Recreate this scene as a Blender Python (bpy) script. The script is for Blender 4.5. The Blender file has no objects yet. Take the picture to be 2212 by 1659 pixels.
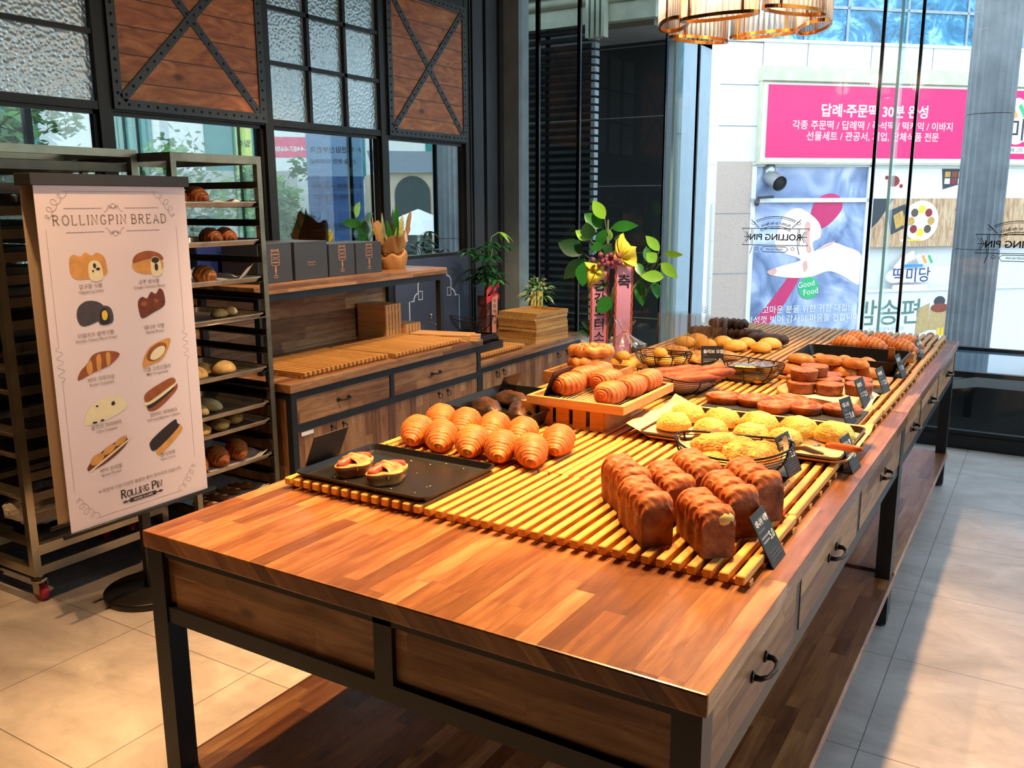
import bpy, bmesh, math, random
from mathutils import Vector, Matrix, noise
random.seed(7)
PI = math.pi
S = bpy.context.scene
COL = S.collection

# ---------------------------------------------------------------- camera
cd = bpy.data.cameras.new('camera'); cam = bpy.data.objects.new('camera', cd); COL.objects.link(cam)
cd.sensor_width = 36.0; cd.lens = 1898.0 / 2212 * 36.0; cd.clip_start = 0.05; cd.clip_end = 200
yaw, pitch, roll = math.radians(-31.4586), math.radians(11.6849), math.radians(-0.2666)
fw = Vector((math.cos(pitch) * math.sin(yaw), math.cos(pitch) * math.cos(yaw), -math.sin(pitch)))
rt = Vector((math.cos(yaw), -math.sin(yaw), 0)); up = rt.cross(fw)
r2 = rt * math.cos(roll) + up * math.sin(roll); u2 = up * math.cos(roll) - rt * math.sin(roll)
cam.matrix_world = Matrix(((r2.x, u2.x, -fw.x, 1.7113), (r2.y, u2.y, -fw.y, -1.1756), (r2.z, u2.z, -fw.z, 1.5210), (0, 0, 0, 1)))
S.camera = cam

# ---------------------------------------------------------------- overcast sky, exposure
W = bpy.data.worlds.new('sky'); S.world = W; W.use_nodes = True
nt = W.node_tree; nt.nodes.clear()
wo = nt.nodes.new('ShaderNodeOutputWorld'); wb = nt.nodes.new('ShaderNodeBackground')
tc = nt.nodes.new('ShaderNodeTexCoord'); sx = nt.nodes.new('ShaderNodeSeparateXYZ'); rp = nt.nodes.new('ShaderNodeValToRGB')
nt.links.new(tc.outputs['Generated'], sx.inputs[0]); nt.links.new(sx.outputs['Z'], rp.inputs[0])
rp.color_ramp.elements[0].position = 0.0; rp.color_ramp.elements[0].color = (0.86, 0.93, 1.0, 1)
rp.color_ramp.elements[1].position = 0.7; rp.color_ramp.elements[1].color = (0.60, 0.76, 1.0, 1)
nt.links.new(rp.outputs[0], wb.inputs[0]); wb.inputs[1].default_value = 4.2; nt.links.new(wb.outputs[0], wo.inputs[0])
S.view_settings.view_transform = 'Standard'; S.view_settings.look = 'None'
S.view_settings.gamma = 1.0; S.view_settings.use_curve_mapping = False
S.view_settings.exposure = 0.0
S.cycles.use_denoising = True
S.cycles.max_bounces = 10; S.cycles.transparent_max_bounces = 24; S.cycles.glossy_bounces = 5
S.cycles.caustics_reflective = False; S.cycles.caustics_refractive = False
S.cycles.sample_clamp_indirect = 6.0
LAMP_W = 1.7        # one dial for the warm ceiling lamps

# ---------------------------------------------------------------- mesh helpers
def rotz(a): return Matrix.Rotation(a, 4, 'Z')
def T(x, y, z): return Matrix.Translation((x, y, z))
def frame(o, ux, uy):
    """matrix that carries local x,y,z onto ux, uy and ux x uy at o"""
    ux = Vector(ux).normalized(); uy = Vector(uy).normalized(); uz = ux.cross(uy)
    return Matrix(((ux.x, uy.x, uz.x, o[0]), (ux.y, uy.y, uz.y, o[1]), (ux.z, uy.z, uz.z, o[2]), (0, 0, 0, 1)))
_tx = {}
def text_geo(s, size, bold, align):
    k = (s, size, bold, align)
    if k not in _tx:
        c = bpy.data.curves.new('tmp', 'FONT'); c.body = s; c.size = size; c.offset = bold * size; c.align_x = align; c.resolution_u = 3
        o = bpy.data.objects.new('tmp', c); m = o.to_mesh()
        _tx[k] = ([v.co.copy() for v in m.vertices], [tuple(p.vertices) for p in m.polygons])
        o.to_mesh_clear(); bpy.data.objects.remove(o); bpy.data.curves.remove(c)
    return _tx[k]

class MB:
    def __init__(s): s.v = []; s.f = []; s.m = []; s.sm = []
    def add(s, vs, fs, mat=0, smooth=False, M=None):
        b = len(s.v)
        s.v += [(M @ Vector(v)) if M is not None else Vector(v) for v in vs]
        for f in fs: s.f.append(tuple(i + b for i in f)); s.m.append(mat); s.sm.append(smooth)
        return s
    def box(s, x0, x1, y0, y1, z0, z1, mat=0, M=None):
        vs = [(x, y, z) for x in (x0, x1) for y in (y0, y1) for z in (z0, z1)]
        return s.add(vs, [(0, 1, 3, 2), (4, 6, 7, 5), (0, 4, 5, 1), (2, 3, 7, 6), (0, 2, 6, 4), (1, 5, 7, 3)], mat, False, M)
    def rbox(s, x0, x1, y0, y1, z0, z1, r=0.004, mat=0, M=None, seg=2):
        bm = bmesh.new(); bmesh.ops.create_cube(bm, size=1)
        for v in bm.verts: v.co = Vector(((x0 + x1) / 2 + v.co.x * (x1 - x0), (y0 + y1) / 2 + v.co.y * (y1 - y0), (z0 + z1) / 2 + v.co.z * (z1 - z0)))
        bmesh.ops.bevel(bm, geom=bm.edges[:], offset=r, segments=seg, affect='EDGES', profile=0.6)
        bm.verts.index_update()
        s.add([v.co.copy() for v in bm.verts], [tuple(v.index for v in f.verts) for f in bm.faces], mat, False, M); bm.free(); return s
    def beam(s, p0, p1, w, h, mat=0, upv=(0, 0, 1)):
        p0 = Vector(p0); p1 = Vector(p1); d = p1 - p0; L = d.length; x = d / L
        y = Vector(upv).cross(x)
        if y.length < 1e-4: y = Vector((0, 1, 0)).cross(x)
        y.normalize(); M = frame(p0, x, y)
        return s.box(0, L, -w / 2, w / 2, -h / 2, h / 2, mat, M)
    def tube(s, pts, r, n=8, closed=False, mat=0, cap=True, smooth=True):
        pts = [Vector(p) for p in pts]; N = len(pts); R = r if isinstance(r, (list, tuple)) else [r] * N
        vs = []; prev = None
        for i, p in enumerate(pts):
            if closed: t = pts[(i + 1) % N] - pts[i - 1]
            else: t = pts[min(i + 1, N - 1)] - pts[max(i - 1, 0)]
            if t.length < 1e-9: t = Vector((0, 0, 1))
            t.normalize()
            if prev is None:
                a = Vector((0, 0, 1)) if abs(t.z) < 0.9 else Vector((1, 0, 0)); nrm = t.cross(a).normalized()
            else:
                nrm = prev - t * prev.dot(t)
                nrm = nrm.normalized() if nrm.length > 1e-6 else t.orthogonal().normalized()
            prev = nrm; b = t.cross(nrm)
            vs += [p + (nrm * math.cos(2 * PI * k / n) + b * math.sin(2 * PI * k / n)) * R[i] for k in range(n)]
        fs = []
        for i in range(N if closed else N - 1):
            j = (i + 1) % N
            for k in range(n): fs.append((i * n + k, i * n + (k + 1) % n, j * n + (k + 1) % n, j * n + k))
        if cap and not closed: fs += [tuple(range(n))[::-1], tuple(range((N - 1) * n, N * n))]
        return s.add(vs, fs, mat, smooth)
    def ring4(s, x0, x1, y0, y1, z0, z1, t, mat=0, M=None):
        s.box(x0, x1, y0, y0 + t, z0, z1, mat, M); s.box(x0, x1, y1 - t, y1, z0, z1, mat, M)
        s.box(x0, x0 + t, y0 + t, y1 - t, z0, z1, mat, M); return s.box(x1 - t, x1, y0 + t, y1 - t, z0, z1, mat, M)
    def cyl(s, p0, p1, r0, r1=None, n=16, mat=0, smooth=True):
        return s.tube([p0, p1], [r0, r0 if r1 is None else r1], n, False, mat, True, smooth)
    def lathe(s, prof, n=24, mat=0, M=None, smooth=True, sx=1, sy=1, cap=True):
        vs = [(r * sx * math.cos(2 * PI * k / n), r * sy * math.sin(2 * PI * k / n), z) for r, z in prof for k in range(n)]
        fs = [(i * n + k, i * n + (k + 1) % n, (i + 1) * n + (k + 1) % n, (i + 1) * n + k) for i in range(len(prof) - 1) for k in range(n)]
        if cap: fs += [tuple(range(n))[::-1], tuple(range((len(prof) - 1) * n, len(prof) * n))]
        return s.add(vs, fs, mat, smooth, M)
    def surf(s, fn, nu, nv, cu=False, cv=False, mat=0, M=None, smooth=True):
        U = nu if cu else nu + 1; V = nv if cv else nv + 1
        vs = [fn(i / nu, j / nv) for i in range(U) for j in range(V)]
        fs = [(i * V + j, ((i + 1) % U) * V + j, ((i + 1) % U) * V + (j + 1) % V, i * V + (j + 1) % V) for i in range(nu) for j in range(nv)]
        return s.add(vs, fs, mat, smooth, M)
    def prism(s, poly, z0, z1, mat=0, M=None):
        n = len(poly); vs = [(x, y, z0) for x, y in poly] + [(x, y, z1) for x, y in poly]
        return s.add(vs, [tuple(range(n))[::-1], tuple(range(n, 2 * n))] + [(i, (i + 1) % n, n + (i + 1) % n, n + i) for i in range(n)], mat, False, M)
    def poly(s, pts, mat=0, M=None): return s.add(pts, [tuple(range(len(pts)))], mat, False, M)
    def text(s, t, size, M, mat=0, bold=0.0, align='CENTER', sx=1.0):
        vs, fs = text_geo(t, size, bold, align)
        return s.add([(v.x * sx, v.y, 0) for v in vs], fs, mat, False, M)
    def line2(s, pts, w, M, mat=0, closed=False):
        """flat ribbon along 2-D points, lying in the plane of M"""
        P = [Vector((p[0], p[1])) for p in pts]; n = len(P)
        vs = []
        for i in range(n):
            a = P[i - 1] if (i > 0 or closed) else P[i]; b = P[(i + 1) % n] if (i < n - 1 or closed) else P[i]
            d = (b - a); d = d.normalized() if d.length > 1e-9 else Vector((1, 0)); q = Vector((-d.y, d.x)) * w / 2
            vs += [(P[i].x + q.x, P[i].y + q.y, 0), (P[i].x - q.x, P[i].y - q.y, 0)]
        fs = [(2 * i, 2 * i + 1, 2 * ((i + 1) % n) + 1, 2 * ((i + 1) % n)) for i in range(n if closed else n - 1)]
        return s.add(vs, fs, mat, False, M)
    def rivet(s, M, r=0.006, mat=0):
        n = 8; vs = [(r * math.cos(2 * PI * k / n), r * math.sin(2 * PI * k / n), 0) for k in range(n)]
        vs += [(.7 * r * math.cos(2 * PI * k / n), .7 * r * math.sin(2 * PI * k / n), .55 * r) for k in range(n)] + [(0, 0, .75 * r)]
        fs = [(k, (k + 1) % n, n + (k + 1) % n, n + k) for k in range(n)] + [(n + k, n + (k + 1) % n, 2 * n) for k in range(n)]
        return s.add(vs, fs, mat, True, M)
    def build(s, name, mats, parent=None, **kw):
        me = bpy.data.meshes.new(name)
        off = Vector((0, 0, 0)); p = parent
        while p is not None: off = off + p.location; p = p.parent
        me.from_pydata([tuple(v - off) for v in s.v], [], s.f)
        for m in (mats if isinstance(mats, (list, tuple)) else [mats]): me.materials.append(m)
        me.polygons.foreach_set('material_index', s.m); me.polygons.foreach_set('use_smooth', s.sm)
        bm = bmesh.new(); bm.from_mesh(me); bmesh.ops.recalc_face_normals(bm, faces=bm.faces); bm.to_mesh(me); bm.free()
        me.update()
        o = bpy.data.objects.new(name, me); COL.objects.link(o)
        if parent is not None: o.parent = parent
        for k, v in kw.items(): o[k] = v
        return o

def root(name, loc, label, category, group=None):
    o = bpy.data.objects.new(name, None); COL.objects.link(o); o.location = loc; o.empty_display_size = .05
    o['label'] = label; o['category'] = category
    if group: o['group'] = group
    return o
def tag(o, label, category, group=None, kind=None):
    o['label'] = label; o['category'] = category
    if group: o['group'] = group
    if kind: o['kind'] = kind
    return o
def struct(o, label=None):
    o['kind'] = 'structure'
    if label: o['label'] = label
    return o
KIDS = {}
def dup(src, loc, rz=0.0, label=None, scale=None, rot=None):
    """a copy of a thing with copies of its parts and their sub-parts"""
    if not KIDS:
        pass
    def cp(o, par):
        c = o.copy(); COL.objects.link(c)
        if par is not None: c.parent = par
        for ch in o.children: cp(ch, c)
        return c
    r = cp(src, None); r.location = loc
    r.rotation_euler = rot if rot else (0, 0, rz)
    if scale: r.scale = scale if isinstance(scale, (tuple, list)) else (scale,) * 3
    if label: r['label'] = label
    return r
class Maker:
    """first call places the thing itself, later calls copies of it"""
    def __init__(s, src): s.src = src; s.used = False
    def put(s, loc, rz=0.0, label=None, scale=None, rot=None, group=None):
        if s.used: o = dup(s.src, loc, rz, label, scale, rot)
        else:
            o = s.src; s.used = True; o.location = loc; o.rotation_euler = rot if rot else (0, 0, rz)
            if scale: o.scale = scale if isinstance(scale, (tuple, list)) else (scale,) * 3
            if label: o['label'] = label
        if group: o['group'] = group
        return o

# ---------------------------------------------------------------- materials
def srgb(h):
    h = h.lstrip('#'); o = []
    for i in (0, 2, 4):
        c = int(h[i:i + 2], 16) / 255; o.append(c / 12.92 if c <= .04045 else ((c + .055) / 1.055) ** 2.4)
    return (*o, 1.0)
class G:
    """short node-graph writer"""
    def __init__(s, name):
        s.mat = bpy.data.materials.new(name); s.mat.use_nodes = True; s.t = s.mat.node_tree; s.t.nodes.clear()
        s.out = s.t.nodes.new('ShaderNodeOutputMaterial'); s._c = None
    def n(s, ty, ins=None, **at):
        k = s.t.nodes.new('ShaderNode' + ty)
        for a, v in at.items(): setattr(k, a, v)
        for i, v in (ins or {}).items(): s.set(k.inputs[i], v)
        return k
    def set(s, sock, v):
        if hasattr(v, 'is_linked') or isinstance(v, bpy.types.NodeSocket): s.t.links.new(v, sock)
        elif isinstance(v, bpy.types.Node): s.t.links.new(v.outputs[0], sock)
        else: sock.default_value = v
    def math(s, op, a, b=0.0, c=0.0): return s.n('Math', {0: a, 1: b, 2: c}, operation=op).outputs[0]
    def co(s):
        if s._c is None: s._c = s.n('TexCoord').outputs['Object']
        return s._c
    def xyz(s, v=None): k = s.n('SeparateXYZ', {0: v if v is not None else s.co()}); return k.outputs
    def map(s, scale=(1, 1, 1), rot=(0, 0, 0), loc=(0, 0, 0)): return s.n('Mapping', {0: s.co(), 1: loc, 2: rot, 3: scale}).outputs[0]
    def noise(s, vec, scale=5, detail=4, rough=.55, dist=0.0):
        k = s.n('TexNoise', {'Vector': vec, 'Scale': scale, 'Detail': detail, 'Roughness': rough, 'Distortion': dist}); return k.outputs[0]
    def ramp(s, f, stops, interp='LINEAR'):
        k = s.n('ValToRGB', {0: f}); e = k.color_ramp; e.interpolation = interp
        while len(e.elements) < len(stops): e.elements.new(.5)
        for el, (p, c) in zip(e.elements, stops): el.position = p; el.color = c if len(c) == 4 else (*c, 1)
        return k.outputs[0]
    def mix(s, f, a, b, mode='MIX'):
        k = s.n('Mix', data_type='RGBA', blend_type=mode); s.set(k.inputs[0], f); s.set(k.inputs[6], a); s.set(k.inputs[7], b); return k.outputs[2]
    def bump(s, h, strength=.3, dist=.005): return s.n('Bump', {'Height': h, 'Strength': strength, 'Distance': dist}).outputs[0]
    def bsdf(s, col, rough=.5, metal=0.0, normal=None, **kw):
        k = s.n('BsdfPrincipled', {'Base Color': col, 'Roughness': rough, 'Metallic': metal})
        if normal is not None: s.set(k.inputs['Normal'], normal)
        for a, v in kw.items(): s.set(k.inputs[a.replace('_', ' ')], v)
        s.t.links.new(k.outputs[0], s.out.inputs[0]); return k
def scl(c, k): return (c[0] * k, c[1] * k, c[2] * k, 1)
_mc = {}
def plain(name, h, rough=.5, metal=0.0, var=.12, scale=9, bump=0.0, **kw):
    """one colour with a little procedural unevenness"""
    if name in _mc: return _mc[name]
    g = G(name); c = srgb(h); f = g.noise(g.co(), scale, 3)
    col = g.ramp(f, [(.3, scl(c, 1 - var)), (.7, scl(c, 1 + var))])
    g.bsdf(col, rough, metal, g.bump(g.noise(g.co(), scale * 14, 2), bump, .003) if bump else None, **kw)
    _mc[name] = g.mat; return g.mat
def butcher(name, along, across, w, l, tones, rough=.32, spec=.5):
    """edge-glued stave board: staves run along one axis, every stave has its own tone and grain"""
    g = G(name); o = g.xyz(); ax = {'x': 0, 'y': 1, 'z': 2}
    u = o[ax[along]]; v = None
    for a in across: v = o[ax[a]] if v is None else g.math('ADD', v, o[ax[a]])
    row = g.math('FLOOR', g.math('DIVIDE', v, w))
    r1 = g.n('TexWhiteNoise', {'W': row}, noise_dimensions='1D').outputs[0]
    un = g.math('ADD', g.math('DIVIDE', u, l), g.math('MULTIPLY', r1, 9.7))
    colm = g.math('FLOOR', un)
    cid = g.n('CombineXYZ', {0: row, 1: colm, 2: 0.0}).outputs[0]
    wn = g.n('TexWhiteNoise', {'Vector': cid}, noise_dimensions='3D'); r2 = wn.outputs[0]
    off = g.math('MULTIPLY', r2, 60.0)
    gv = g.n('CombineXYZ', {0: g.math('MULTIPLY', u, 2.2), 1: g.math('ADD', g.math('MULTIPLY', v, 26.0), off), 2: off}).outputs[0]
    fine = g.noise(gv, 1.6, 6, .62, .6)
    gv2 = g.n('CombineXYZ', {0: g.math('MULTIPLY', u, 3.5), 1: g.math('ADD', g.math('MULTIPLY', v, 9.0), off), 2: off}).outputs[0]
    broad = g.noise(gv2, 1.3, 3, .5, 1.4)
    base = g.ramp(r2, tones)
    c1 = g.mix(g.ramp(fine, [(.36, (.0, .0, .0)), (.62, (1, 1, 1))]), g.mix(1.0, base, (.60, .46, .38, 1), 'MULTIPLY'), base)
    c2 = g.mix(g.ramp(broad, [(.44, (0, 0, 0)), (.72, (.62, .62, .62))]), c1, g.mix(1.0, c1, (.50, .40, .34, 1), 'MULTIPLY'))
    kn = g.n('TexVoronoi', {'Vector': g.n('CombineXYZ', {0: g.math('MULTIPLY', u, 2.6), 1: g.math('MULTIPLY', v, 6.5), 2: 0.0}).outputs[0], 'Scale': 1.0}).outputs['Distance']
    knot = g.ramp(kn, [(.045, (1, 1, 1)), (.10, (0, 0, 0))])
    c3 = g.mix(g.math('MULTIPLY', knot, .75), c2, (.055, .025, .012, 1))
    du = g.math('ABSOLUTE', g.math('SUBTRACT', g.math('FRACT', un), .5)); dv = g.math('ABSOLUTE', g.math('SUBTRACT', g.math('FRACT', g.math('DIVIDE', v, w)), .5))
    seam = g.math('MAXIMUM', g.math('GREATER_THAN', dv, .5 - .0006 / w), g.math('GREATER_THAN', du, .5 - .0006 / l))
    c4 = g.mix(g.math('MULTIPLY', seam, .45), c3, (.03, .013, .006, 1))
    g.bsdf(c4, g.ramp(fine, [(.3, (rough + .12,) * 3), (.7, (rough,) * 3)]), 0, g.bump(fine, .06, .002), Specular_IOR_Level=spec)
    return g.mat
def straight(name, along, c1, c2, rough=.45, scale=1.0):
    """plain timber: soft grain along one axis"""
    g = G(name); o = g.xyz(); ax = {'x': 0, 'y': 1, 'z': 2}
    comp = [g.math('MULTIPLY', o[i], (3.0 if i == ax[along] else 46.0) * scale) for i in range(3)]
    vec = g.n('CombineXYZ', {0: comp[0], 1: comp[1], 2: comp[2]}).outputs[0]
    inf = g.n('ObjectInfo').outputs['Random']
    f = g.noise(vec, 1.0, 5, .6, .5); b = g.noise(g.co(), 7, 2)
    col = g.ramp(f, [(.3, srgb(c2)), (.66, srgb(c1))])
    col = g.mix(g.ramp(b, [(.35, (0, 0, 0)), (.7, (.45, .45, .45))]), col, g.mix(1.0, col, (.80, .70, .60, 1), 'MULTIPLY'))
    g.bsdf(col, rough, 0, g.bump(f, .05, .002)); return g.mat
def crust(name, base, dark, light, rough=.5, stripes=0.0, axis=1, sc=1.0, speck=0.0, coat=.1, bump=.25):
    """baked surface: blotchy browning, optional layer stripes along one axis, optional crumb specks"""
    g = G(name); b, d, l = srgb(base), srgb(dark), srgb(light)
    inf = g.n('ObjectInfo').outputs['Random']
    co = g.n('Mapping', {0: g.co(), 1: g.n('CombineXYZ', {0: inf, 1: g.math('MULTIPLY', inf, 3.0), 2: inf}).outputs[0]}).outputs[0]
    f = g.noise(co, 18 * sc, 5, .6, .4)
    col = g.ramp(f, [(.28, d), (.5, b), (.74, l)]); h = g.noise(co, 70 * sc, 4, .6)
    if stripes:
        o = g.xyz(); warp = g.math('MULTIPLY', g.math('SUBTRACT', g.noise(g.co(), 14, 2), .5), .03)
        u = g.math('ADD', o[axis], g.math('ADD', warp, g.math('MULTIPLY', o[2], .25)))
        wv = g.math('SINE', g.math('MULTIPLY', u, stripes)); k = g.ramp(g.math('MULTIPLY_ADD', wv, .5, .5), [(.15, (0, 0, 0)), (.85, (1, 1, 1))])
        col = g.mix(g.math('MULTIPLY', k, .55), col, g.mix(.5, b, l)); col = g.mix(g.math('MULTIPLY', g.math('SUBTRACT', 1.0, k), .4), col, d)
        h = g.math('ADD', h, g.math('MULTIPLY', wv, .5))
    if speck:
        vo = g.n('TexVoronoi', {'Vector': co, 'Scale': 120 * sc}).outputs['Distance']
        col = g.mix(g.math('MULTIPLY', g.ramp(vo, [(.2, (1, 1, 1)), (.5, (0, 0, 0))]), speck), col, l); h = g.math('SUBTRACT', h, g.math('MULTIPLY', vo, .8))
    g.bsdf(col, max(.42, rough + .1), 0, g.bump(h, bump, .006), Coat_Weight=coat * .3, Coat_Roughness=.35, Specular_IOR_Level=.3); return g.mat
def thin_glass(name, tint=(.93, .97, .95), refl=1.0, base=0.0, rough=0.0, bump=None):
    """pane that lets light straight through and mirrors what stands before it"""
    g = G(name); fr = g.n('LayerWeight', {0: .5}).outputs['Facing']
    f = g.math('POWER', fr, 3.0); fac = g.math('MULTIPLY_ADD', f, refl, base)
    tr = g.n('BsdfTransparent', {0: (*tint, 1)}); gl = g.n('BsdfGlossy', {'Color': (1, 1, 1, 1), 'Roughness': rough})
    mx = g.n('MixShader', {0: fac, 1: tr.outputs[0], 2: gl.outputs[0]})
    g.t.links.new(mx.outputs[0], g.out.inputs[0]); return g.mat
def emit(name, h, k):
    g = G(name); e = g.n('Emission', {0: srgb(h), 1: k}); g.t.links.new(e.outputs[0], g.out.inputs[0]); return g.mat
TONES = [(0, (.20, .075, .027)), (.3, (.29, .115, .040)), (.6, (.37, .155, .055)), (.85, (.44, .20, .075)), (1, (.56, .30, .125))]
TONES_C = [(0, (.20, .085, .035)), (.3, (.30, .14, .058)), (.65, (.40, .205, .09)), (1, (.50, .29, .14))]
M_top = butcher('acacia staves along table', 'y', 'xz', .043, .46, TONES, .24)
M_topx = butcher('acacia staves across', 'x', 'yz', .058, .60, TONES, .4)
M_draw = butcher('acacia drawer staves', 'y', 'zx', .075, .45, TONES_C, .42)
M_draw0 = butcher('acacia panel staves', 'x', 'zy', .085, .50, TONES_C, .42)
M_door = butcher('acacia door staves', 'z', 'yx', .062, .60, TONES_C, .45)
M_board = butcher('acacia back board', 'y', 'zx', .068, .55, TONES_C, .4)
M_ctop = butcher('acacia counter staves', 'y', 'xz', .055, .50, TONES_C, .3)
M_slat = straight('oiled beech slats', 'y', '#e6ac58', '#d0913f', .42)
M_slatx = straight('oiled beech slats crosswise', 'x', '#d8a05a', '#bd8344', .45)
M_beech = straight('light beech', 'x', '#dca76b', '#c58f55', .42)
M_beechd = straight('weathered tray wood', 'x', '#c9975a', '#96693a', .5)
M_iron = plain('black powder coated steel', '#1d1e20', .42, .3, .15, 30)
M_irond = plain('dark bronze steel', '#2b2622', .35, .6, .2, 20)
M_blk = plain('black enamel tray', '#141312', .38, 0, .25, 25)
M_blkp = plain('matt black card', '#1c1d20', .5, 0, .15, 20)
M_wire = plain('black wire', '#15130f', .45, .6, .1)
M_steel = plain('brushed steel', '#a89c86', .32, .95, .2, 6)
M_alu = plain('worn aluminium', '#b8a894', .38, .85, .22, 14)
M_white = plain('white lettering', '#e8e6e2', .6, 0, .02)
M_paper = plain('baking paper', '#e2cbb0', .7, 0, .06, 12, .1)
M_parch = plain('white baking paper', '#e6e0da', .7, 0, .05, 10, .1)

# ================================================================ the room
FX1 = 4.2; YF = 4.83; XW = -2.0; ZC = 3.2
def floor_mat():
    g = G('stone look floor tiles'); o = g.xyz(); s = .6
    fx = g.math('ABSOLUTE', g.math('SUBTRACT', g.math('FRACT', g.math('DIVIDE', g.math('SUBTRACT', o[0], 1.3818), s)), .5))
    fy = g.math('ABSOLUTE', g.math('SUBTRACT', g.math('FRACT', g.math('DIVIDE', g.math('SUBTRACT', o[1], 1.23), s)), .5))
    gr = g.math('GREATER_THAN', g.math('MAXIMUM', fx, fy), .5 - .0024)
    tid = g.n('CombineXYZ', {0: g.math('FLOOR', g.math('DIVIDE', g.math('SUBTRACT', o[0], 1.3818), s)), 1: g.math('FLOOR', g.math('DIVIDE', g.math('SUBTRACT', o[1], 1.23), s)), 2: 0.0}).outputs[0]
    wn = g.n('TexWhiteNoise', {'Vector': tid}, noise_dimensions='3D').outputs[0]
    a = g.noise(g.map((1, 1.7, 1)), 2.6, 6, .62, .8); b = g.noise(g.co(), 11, 5, .65)
    col = g.ramp(a, [(.28, srgb('#9a8f87')), (.5, srgb('#b3a79f')), (.72, srgb('#c9beb6'))])
    col = g.mix(g.ramp(b, [(.5, (0, 0, 0)), (.78, (.5, .5, .5))]), col, srgb('#8f857d'))
    col = g.mix(g.math('MULTIPLY', wn, .16), col, srgb('#8c8078'))
    col = g.mix(gr, col, srgb('#5b504a'))
    g.bsdf(col, g.ramp(a, [(.3, (.42,) * 3), (.7, (.3,) * 3)]), 0, g.bump(b, .05, .003)); return g.mat
struct(MB().box(-5, FX1, -3.4, YF, -.12, 0).build('floor', floor_mat()))
struct(MB().box(-5, FX1, -3.4, YF + .12, ZC, ZC + .15).build('ceiling', plain('grey ceiling', '#4b4946', .8, 0, .1)))
M_dark = plain('dark back wall', '#2a2826', .8, 0, .2)
struct(MB().box(-5, FX1, -3.55, -3.4, -.12, ZC).build('wall_back', M_dark))
struct(MB().box(FX1, FX1 + .1, -3.4, -.1, -.12, ZC).build('wall_light_block', M_dark))  # unseen solid stretch, added to block light from behind the viewer
# right-hand street front (beside the viewer): mullions and panes
b = MB()
for y in (-.1, 1.5, 3.1, 4.75): b.box(FX1, FX1 + .08, y - .03, y + .05, 0, ZC)
b.box(FX1, FX1 + .08, -.1, YF, 0, .11); b.box(FX1, FX1 + .08, -.1, YF, ZC - .1, ZC)
wr = struct(b.build('window_9', M_iron)); M_clear = thin_glass('clear glass', (.95, .985, .965), .75, .02)
struct(MB().box(FX1 + .03, FX1 + .04, -.1, YF, .11, ZC - .1).build('pane', M_clear, wr))

# ---- partition to the kitchen: steel posts, dark lower panels, hammered upper panes
M_frame = plain('dark window steel', '#26231f', .42, .35, .12, 12)
b = MB()
POST = [(-.58, -.53), (.40, .455), (1.36, 1.427), (2.345, 2.402), (3.318, 3.384), (4.262, 4.305)]
for y0, y1 in POST: b.box(XW - .07, XW + .004, y0, y1, 0, ZC)
b.box(XW - .07, XW, -3.4, 4.305, 2.86, ZC); b.box(XW - .06, XW - .005, -3.4, 4.305, 0, 1.145)
b.box(XW - .065, XW, -3.4, 4.305, 1.936, 1.972)
b.box(XW - .06, XW - .005, -3.4, -.58, 0, 2.9)
struct(b.build('wall_left', M_frame))
def hammered():
    g = G('hammered glass'); vo = g.n('TexVoronoi', {'Vector': g.map((1, 1, 1)), 'Scale': 58.0, 'Randomness': 1.0}, feature='SMOOTH_F1')
    vo.inputs['Smoothness'].default_value = .6
    nrm = g.bump(g.math('ADD', vo.outputs['Distance'], g.math('MULTIPLY', g.noise(g.co(), 6, 2), .5)), .55, .006)
    gl = g.n('BsdfGlossy', {'Color': (.88, .95, .97, 1), 'Roughness': .30, 'Normal': nrm})
    df = g.n('BsdfDiffuse', {0: srgb('#a3adac'), 'Normal': nrm}); tr = g.n('BsdfTranslucent', {0: srgb('#9fb0ae')})
    a = g.n('MixShader', {0: .2, 1: df.outputs[0], 2: tr.outputs[0]}); m = g.n('MixShader', {0: .5, 1: a.outputs[0], 2: gl.outputs[0]})
    g.t.links.new(m.outputs[0], g.out.inputs[0]); return g.mat
M_ham = hammered()
M_refl = thin_glass('tinted reflecting glass', (.52, .66, .62), .5, .42)
wi = 0
for (a, c), cols in (((.455, 1.36), 2), ((2.402, 3.318), 3), ((-.53, .40), 2)):
    wi += 1; b = MB()
    for k in range(1, cols):
        ym = a + (c - a) * k / cols; b.box(XW - .05, XW - .002, ym - .011, ym + .011, 1.972, 2.86)
    for z in (2.268, 2.552): b.box(XW - .05, XW - .002, a, c, z - .011, z + .011)
    w = struct(b.build('window_%d' % wi, M_frame))
    struct(MB().box(XW - .035, XW - .027, a, c, 1.972, 2.86).build('pane', M_ham, w))
for a, c in ((-.53, .40), (.455, 1.36), (1.427, 2.345), (2.402, 3.318), (3.384, 4.262)):
    wi += 1; b = MB(); b.box(XW - .055, XW - .006, a, c, 1.146, 1.168)
    for y0, y1 in ((a, a + .018), (c - .018, c)): b.box(XW - .05, XW - .02, y0, y1, 1.168, 1.936)
    b.box(XW - .05, XW - .02, a, c, 1.918, 1.936)
    w = struct(b.build('window_%d' % wi, M_frame))
    struct(MB().box(XW - .04, XW - .034, a + .018, c - .018, 1.168, 1.918).build('pane', M_refl, w))
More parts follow.
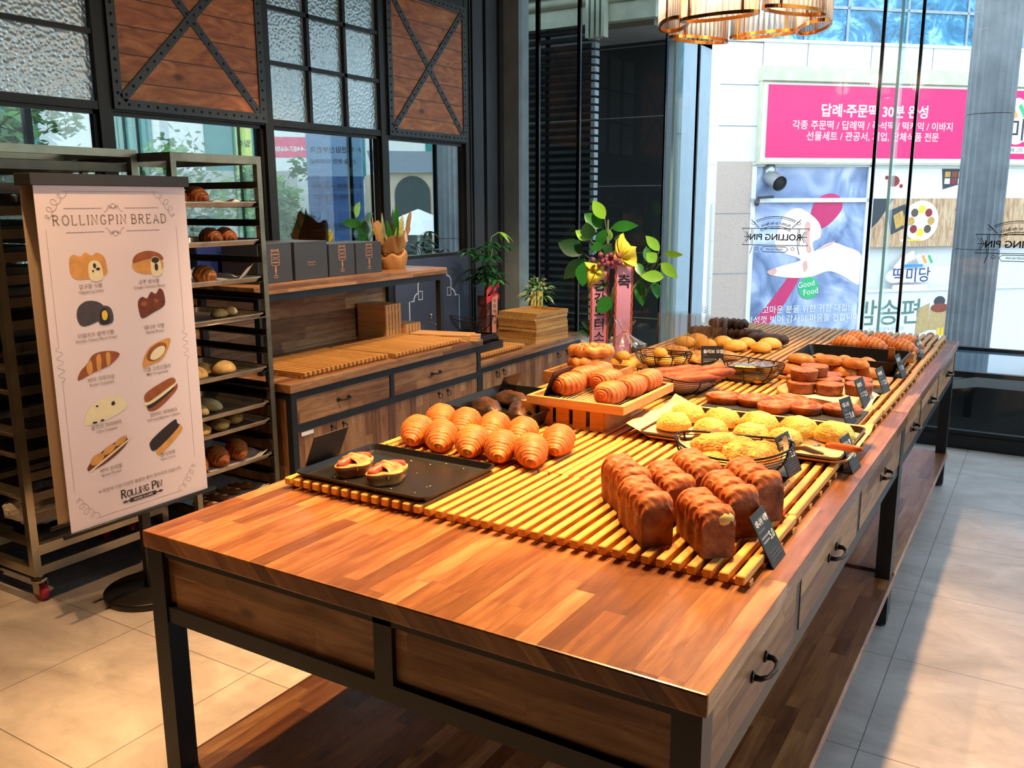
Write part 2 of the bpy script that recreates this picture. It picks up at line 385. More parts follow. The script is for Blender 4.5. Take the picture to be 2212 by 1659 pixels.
# dark blue display panel under the last window with a thin art deco line border
M_blue = plain('slate blue panel', '#3b4256', .55, 0, .18, 3); M_line = plain('pale line', '#c9cfdd', .6, 0, .02)
b = MB(); b.box(XW - .004, XW + .008, 3.40, 4.262, .2, 1.146)
Mp = frame((XW + .0095, 3.40, .2), (0, 1, 0), (0, 0, 1))
P = []
y0, y1, zt = .145, .735, .86
arcL = lambda cx, cz, r, a0, a1: [(cx + r * math.cos(math.radians(a0 + (a1 - a0) * k / 8)), cz + r * math.sin(math.radians(a0 + (a1 - a0) * k / 8))) for k in range(9)]
half = [(0, 0), (0, .66), (.05, .66)] + arcL(.10, .66, .05, 180, 90) + [(.10, .76)] + arcL(.15, .76, .05, 180, 90) + [(.15, .86)]
pts = [(y0 + p[0], p[1]) for p in half] + [(y1 - p[0], p[1]) for p in reversed(half)]
b.line2(pts, .010, Mp, 1)
for cx in (y0 + .125, y1 - .125): b.line2([(cx - .022, .665), (cx + .022, .665), (cx + .022, .722), (cx - .022, .722)], .008, Mp, 1, True)
tag(b.build('art_deco_screen', [M_blue, M_line]), 'slate blue panel with a pale art deco border under the end kitchen window', 'panel')
# crossed timber panels
def plank_mat():
    g = G('stained pine boards'); o = g.xyz(); w = .122
    row = g.math('FLOOR', g.math('DIVIDE', o[2], w)); fr = g.math('FRACT', g.math('DIVIDE', o[2], w))
    rn = g.n('TexWhiteNoise', {'W': row}, noise_dimensions='1D').outputs[0]
    v = g.n('CombineXYZ', {0: g.math('MULTIPLY', o[0], 3.0), 1: g.math('ADD', g.math('MULTIPLY', o[1], 2.2), g.math('MULTIPLY', rn, 20.0)), 2: g.math('MULTIPLY', o[2], 8.0)}).outputs[0]
    f = g.noise(v, 1.8, 5, .55, 1.6); k = g.n('TexVoronoi', {'Vector': g.n('CombineXYZ', {0: 0.0, 1: g.math('ADD', g.math('MULTIPLY', o[1], 4.2), g.math('MULTIPLY', rn, 30.0)), 2: g.math('MULTIPLY', o[2], 6.5)}).outputs[0], 'Scale': 1.0}).outputs['Distance']
    col = g.ramp(f, [(.30, srgb('#8a4a26')), (.52, srgb('#b96b38')), (.74, srgb('#d58d50'))])
    col = g.mix(g.ramp(k, [(.05, (.8, .8, .8)), (.16, (0, 0, 0))]), col, srgb('#4a2413'))
    col = g.mix(g.math('LESS_THAN', fr, .035), col, srgb('#2c150b'))
    g.bsdf(col, .5, 0, g.bump(f, .05, .002)); return g.mat
M_plank = plank_mat()
M_strap = plain('riveted grey strap', '#3f4040', .42, .45, .1, 12)
for (ya, yb), lab in (((1.427, 2.345), 'stained plank panel with riveted cross, nearer the bread racks'), ((3.384, 4.262), 'stained plank panel with riveted cross above the paper-wrapped plant')):
    z0, z1 = 1.945, 2.856
    r = root('crossed_plank_panel', (XW, (ya + yb) / 2, z0), lab, 'wall panel', 'crossed plank panels between the kitchen windows')
    MB().box(XW - .02, XW + .012, ya + .01, yb - .01, z0 + .01, z1 - .01).build('planks', M_plank, r)
    fbm = MB(); w = .046; xf = XW + .02
    for q in ((ya, yb, z0, z0 + w), (ya, yb, z1 - w, z1), (ya, ya + w, z0 + w, z1 - w), (yb - w, yb, z0 + w, z1 - w)): fbm.box(XW + .004, xf, *q)
    def riv(bm, p, q, n):
        for k in range(n):
            t = (k + .5) / n; bm.rivet(frame((xf, p[0] + (q[0] - p[0]) * t, p[1] + (q[1] - p[1]) * t), (0, 1, 0), (0, 0, 1)), .0075, 1)
    riv(fbm, (ya, z0 + w / 2), (yb, z0 + w / 2), 18); riv(fbm, (ya, z1 - w / 2), (yb, z1 - w / 2), 18)
    riv(fbm, (ya + w / 2, z0 + w), (ya + w / 2, z1 - w), 17); riv(fbm, (yb - w / 2, z0 + w), (yb - w / 2, z1 - w), 17)
    fbm.build('strap_frame', [M_strap, M_irond], r)
    for p, q, x in (((ya + w, z0 + w), (yb - w, z1 - w), .020), ((ya + w, z1 - w), (yb - w, z0 + w), .017)):
        bb = MB(); bb.beam((XW + x - .005, p[0], p[1]), (XW + x - .005, q[0], q[1]), .01, .038, 0, (1, 0, 0)) if False else None
        d = Vector((0, q[0] - p[0], q[1] - p[1])); L = d.length; d.normalize(); n = Vector((1, 0, 0))
        Mx = frame((XW + .010, p[0], p[1]), d, n.cross(d)); bb.box(0, L, -.021, .021, 0, x - .010, 0, Mx)
        for k in range(20): bb.rivet(Mx @ T(L * (k + .5) / 20, 0, x - .010), .0075, 1)
        bb.build('brace', [M_strap, M_irond], r)
# grooved corner post and concrete reveal
b = MB(); b.box(XW - .05, XW - .03, 4.305, 4.83, 0, ZC)
for ya, yb in ((4.335, 4.343), (4.373, 4.504), (4.548, 4.697), (4.737, 4.79)): b.box(XW - .03, XW - .002, ya, yb, 0, ZC, 1)
struct(b.build('trim_1', [plain('near black steel', '#0e0e0f', .6), plain('charcoal panel', '#3a3a3d', .45, .2, .06)]))
M_conc = plain('raw concrete', '#7d8583', .85, 0, .14, 7, .1)
struct(MB().box(XW - .05, -1.873, YF - .03, YF + .12, -.12, ZC).build('trim_2', M_conc))
# ---- glass street front
struct(MB().box(-1.873, FX1, YF - .03, YF + .05, 0, .085).box(-1.873, FX1, YF - .015, YF + .03, .085, .113).build('baseboard_front', plain('black base rail', '#101112', .35, .2)))
M_post = plain('gloss black mullion', '#0c0b0a', .12, .6, .02)
b = MB()
for x, w in ((-1.722, .030), (-1.375, .026), (-.701, .012), (-.469, .016), (.695, .018), (.912, .017), (2.4, .018), (2.62, .018)): b.box(x - w / 2, x + w / 2, YF - .012, YF + .012, .113, ZC)
b.box(-1.873, FX1, YF - .02, YF + .04, ZC - .05, ZC)
w10 = struct(b.build('window_10', M_post))
struct(MB().box(-1.873, FX1, YF + .012, YF + .018, .113, ZC - .05).build('pane', M_clear, w10))
gE = G('green glass edge'); gE.bsdf(srgb('#bfe3d6'), .2, 0, None, Transmission_Weight=.5); M_edge = gE.mat
for x in (-.577, .819, 2.5):
    f = struct(MB().box(x - .008, x + .008, YF - .16, YF - .155, .113, ZC - .05).build('trim_%d' % (3 + int(x > 0) + int(x > 1)), M_edge))
    struct(MB().box(x - .006, x + .006, YF - .155, YF, .113, ZC - .05).build('pane', thin_glass('fin glass', (.90, .97, .94), .3, .03), f))

# ================================================================ outside, in front of the glass
GZ = -1.15
def paving():
    g = G('street paving'); br = g.n('TexBrick', {'Vector': g.co(), 'Color1': srgb('#b9b6b0'), 'Color2': srgb('#a9a6a2'), 'Mortar': srgb('#7d7b78'), 'Scale': 2.0, 'Mortar Size': .01})
    g.bsdf(g.mix(.4, br.outputs[0], g.ramp(g.noise(g.co(), 1.5, 4), [(.3, srgb('#9b9893')), (.7, srgb('#c4c0ba'))])), .7); return g.mat
struct(MB().box(-30, 45, YF + .12, 60, GZ - .2, GZ).box(FX1 + .2, 45, -30, YF + .12, GZ - .2, GZ).build('ground_street', paving()))
struct(MB().box(-5.2, FX1 + .2, YF + .05, YF + .12, GZ - .2, -.02).build('wall_plinth', M_conc))
# granite wall, canopy, louvre of our own building
def granite(name, a, bq, seams):
    g = G(name); f = g.noise(g.co(), 90, 3, .7); o = g.xyz(); col = g.ramp(f, [(.35, srgb(a)), (.65, srgb(bq))])
    if seams:
        z = g.math('FRACT', g.math('DIVIDE', g.math('ADD', o[2], seams[1]), seams[0])); col = g.mix(g.math('LESS_THAN', z, .012), col, srgb(seams[2]))
    g.bsdf(col, .45); return g.mat
struct(MB().box(-3.6, -1.235, 6.2, 6.8, GZ, 2.90).build('wall_granite', granite('dark granite', '#202529', '#34383b', (.585, .1, '#8a8f90'))))
struct(MB().box(-1.235, -1.10, 6.2, 6.9, GZ, 4.5).build('pillar_pale', plain('pale blue grey cladding', '#aebfca', .6, 0, .05)))
b = MB(); M_corn = plain('mossy stone cornice', '#a9b09c', .85, 0, .2, 5, .2)
b.box(-3.6, -1.10, 5.55, 6.9, 2.86, 2.90, 1); b.box(-3.6, -1.05, 5.45, 6.9, 2.90, 3.05, 0); b.box(-3.6, -1.0, 5.38, 6.9, 3.13, 3.3, 0)
b.cyl((-3.6, 5.47, 3.09), (-1.02, 5.47, 3.09), .06, None, 12); b.cyl((-1.05, 5.45, 3.09), (-1.05, 6.9, 3.09), .06, None, 12)
for k in range(4): b.box(-1.60 + k * .045, -1.575 + k * .045, 5.36, 5.44, 2.78, 3.3, 0)
struct(b.build('cornice', [M_corn, plain('grey soffit', '#8b857f', .85)]))
b = MB(); M_louv = plain('black louvre', '#15181a', .45, .3, .15)
z = -.6
while z < 3.25:
    b.box(-2.5, -1.592, 5.47, 5.52, z, z + .032); b.box(-1.592, -1.556, 5.46, 5.53, z - .004, z + .036, 1); z += .0605
for x in (-2.45, -2.05): b.box(x, x + .03, 5.53, 5.56, -1.1, 3.3)
tag(b.build('louvre_screen', [M_louv, plain('pale end cap', '#9aa7ae', .5)]), 'black horizontal louvre screen outside the corner glass', 'louvre')
# ---- fluted stone column standing by the kerb
n = 20; pr = [.206 - .018 * abs(math.sin(2 * PI * k / (n * 6) * n / 2)) ** .7 for k in range(n * 6)]
b = MB()
for z0, z1 in ((GZ, .05), (.055, 1.06), (1.065, 2.3), (2.305, 3.8), (3.805, 6)):
    vs = [(pr[k] * math.cos(2 * PI * k / len(pr)), pr[k] * math.sin(2 * PI * k / len(pr)), z) for z in (z0, z1) for k in range(len(pr))]
    N = len(pr); b.add(vs, [(k, (k + 1) % N, N + (k + 1) % N, N + k) for k in range(N)] + [tuple(range(N, 2 * N)), tuple(range(N))[::-1]], 0, False, T(1.067, 8.45, 0))
struct(b.build('column', plain('weathered grey stone', '#83878a', .8, 0, .2, 4, .1)))
# ---- rice cake shop across the lane
OF = (-2.44, 11.14, 0); UF = (.719, .695, 0); NF = Vector((.695, -.719, 0))
MF = frame(OF, UF, (0, 0, 1)); MS = frame(OF, (.719, -.695, 0), (0, 0, 1)); MS = frame(OF, (.719, -.695, 0), (0, 0, 1))
def fb(bm, x0, x1, z0, z1, d0, d1, mat=0): return bm.box(x0, x1, z0, z1, d0, d1, mat, MF)
M_pale = granite('pale stone cladding', '#dcdedd', '#ecedec', None); M_pink = granite('pinkish granite', '#b59d90', '#cdb8ab', None)
M_beig = granite('beige tile cladding', '#b4b3aa', '#bfbeb6', (.53, .1, '#8b8a84'))
bw = MB(); fb(bw, 0, .62, 2.07, 3.65, -3, 0); fb(bw, 0, .62, GZ, 2.07, -3, .0, 1); fb(bw, .62, 14, 3.0, 3.67, -3, 0); fb(bw, 0, 14, 3.67, 3.71, -3, .03)
fb(bw, .62, 14, GZ, 3.0, -3, -.12); fb(bw, 0, 14, 5.2, 9, -3, 0)
for z in (2.55, 3.1): bw.box(0, .62, z - .006, z + .006, -.1, .003, 2, MF)
for z in (.5, 1.35): bw.box(0, .62, z - .006, z + .006, -.1, .003, 2, MF)
for x in (.62, 1.3, 2.3, 3.3, 4.3, 5.3): bw.box(x - .006, x + .006, 3.25, 3.67, -.1, .003, 2, MF)
struct(bw.build('wall_shop', [M_pale, M_pink, plain('seam', '#8d9093', .8)]))
bs = MB(); bs.box(-4.5, -.004, GZ, 9, -1.5, 0, 0, MS); struct(bs.build('wall_side', M_beig))
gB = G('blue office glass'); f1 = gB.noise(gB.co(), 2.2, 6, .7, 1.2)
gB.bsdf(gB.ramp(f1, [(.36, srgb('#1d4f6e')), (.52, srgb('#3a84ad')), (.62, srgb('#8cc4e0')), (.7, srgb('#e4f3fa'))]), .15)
b = MB(); fb(b, 0, 14, 3.71, 5.2, -.5, -.02)
for x in (.62, 1.25, 1.9, 2.85, 3.83, 4.8, 5.8, 7): fb(b, x - .018, x + .018, 3.71, 5.2, -.1, .0, 1)
fb(b, 0, 14, 4.14, 4.18, -.1, .0, 1); struct(b.build('window_11', [gB.mat, plain('grey glazing bar', '#8f9ba3', .4, .5)]))
# sign box
M_magen = plain('magenta sign face', '#e0206e', .35, 0, .03, 2); M_cream = plain('dirty cream frame', '#c9c6ad', .7, 0, .1, 6)
ch = plain('charcoal print', '#3d4147', .6, 0, 0); M_or = plain('orange print', '#f0a04a', .6, 0, 0); M_gr = plain('green print', '#3fb577', .6, 0, 0)
r = root('shop_sign', MF @ Vector((2.3, 2.05, .1)), 'long magenta shop sign with white Korean lettering across the lane', 'sign')
b = MB(); fb(b, .58, 6.4, 2.03, 3.15, -.12, .10); fb(b, .57, 6.4, 3.15, 3.34, -.12, .16, 0); b.build('sign_box', [M_cream], r)
b = MB(); fb(b, .60, 6.35, 2.055, 3.13, .10, .106, 1); fb(b, .67, 6.25, 2.12, 3.10, .106, .112, 0)
Mt = MF @ T(0, 0, .114)
b.text('답례·주문떡 30분 완성', .19, Mt @ T(2.36, 2.70, 0), 1, .022); b.text('각종 주문떡 / 답례떡 / 즉석떡 / 떡케익 / 이바지', .135, Mt @ T(2.36, 2.52, 0), 1, .006)
b.text('선물세트 / 관공서, 기업, 단체식품 전문', .135, Mt @ T(2.36, 2.37, 0), 1, .006)
# the shop mark at the sign's end: rice cakes over brushed lettering on a white blob
for cx, cz, rr in ((4.55, 2.80, .17), (4.72, 2.83, .17), (4.90, 2.80, .17), (4.5, 2.55, .16), (4.75, 2.52, .19), (5.0, 2.52, .19), (5.25, 2.52, .17)):
    b.poly([(cx + rr * math.cos(2 * PI * k / 20), cz + rr * math.sin(2 * PI * k / 20), .001 + cx * .0004) for k in range(20)], 1, Mt)
for cx, mm in ((4.46, 1), (4.60, 3), (4.76, 4)):
    b.line2([(cx, 2.90), (cx + .12, 2.72)], .06, Mt @ T(0, 0, .006), mm)
b.text('떡미당', .34, Mt @ T(4.75, 2.42, .006), 2, .01); b.prism([(4.5 + .0, 2.2), (5.0, 2.2), (5.03, 2.25), (5.0, 2.3), (4.5, 2.3), (4.47, 2.25)], 0, .004, 1, Mt); b.text('그때 그맛', .07, Mt @ T(4.75, 2.225, .006), 2)
b.build('sign_face', [M_magen, M_white, ch, M_or, M_gr], r)
# poster with hands, behind a white frame
def photo_mat():
    g = G('soft grey blue photograph'); o = g.xyz(); f = g.noise(g.map((.8, .8, .8)), 1.5, 3, .5, 1.4)
    g.bsdf(g.ramp(f, [(.32, srgb('#5c6f94')), (.46, srgb('#93a3c6')), (.58, srgb('#c9cfe6')), (.7, srgb('#e9eaf5'))]), .3); return g.mat
M_photo = photo_mat(); M_skin = plain('printed skin', '#f4dcd2', .4, 0, .06, 5); M_skind = plain('printed skin shade', '#e8aea0', .4, 0, .08, 6); M_ribb = plain('printed ribbon', '#cc2f67', .4, 0, .08, 4)
M_wfr = plain('white aluminium frame', '#e6e8e8', .4, 0, .03)
r = root('shop_window_poster', MF @ Vector((1.5, -.5, 0)), 'large photo poster of hands on the shop front with white Korean lines', 'poster')
b = MB()
for q in ((.54, .60, -1.1, 2.03), (2.38, 2.46, -1.1, 2.03)): fb(b, *q, -.06, .03)
fb(b, .54, 2.46, 2.0, 2.05, -.06, .03); fb(b, .54, 2.46, 1.50, 1.56, -.06, .03); fb(b, .54, 2.46, -1.1, -1.0, -.06, .03); b.build('poster_frame', M_wfr, r)
b = MB(); fb(b, .6, 2.4, -1.0, 2.0, -.06, .0)
def blob(bm, pts, mat, d):
    """smooth closed outline through the given points, printed flat on the poster"""
    n = len(pts); out = []
    for i in range(n):
        p0, p1, p2, p3 = (Vector(pts[(i + k) % n]) for k in (-1, 0, 1, 2))
        for j in range(6):
            t = j / 6; out.append(tuple(.5 * ((2 * p1) + (p2 - p0) * t + (2 * p0 - 5 * p1 + 4 * p2 - p3) * t * t + (3 * p1 - p0 - 3 * p2 + p3) * t ** 3)))
    bm.poly([(x, y, d) for x, y in out], mat, MF)
blob(b, [(1.55, 1.50), (1.75, 1.62), (1.95, 1.58), (2.0, 1.40), (1.8, 1.18), (1.62, 1.12), (1.5, 1.25)], 3, .004)
blob(b, [(.60, -.30), (.95, .10), (1.35, .62), (1.45, .58), (1.15, .02), (.75, -.42), (.6, -.45)], 3, .004)
blob(b, [(1.02, 1.20), (1.12, 1.36), (1.3, 1.42), (1.5, 1.33), (1.66, 1.18), (1.68, 1.0), (1.56, .92), (1.6, .74), (1.45, .66), (1.3, .72), (1.1, .78), (.95, .92)], 1, .006)
blob(b, [(.86, .52), (1.1, .60), (1.35, .66), (1.6, .80), (1.85, .92), (2.1, .86), (2.38, .72), (2.38, .30), (2.1, .42), (1.85, .50), (1.55, .42), (1.2, .42), (.95, .46)], 1, .007)
for pts in ([(1.42, 1.18), (1.5, 1.2), (1.5, .98), (1.54, .8), (1.47, .82)], [(.86, .52), (.98, .56), (1.0, .50), (.92, .46)], [(1.42, .62), (1.47, .66), (1.5, .56), (1.45, .5)], [(1.65, .82), (1.9, .94), (1.85, .88)]): blob(b, pts, 2, .009)
b.poly([(1.54 + .165 * math.cos(2 * PI * k / 28), .26 + .165 * math.sin(2 * PI * k / 28), .008) for k in range(28)], 4, MF)
b.text('Good', .12, MF @ T(1.50, .28, .011) @ rotz(.15), 5, .004); b.text('Food', .12, MF @ T(1.58, .17, .011) @ rotz(.15), 5, .004)
b.text('고마운 분을 위한 귀한 대접!', .125, MF @ T(1.52, -.09, .011), 5, .004); b.text('정성껏 빚어 감사의 마음을 전합니다!', .125, MF @ T(1.5, -.235, .011), 5, .004)
b.build('photo_print', [M_photo, M_skin, M_skind, M_ribb, M_gr, M_white], r)
# silver vent elbow on the poster corner
b = MB(); c = MF @ Vector((.80, 1.86, 0)); d = NF * .8 + Vector((.3, -.1, -.45)); d.normalize()
b.cyl(c - Vector((0, 0, -.14)), c + NF * .05, .085, None, 20); p = c + NF * .02
b.tube([p, p + d * .26], .105, 24, False, 0, False); b.tube([p + d * .24, p + d * .27], .112, 24, False, 0, False); b.tube([p + d * .02, p + d * .25], .098, 24, False, 1, True)
tag(b.build('vent_pipe', [plain('galvanised steel', '#a9adae', .35, .8, .1), plain('dark pipe inside', '#2a2b2c', .8)]), 'round silver vent pipe at the top corner of the hands poster', 'vent')
b = MB(); c = MF @ Vector((.62, 1.53, .05)); b.cyl(c, c + NF * .10 + Vector((-.06, 0, -.05)), .035, None, 12); b.cyl(c + Vector((0, 0, .04)), c + Vector((.2, .1, .05)), .018, None, 8)
tag(b.build('security_camera', plain('dark camera body', '#3a3d3f', .5)), 'small dark camera on the white frame under the vent pipe', 'camera')
# shop window with food posters and its mark
r = root('shop_window', MF @ Vector((4, -1.1, 0)), 'rice cake shop window with food posters and a white shop mark', 'shop window')
b = MB()
for x in (2.46, 4.42, 6.3): fb(b, x - .03, x + .03, GZ, 2.03, -.06, .03)
for z in (1.995, .17): fb(b, 2.46, 6.3, z, z + .04, -.06, .03)
b.build('frame', M_wfr, r)
M_wood_p = butcher('printed pale planks', 'z', 'xy', .25, 3, [(0, srgb('#d8b48c')), (1, srgb('#e4c6a2'))], .4); M_pw = plain('white poster', '#e9e9ea', .4, 0, .02, 2); M_gold = plain('printed food', '#c79a4f', .5, 0, .3, 30); M_brn = plain('shop interior', '#5b4a3c', .6, 0, .35, 3)
M_yel = plain('yellow print', '#f2c93c', .5, 0, .05); M_red = plain('printed red', '#8e2a2c', .5, 0, .2, 6)
b = MB(); fb(b, 2.49, 6.3, 1.55, 2.0, -.06, 0, 0); fb(b, 2.49, 6.3, .84, 1.55, -.06, 0, 1); fb(b, 2.49, 6.3, GZ, .17, -.06, 0, 0); fb(b, 2.49, 6.3, .17, .84, -.4, -.3, 2); fb(b, 3.35, 4.05, .5, .84, -.29, -.28, 3)
fb(b, 2.6, 2.85, .2, .42, -.28, -.2, 0); fb(b, 3.8, 4.3, .3, .5, -.28, -.2, 4); fb(b, 4.2, 4.4, .22, .45, -.2, -.15, 5)
D = lambda cx, cz, rx, rz, m, d, k=28: b.poly([(cx + rx * math.cos(2 * PI * i / k), cz + rz * math.sin(2 * PI * i / k), d) for i in range(k)], m, MF)
b.poly([(2.49, 1.55, .002), (2.85, 1.55, .002), (2.62, 1.22, .002), (2.49, 1.1, .002)], 5, MF)
b.poly([(2.74, 1.36, .003), (3.05, 1.47, .003), (3.14, 1.15, .003), (2.85, 1.02, .003)], 5, MF); b.poly([(2.86, 1.30, .005), (3.01, 1.38, .005), (3.08, 1.18, .005), (2.92, 1.10, .005)], 4, MF)
D(3.34, 1.22, .30, .30, 0, .003)
for k in range(8): D(3.34 + .17 * math.cos(k * .785), 1.22 + .17 * math.sin(k * .785), .062, .062, (4, 3, 6, 2)[k % 4], .005, 14)
for k in range(3): fb(b, 3.02 + k * .12, 3.13 + k * .12, .92, .95, .0, .004, 6 if k > 0 else 7)
b.poly([(3.62, 1.98, .003), (4.02, 1.98, .003), (4.04, 1.78, .003), (3.66, 1.68, .003)], 5, MF)
for k in range(6): fb(b, 3.68 + .115 * (k % 3), 3.77 + .115 * (k % 3), 1.76 + .1 * (k // 3), 1.84 + .1 * (k // 3), .003, .006, (7, 3, 7, 4, 8, 4)[k])
b.poly([(2.55, 1.93, .003), (2.95, 1.96, .003), (3.12, 1.66, .003), (2.66, 1.60, .003)], 9, MF); D(2.82, 1.8, .1, .08, 3, .005); D(2.7, 1.85, .03, .03, 3, .005); D(2.95, 1.73, .03, .03, 3, .005)
b.text('밤송편', .42, MF @ T(2.92, -.30, .004), 10, .008); b.text('온 가족이 함께 모여 빚은', .06, MF @ T(2.9, -.42, .004), 11); b.text('우리 밤으로 만든 송편', .06, MF @ T(2.9, -.52, .004), 11)
b.poly([(3.42, -.1, .004), (3.62, -.02, .004), (3.64, -.44, .004), (3.40, -.52, .004)], 12, MF); fb(b, 3.64, 3.95, -.44, -.12, .002, .005, 12); D(3.8, -.1, .16, .07, 8, .007); D(3.79, .0, .1, .08, 5, .004); D(3.68, -.55, .08, .07, 8, .007)
for k in range(7): D(3.82 + .06 * (k % 4), -.5 + .06 * (k // 4), .045, .03, 6, .008, 12)
b.build('window_posters', [M_pw, M_wood_p, M_brn, M_red, M_gold, ch, M_yel, M_white, plain('chestnut print', '#8a4436', .5), plain('patterned print', '#efe3df', .5), plain('green grey brush print', '#5f7f78', .6), plain('faint print', '#a8aaac', .6), plain('printed crate', '#bfa06e', .6, 0, .1, 20)], r)
b = MB(); Mm = MF @ T(0, 0, .02)
b.line2([(2.97, .50), (3.12, .66), (3.27, .72)], .13, Mm, 0)
for cx, mm in ((3.32, 0), (3.40, 2), (3.50, 3)): b.line2([(cx, .72), (cx + .09, .58)], .085, Mm, 0); b.line2([(cx + .01, .71), (cx + .08, .59)], .04, Mm @ T(0, 0, .003), mm)
for cx in (2.95, 3.1, 3.25, 3.4, 3.52): b.poly([(cx + .15 * math.cos(2 * PI * i / 16), .40 + .10 * math.sin(2 * PI * i / 16), cx * .0003) for i in range(16)], 0, Mm)
b.text('떡미당', .24, Mm @ T(3.24, .33, .004), 1, .006); b.prism([(2.95, .20), (3.52, .20), (3.55, .235), (3.52, .27), (2.95, .27), (2.92, .235)], 0, .003, 0, Mm); b.text('EVERYDAY', .05, Mm @ T(3.2, .22, .005), 4) if False else None
fb(b, 3.1, 3.42, .535, .575, .018, .024, 5)
b.build('shop_mark', [M_white, plain('indigo print', '#3b3f78', .6), M_or, M_gr, ch, plain('blue strip', '#3a8fd0', .6)], r)
# pharmacy signs on the side wall
b = MB(); b.box(-.70, -.12, -.22, 1.48, 0, .03, 0, MS); Mt = MS @ T(0, 0, .032)
b.text('약', .46, Mt @ T(-.42, 1.0, 0), 1, .012); b.text('국', .46, Mt @ T(-.42, .42, 0), 1, .012); b.text('건물', .16, Mt @ T(-.42, .12, 0), 2); b.text('입구로오세요', .12, Mt @ T(-.41, -.08, 0), 2)
tag(b.build('pharmacy_sign', [M_pw, plain('sign red', '#d8303a', .5, 0, .02), ch]), 'tall white sign with large red Korean letters on the side wall', 'sign')
b = MB(); b.box(-1.42, -.74, -.18, 1.48, 0, .03, 0, MS)
b.text('국', .34, Mt @ T(-.93, .78, 0), 1, .01); b.text('처방 조제', .16, Mt @ T(-1.05, .42, 0), 1); b.text('오세요', .15, Mt @ T(-1.0, -.02, 0), 2)
tag(b.build('pharmacy_sign', [plain('teal sign', '#1a8fae', .5, 0, .03), M_white, M_yel]), 'tall teal sign beside the white pharmacy sign', 'sign')
# ---- parked car below the window
r = root('parked_car', (1.65, 6.0, GZ), 'silver car with dark side windows parked just outside the glass', 'car')
Cx = 1.65; Y0 = 5.2; Y1 = 6.85
prof = [(-2.1, .35), (-2.15, .62), (-2.0, .86), (-1.35, .96), (-.85, 1.38), (-.3, 1.50), (.55, 1.50), (1.2, 1.36), (1.75, 1.02), (2.15, .92), (2.2, .5), (2.1, .35)]
low = [(-2.1, .35), (-2.15, .62), (-2.0, .86), (-1.35, .94), (1.75, .98), (2.15, .92), (2.2, .5), (2.1, .35)]
def carside(poly, y, inset): return [(Cx - x, y, GZ + z) for x, z in poly]
b = MB()
def loft(bm, poly, ya, yb, taper, mat):
    n = len(poly); zmax = .95
    f = lambda z: taper * max(0, z - zmax) / .55
    vs = [(Cx + x, ya + f(z), GZ + z) for x, z in poly] + [(Cx + x, yb - f(z), GZ + z) for x, z in poly]
    bm.add(vs, [tuple(range(n)), tuple(range(n, 2 * n))[::-1]] + [(i, (i + 1) % n, n + (i + 1) % n, n + i) for i in range(n)], mat, False)
loft(b, prof, Y0, Y1, .22, 0); b.build('body', plain('silver car paint', '#8f979d', .25, .5, .04), r)
b = MB()
win = [(-1.12, 1.0), (-.74, 1.36), (-.28, 1.44), (.5, 1.44), (1.05, 1.32), (1.45, 1.02)]
f = lambda z: .22 * (z - .95) / .55
b.add([(Cx + x, Y0 + f(z) - .006, GZ + z) for x, z in win], [tuple(range(len(win)))], 0)
b.add([(Cx - 2.1, Y0 - .004, GZ + .5), (Cx + 2.1, Y0 - .004, GZ + .5), (Cx + 1.9, Y0 - .004, GZ + .93), (Cx - 1.9, Y0 - .004, GZ + .93)], [(0, 1, 2, 3)], 1)
b.build('side_window', [plain('dark car glass', '#0b1014', .06, 0, .02), plain('dark car door', '#14181c', .2, .3, .05)], r)
b = MB(); b.box(Cx - .85, Cx + 1.15, Y0 + .30, Y1 - .30, GZ + 1.5, GZ + 1.508, 0); b.box(Cx - 1.05, Cx + 1.25, Y0 + .225, Y0 + .27, GZ + 1.49, GZ + 1.53, 1); b.box(Cx - 1.05, Cx + 1.25, Y1 - .27, Y1 - .225, GZ + 1.49, GZ + 1.53, 1)
b.build('glass_roof', [plain('sky glass roof', '#6f8495', .05, .7, .03), M_blk], r)
for x in (-1.35, 1.4):
    for y in (Y0 + .06, Y1 - .06):
        MB().cyl((Cx + x, y - .1, GZ + .33), (Cx + x, y + .1, GZ + .33), .33, None, 28).build('wheel', plain('tyre', '#141414', .8), r)
# ---- street seen in the kitchen glass
VC = Vector((-5.71, -1.18, 0))
def at(az, d, z=0): a = math.radians(az); return VC + Vector((math.sin(a) * d, math.cos(a) * d, z))
c = at(46, 27); ux = Vector((math.cos(math.radians(46)), -math.sin(math.radians(46)), 0)); MG = frame((c.x, c.y, 0), ux, (0, 0, 1))
M_bei = plain('beige render', '#cdbfa8', .8, 0, .08, 3); M_teal = plain('teal glazing', '#2f7f80', .2, 0, .15, 4); M_droof = plain('slate roof', '#6d757b', .7, 0, .1); M_wht = plain('white tower wall', '#dfe2e0', .7, 0, .04)
def far_building(name, lab, x0, x1, h, d, wallm, wins, extra=None):
    r = root(name, MG @ Vector(((x0 + x1) / 2, GZ, d)), lab, 'building', 'buildings on the far side of the street')
    MB().box(x0, x1, GZ, h, d - 4, d, 0, MG).build('wall', wallm, r)
    for q in wins: MB().box(*q, d, d + .03, 0, MG).build('window', M_teal, r)
    return r
far_building('street_building', 'white tower with teal glazing strips reflected in the kitchen glass', -12, 15, 9.5, -3, M_wht, [(x, x + 1.5, z, z + 2.2) for x in (-9.5, -6.4, -2.9, .6, 3.6, 6.8, 10) for z in (2.3, 5.2)])
r = far_building('street_building', 'low beige building with a slate roof and arched opening reflected beside the plant', -9.5, -2.75, 2.35, 2, M_bei, [(-5.9, -5.0, 1.5, 1.75), (-6.0, -4.95, -.2, 1.1)])
MB().add([(-9.7, 2.35, 2.2), (-2.6, 2.35, 2.2), (-2.6, 3.0, .6), (-9.7, 3.0, .6)], [(0, 1, 2, 3)], 0, False, MG).build('roof', M_droof, r)
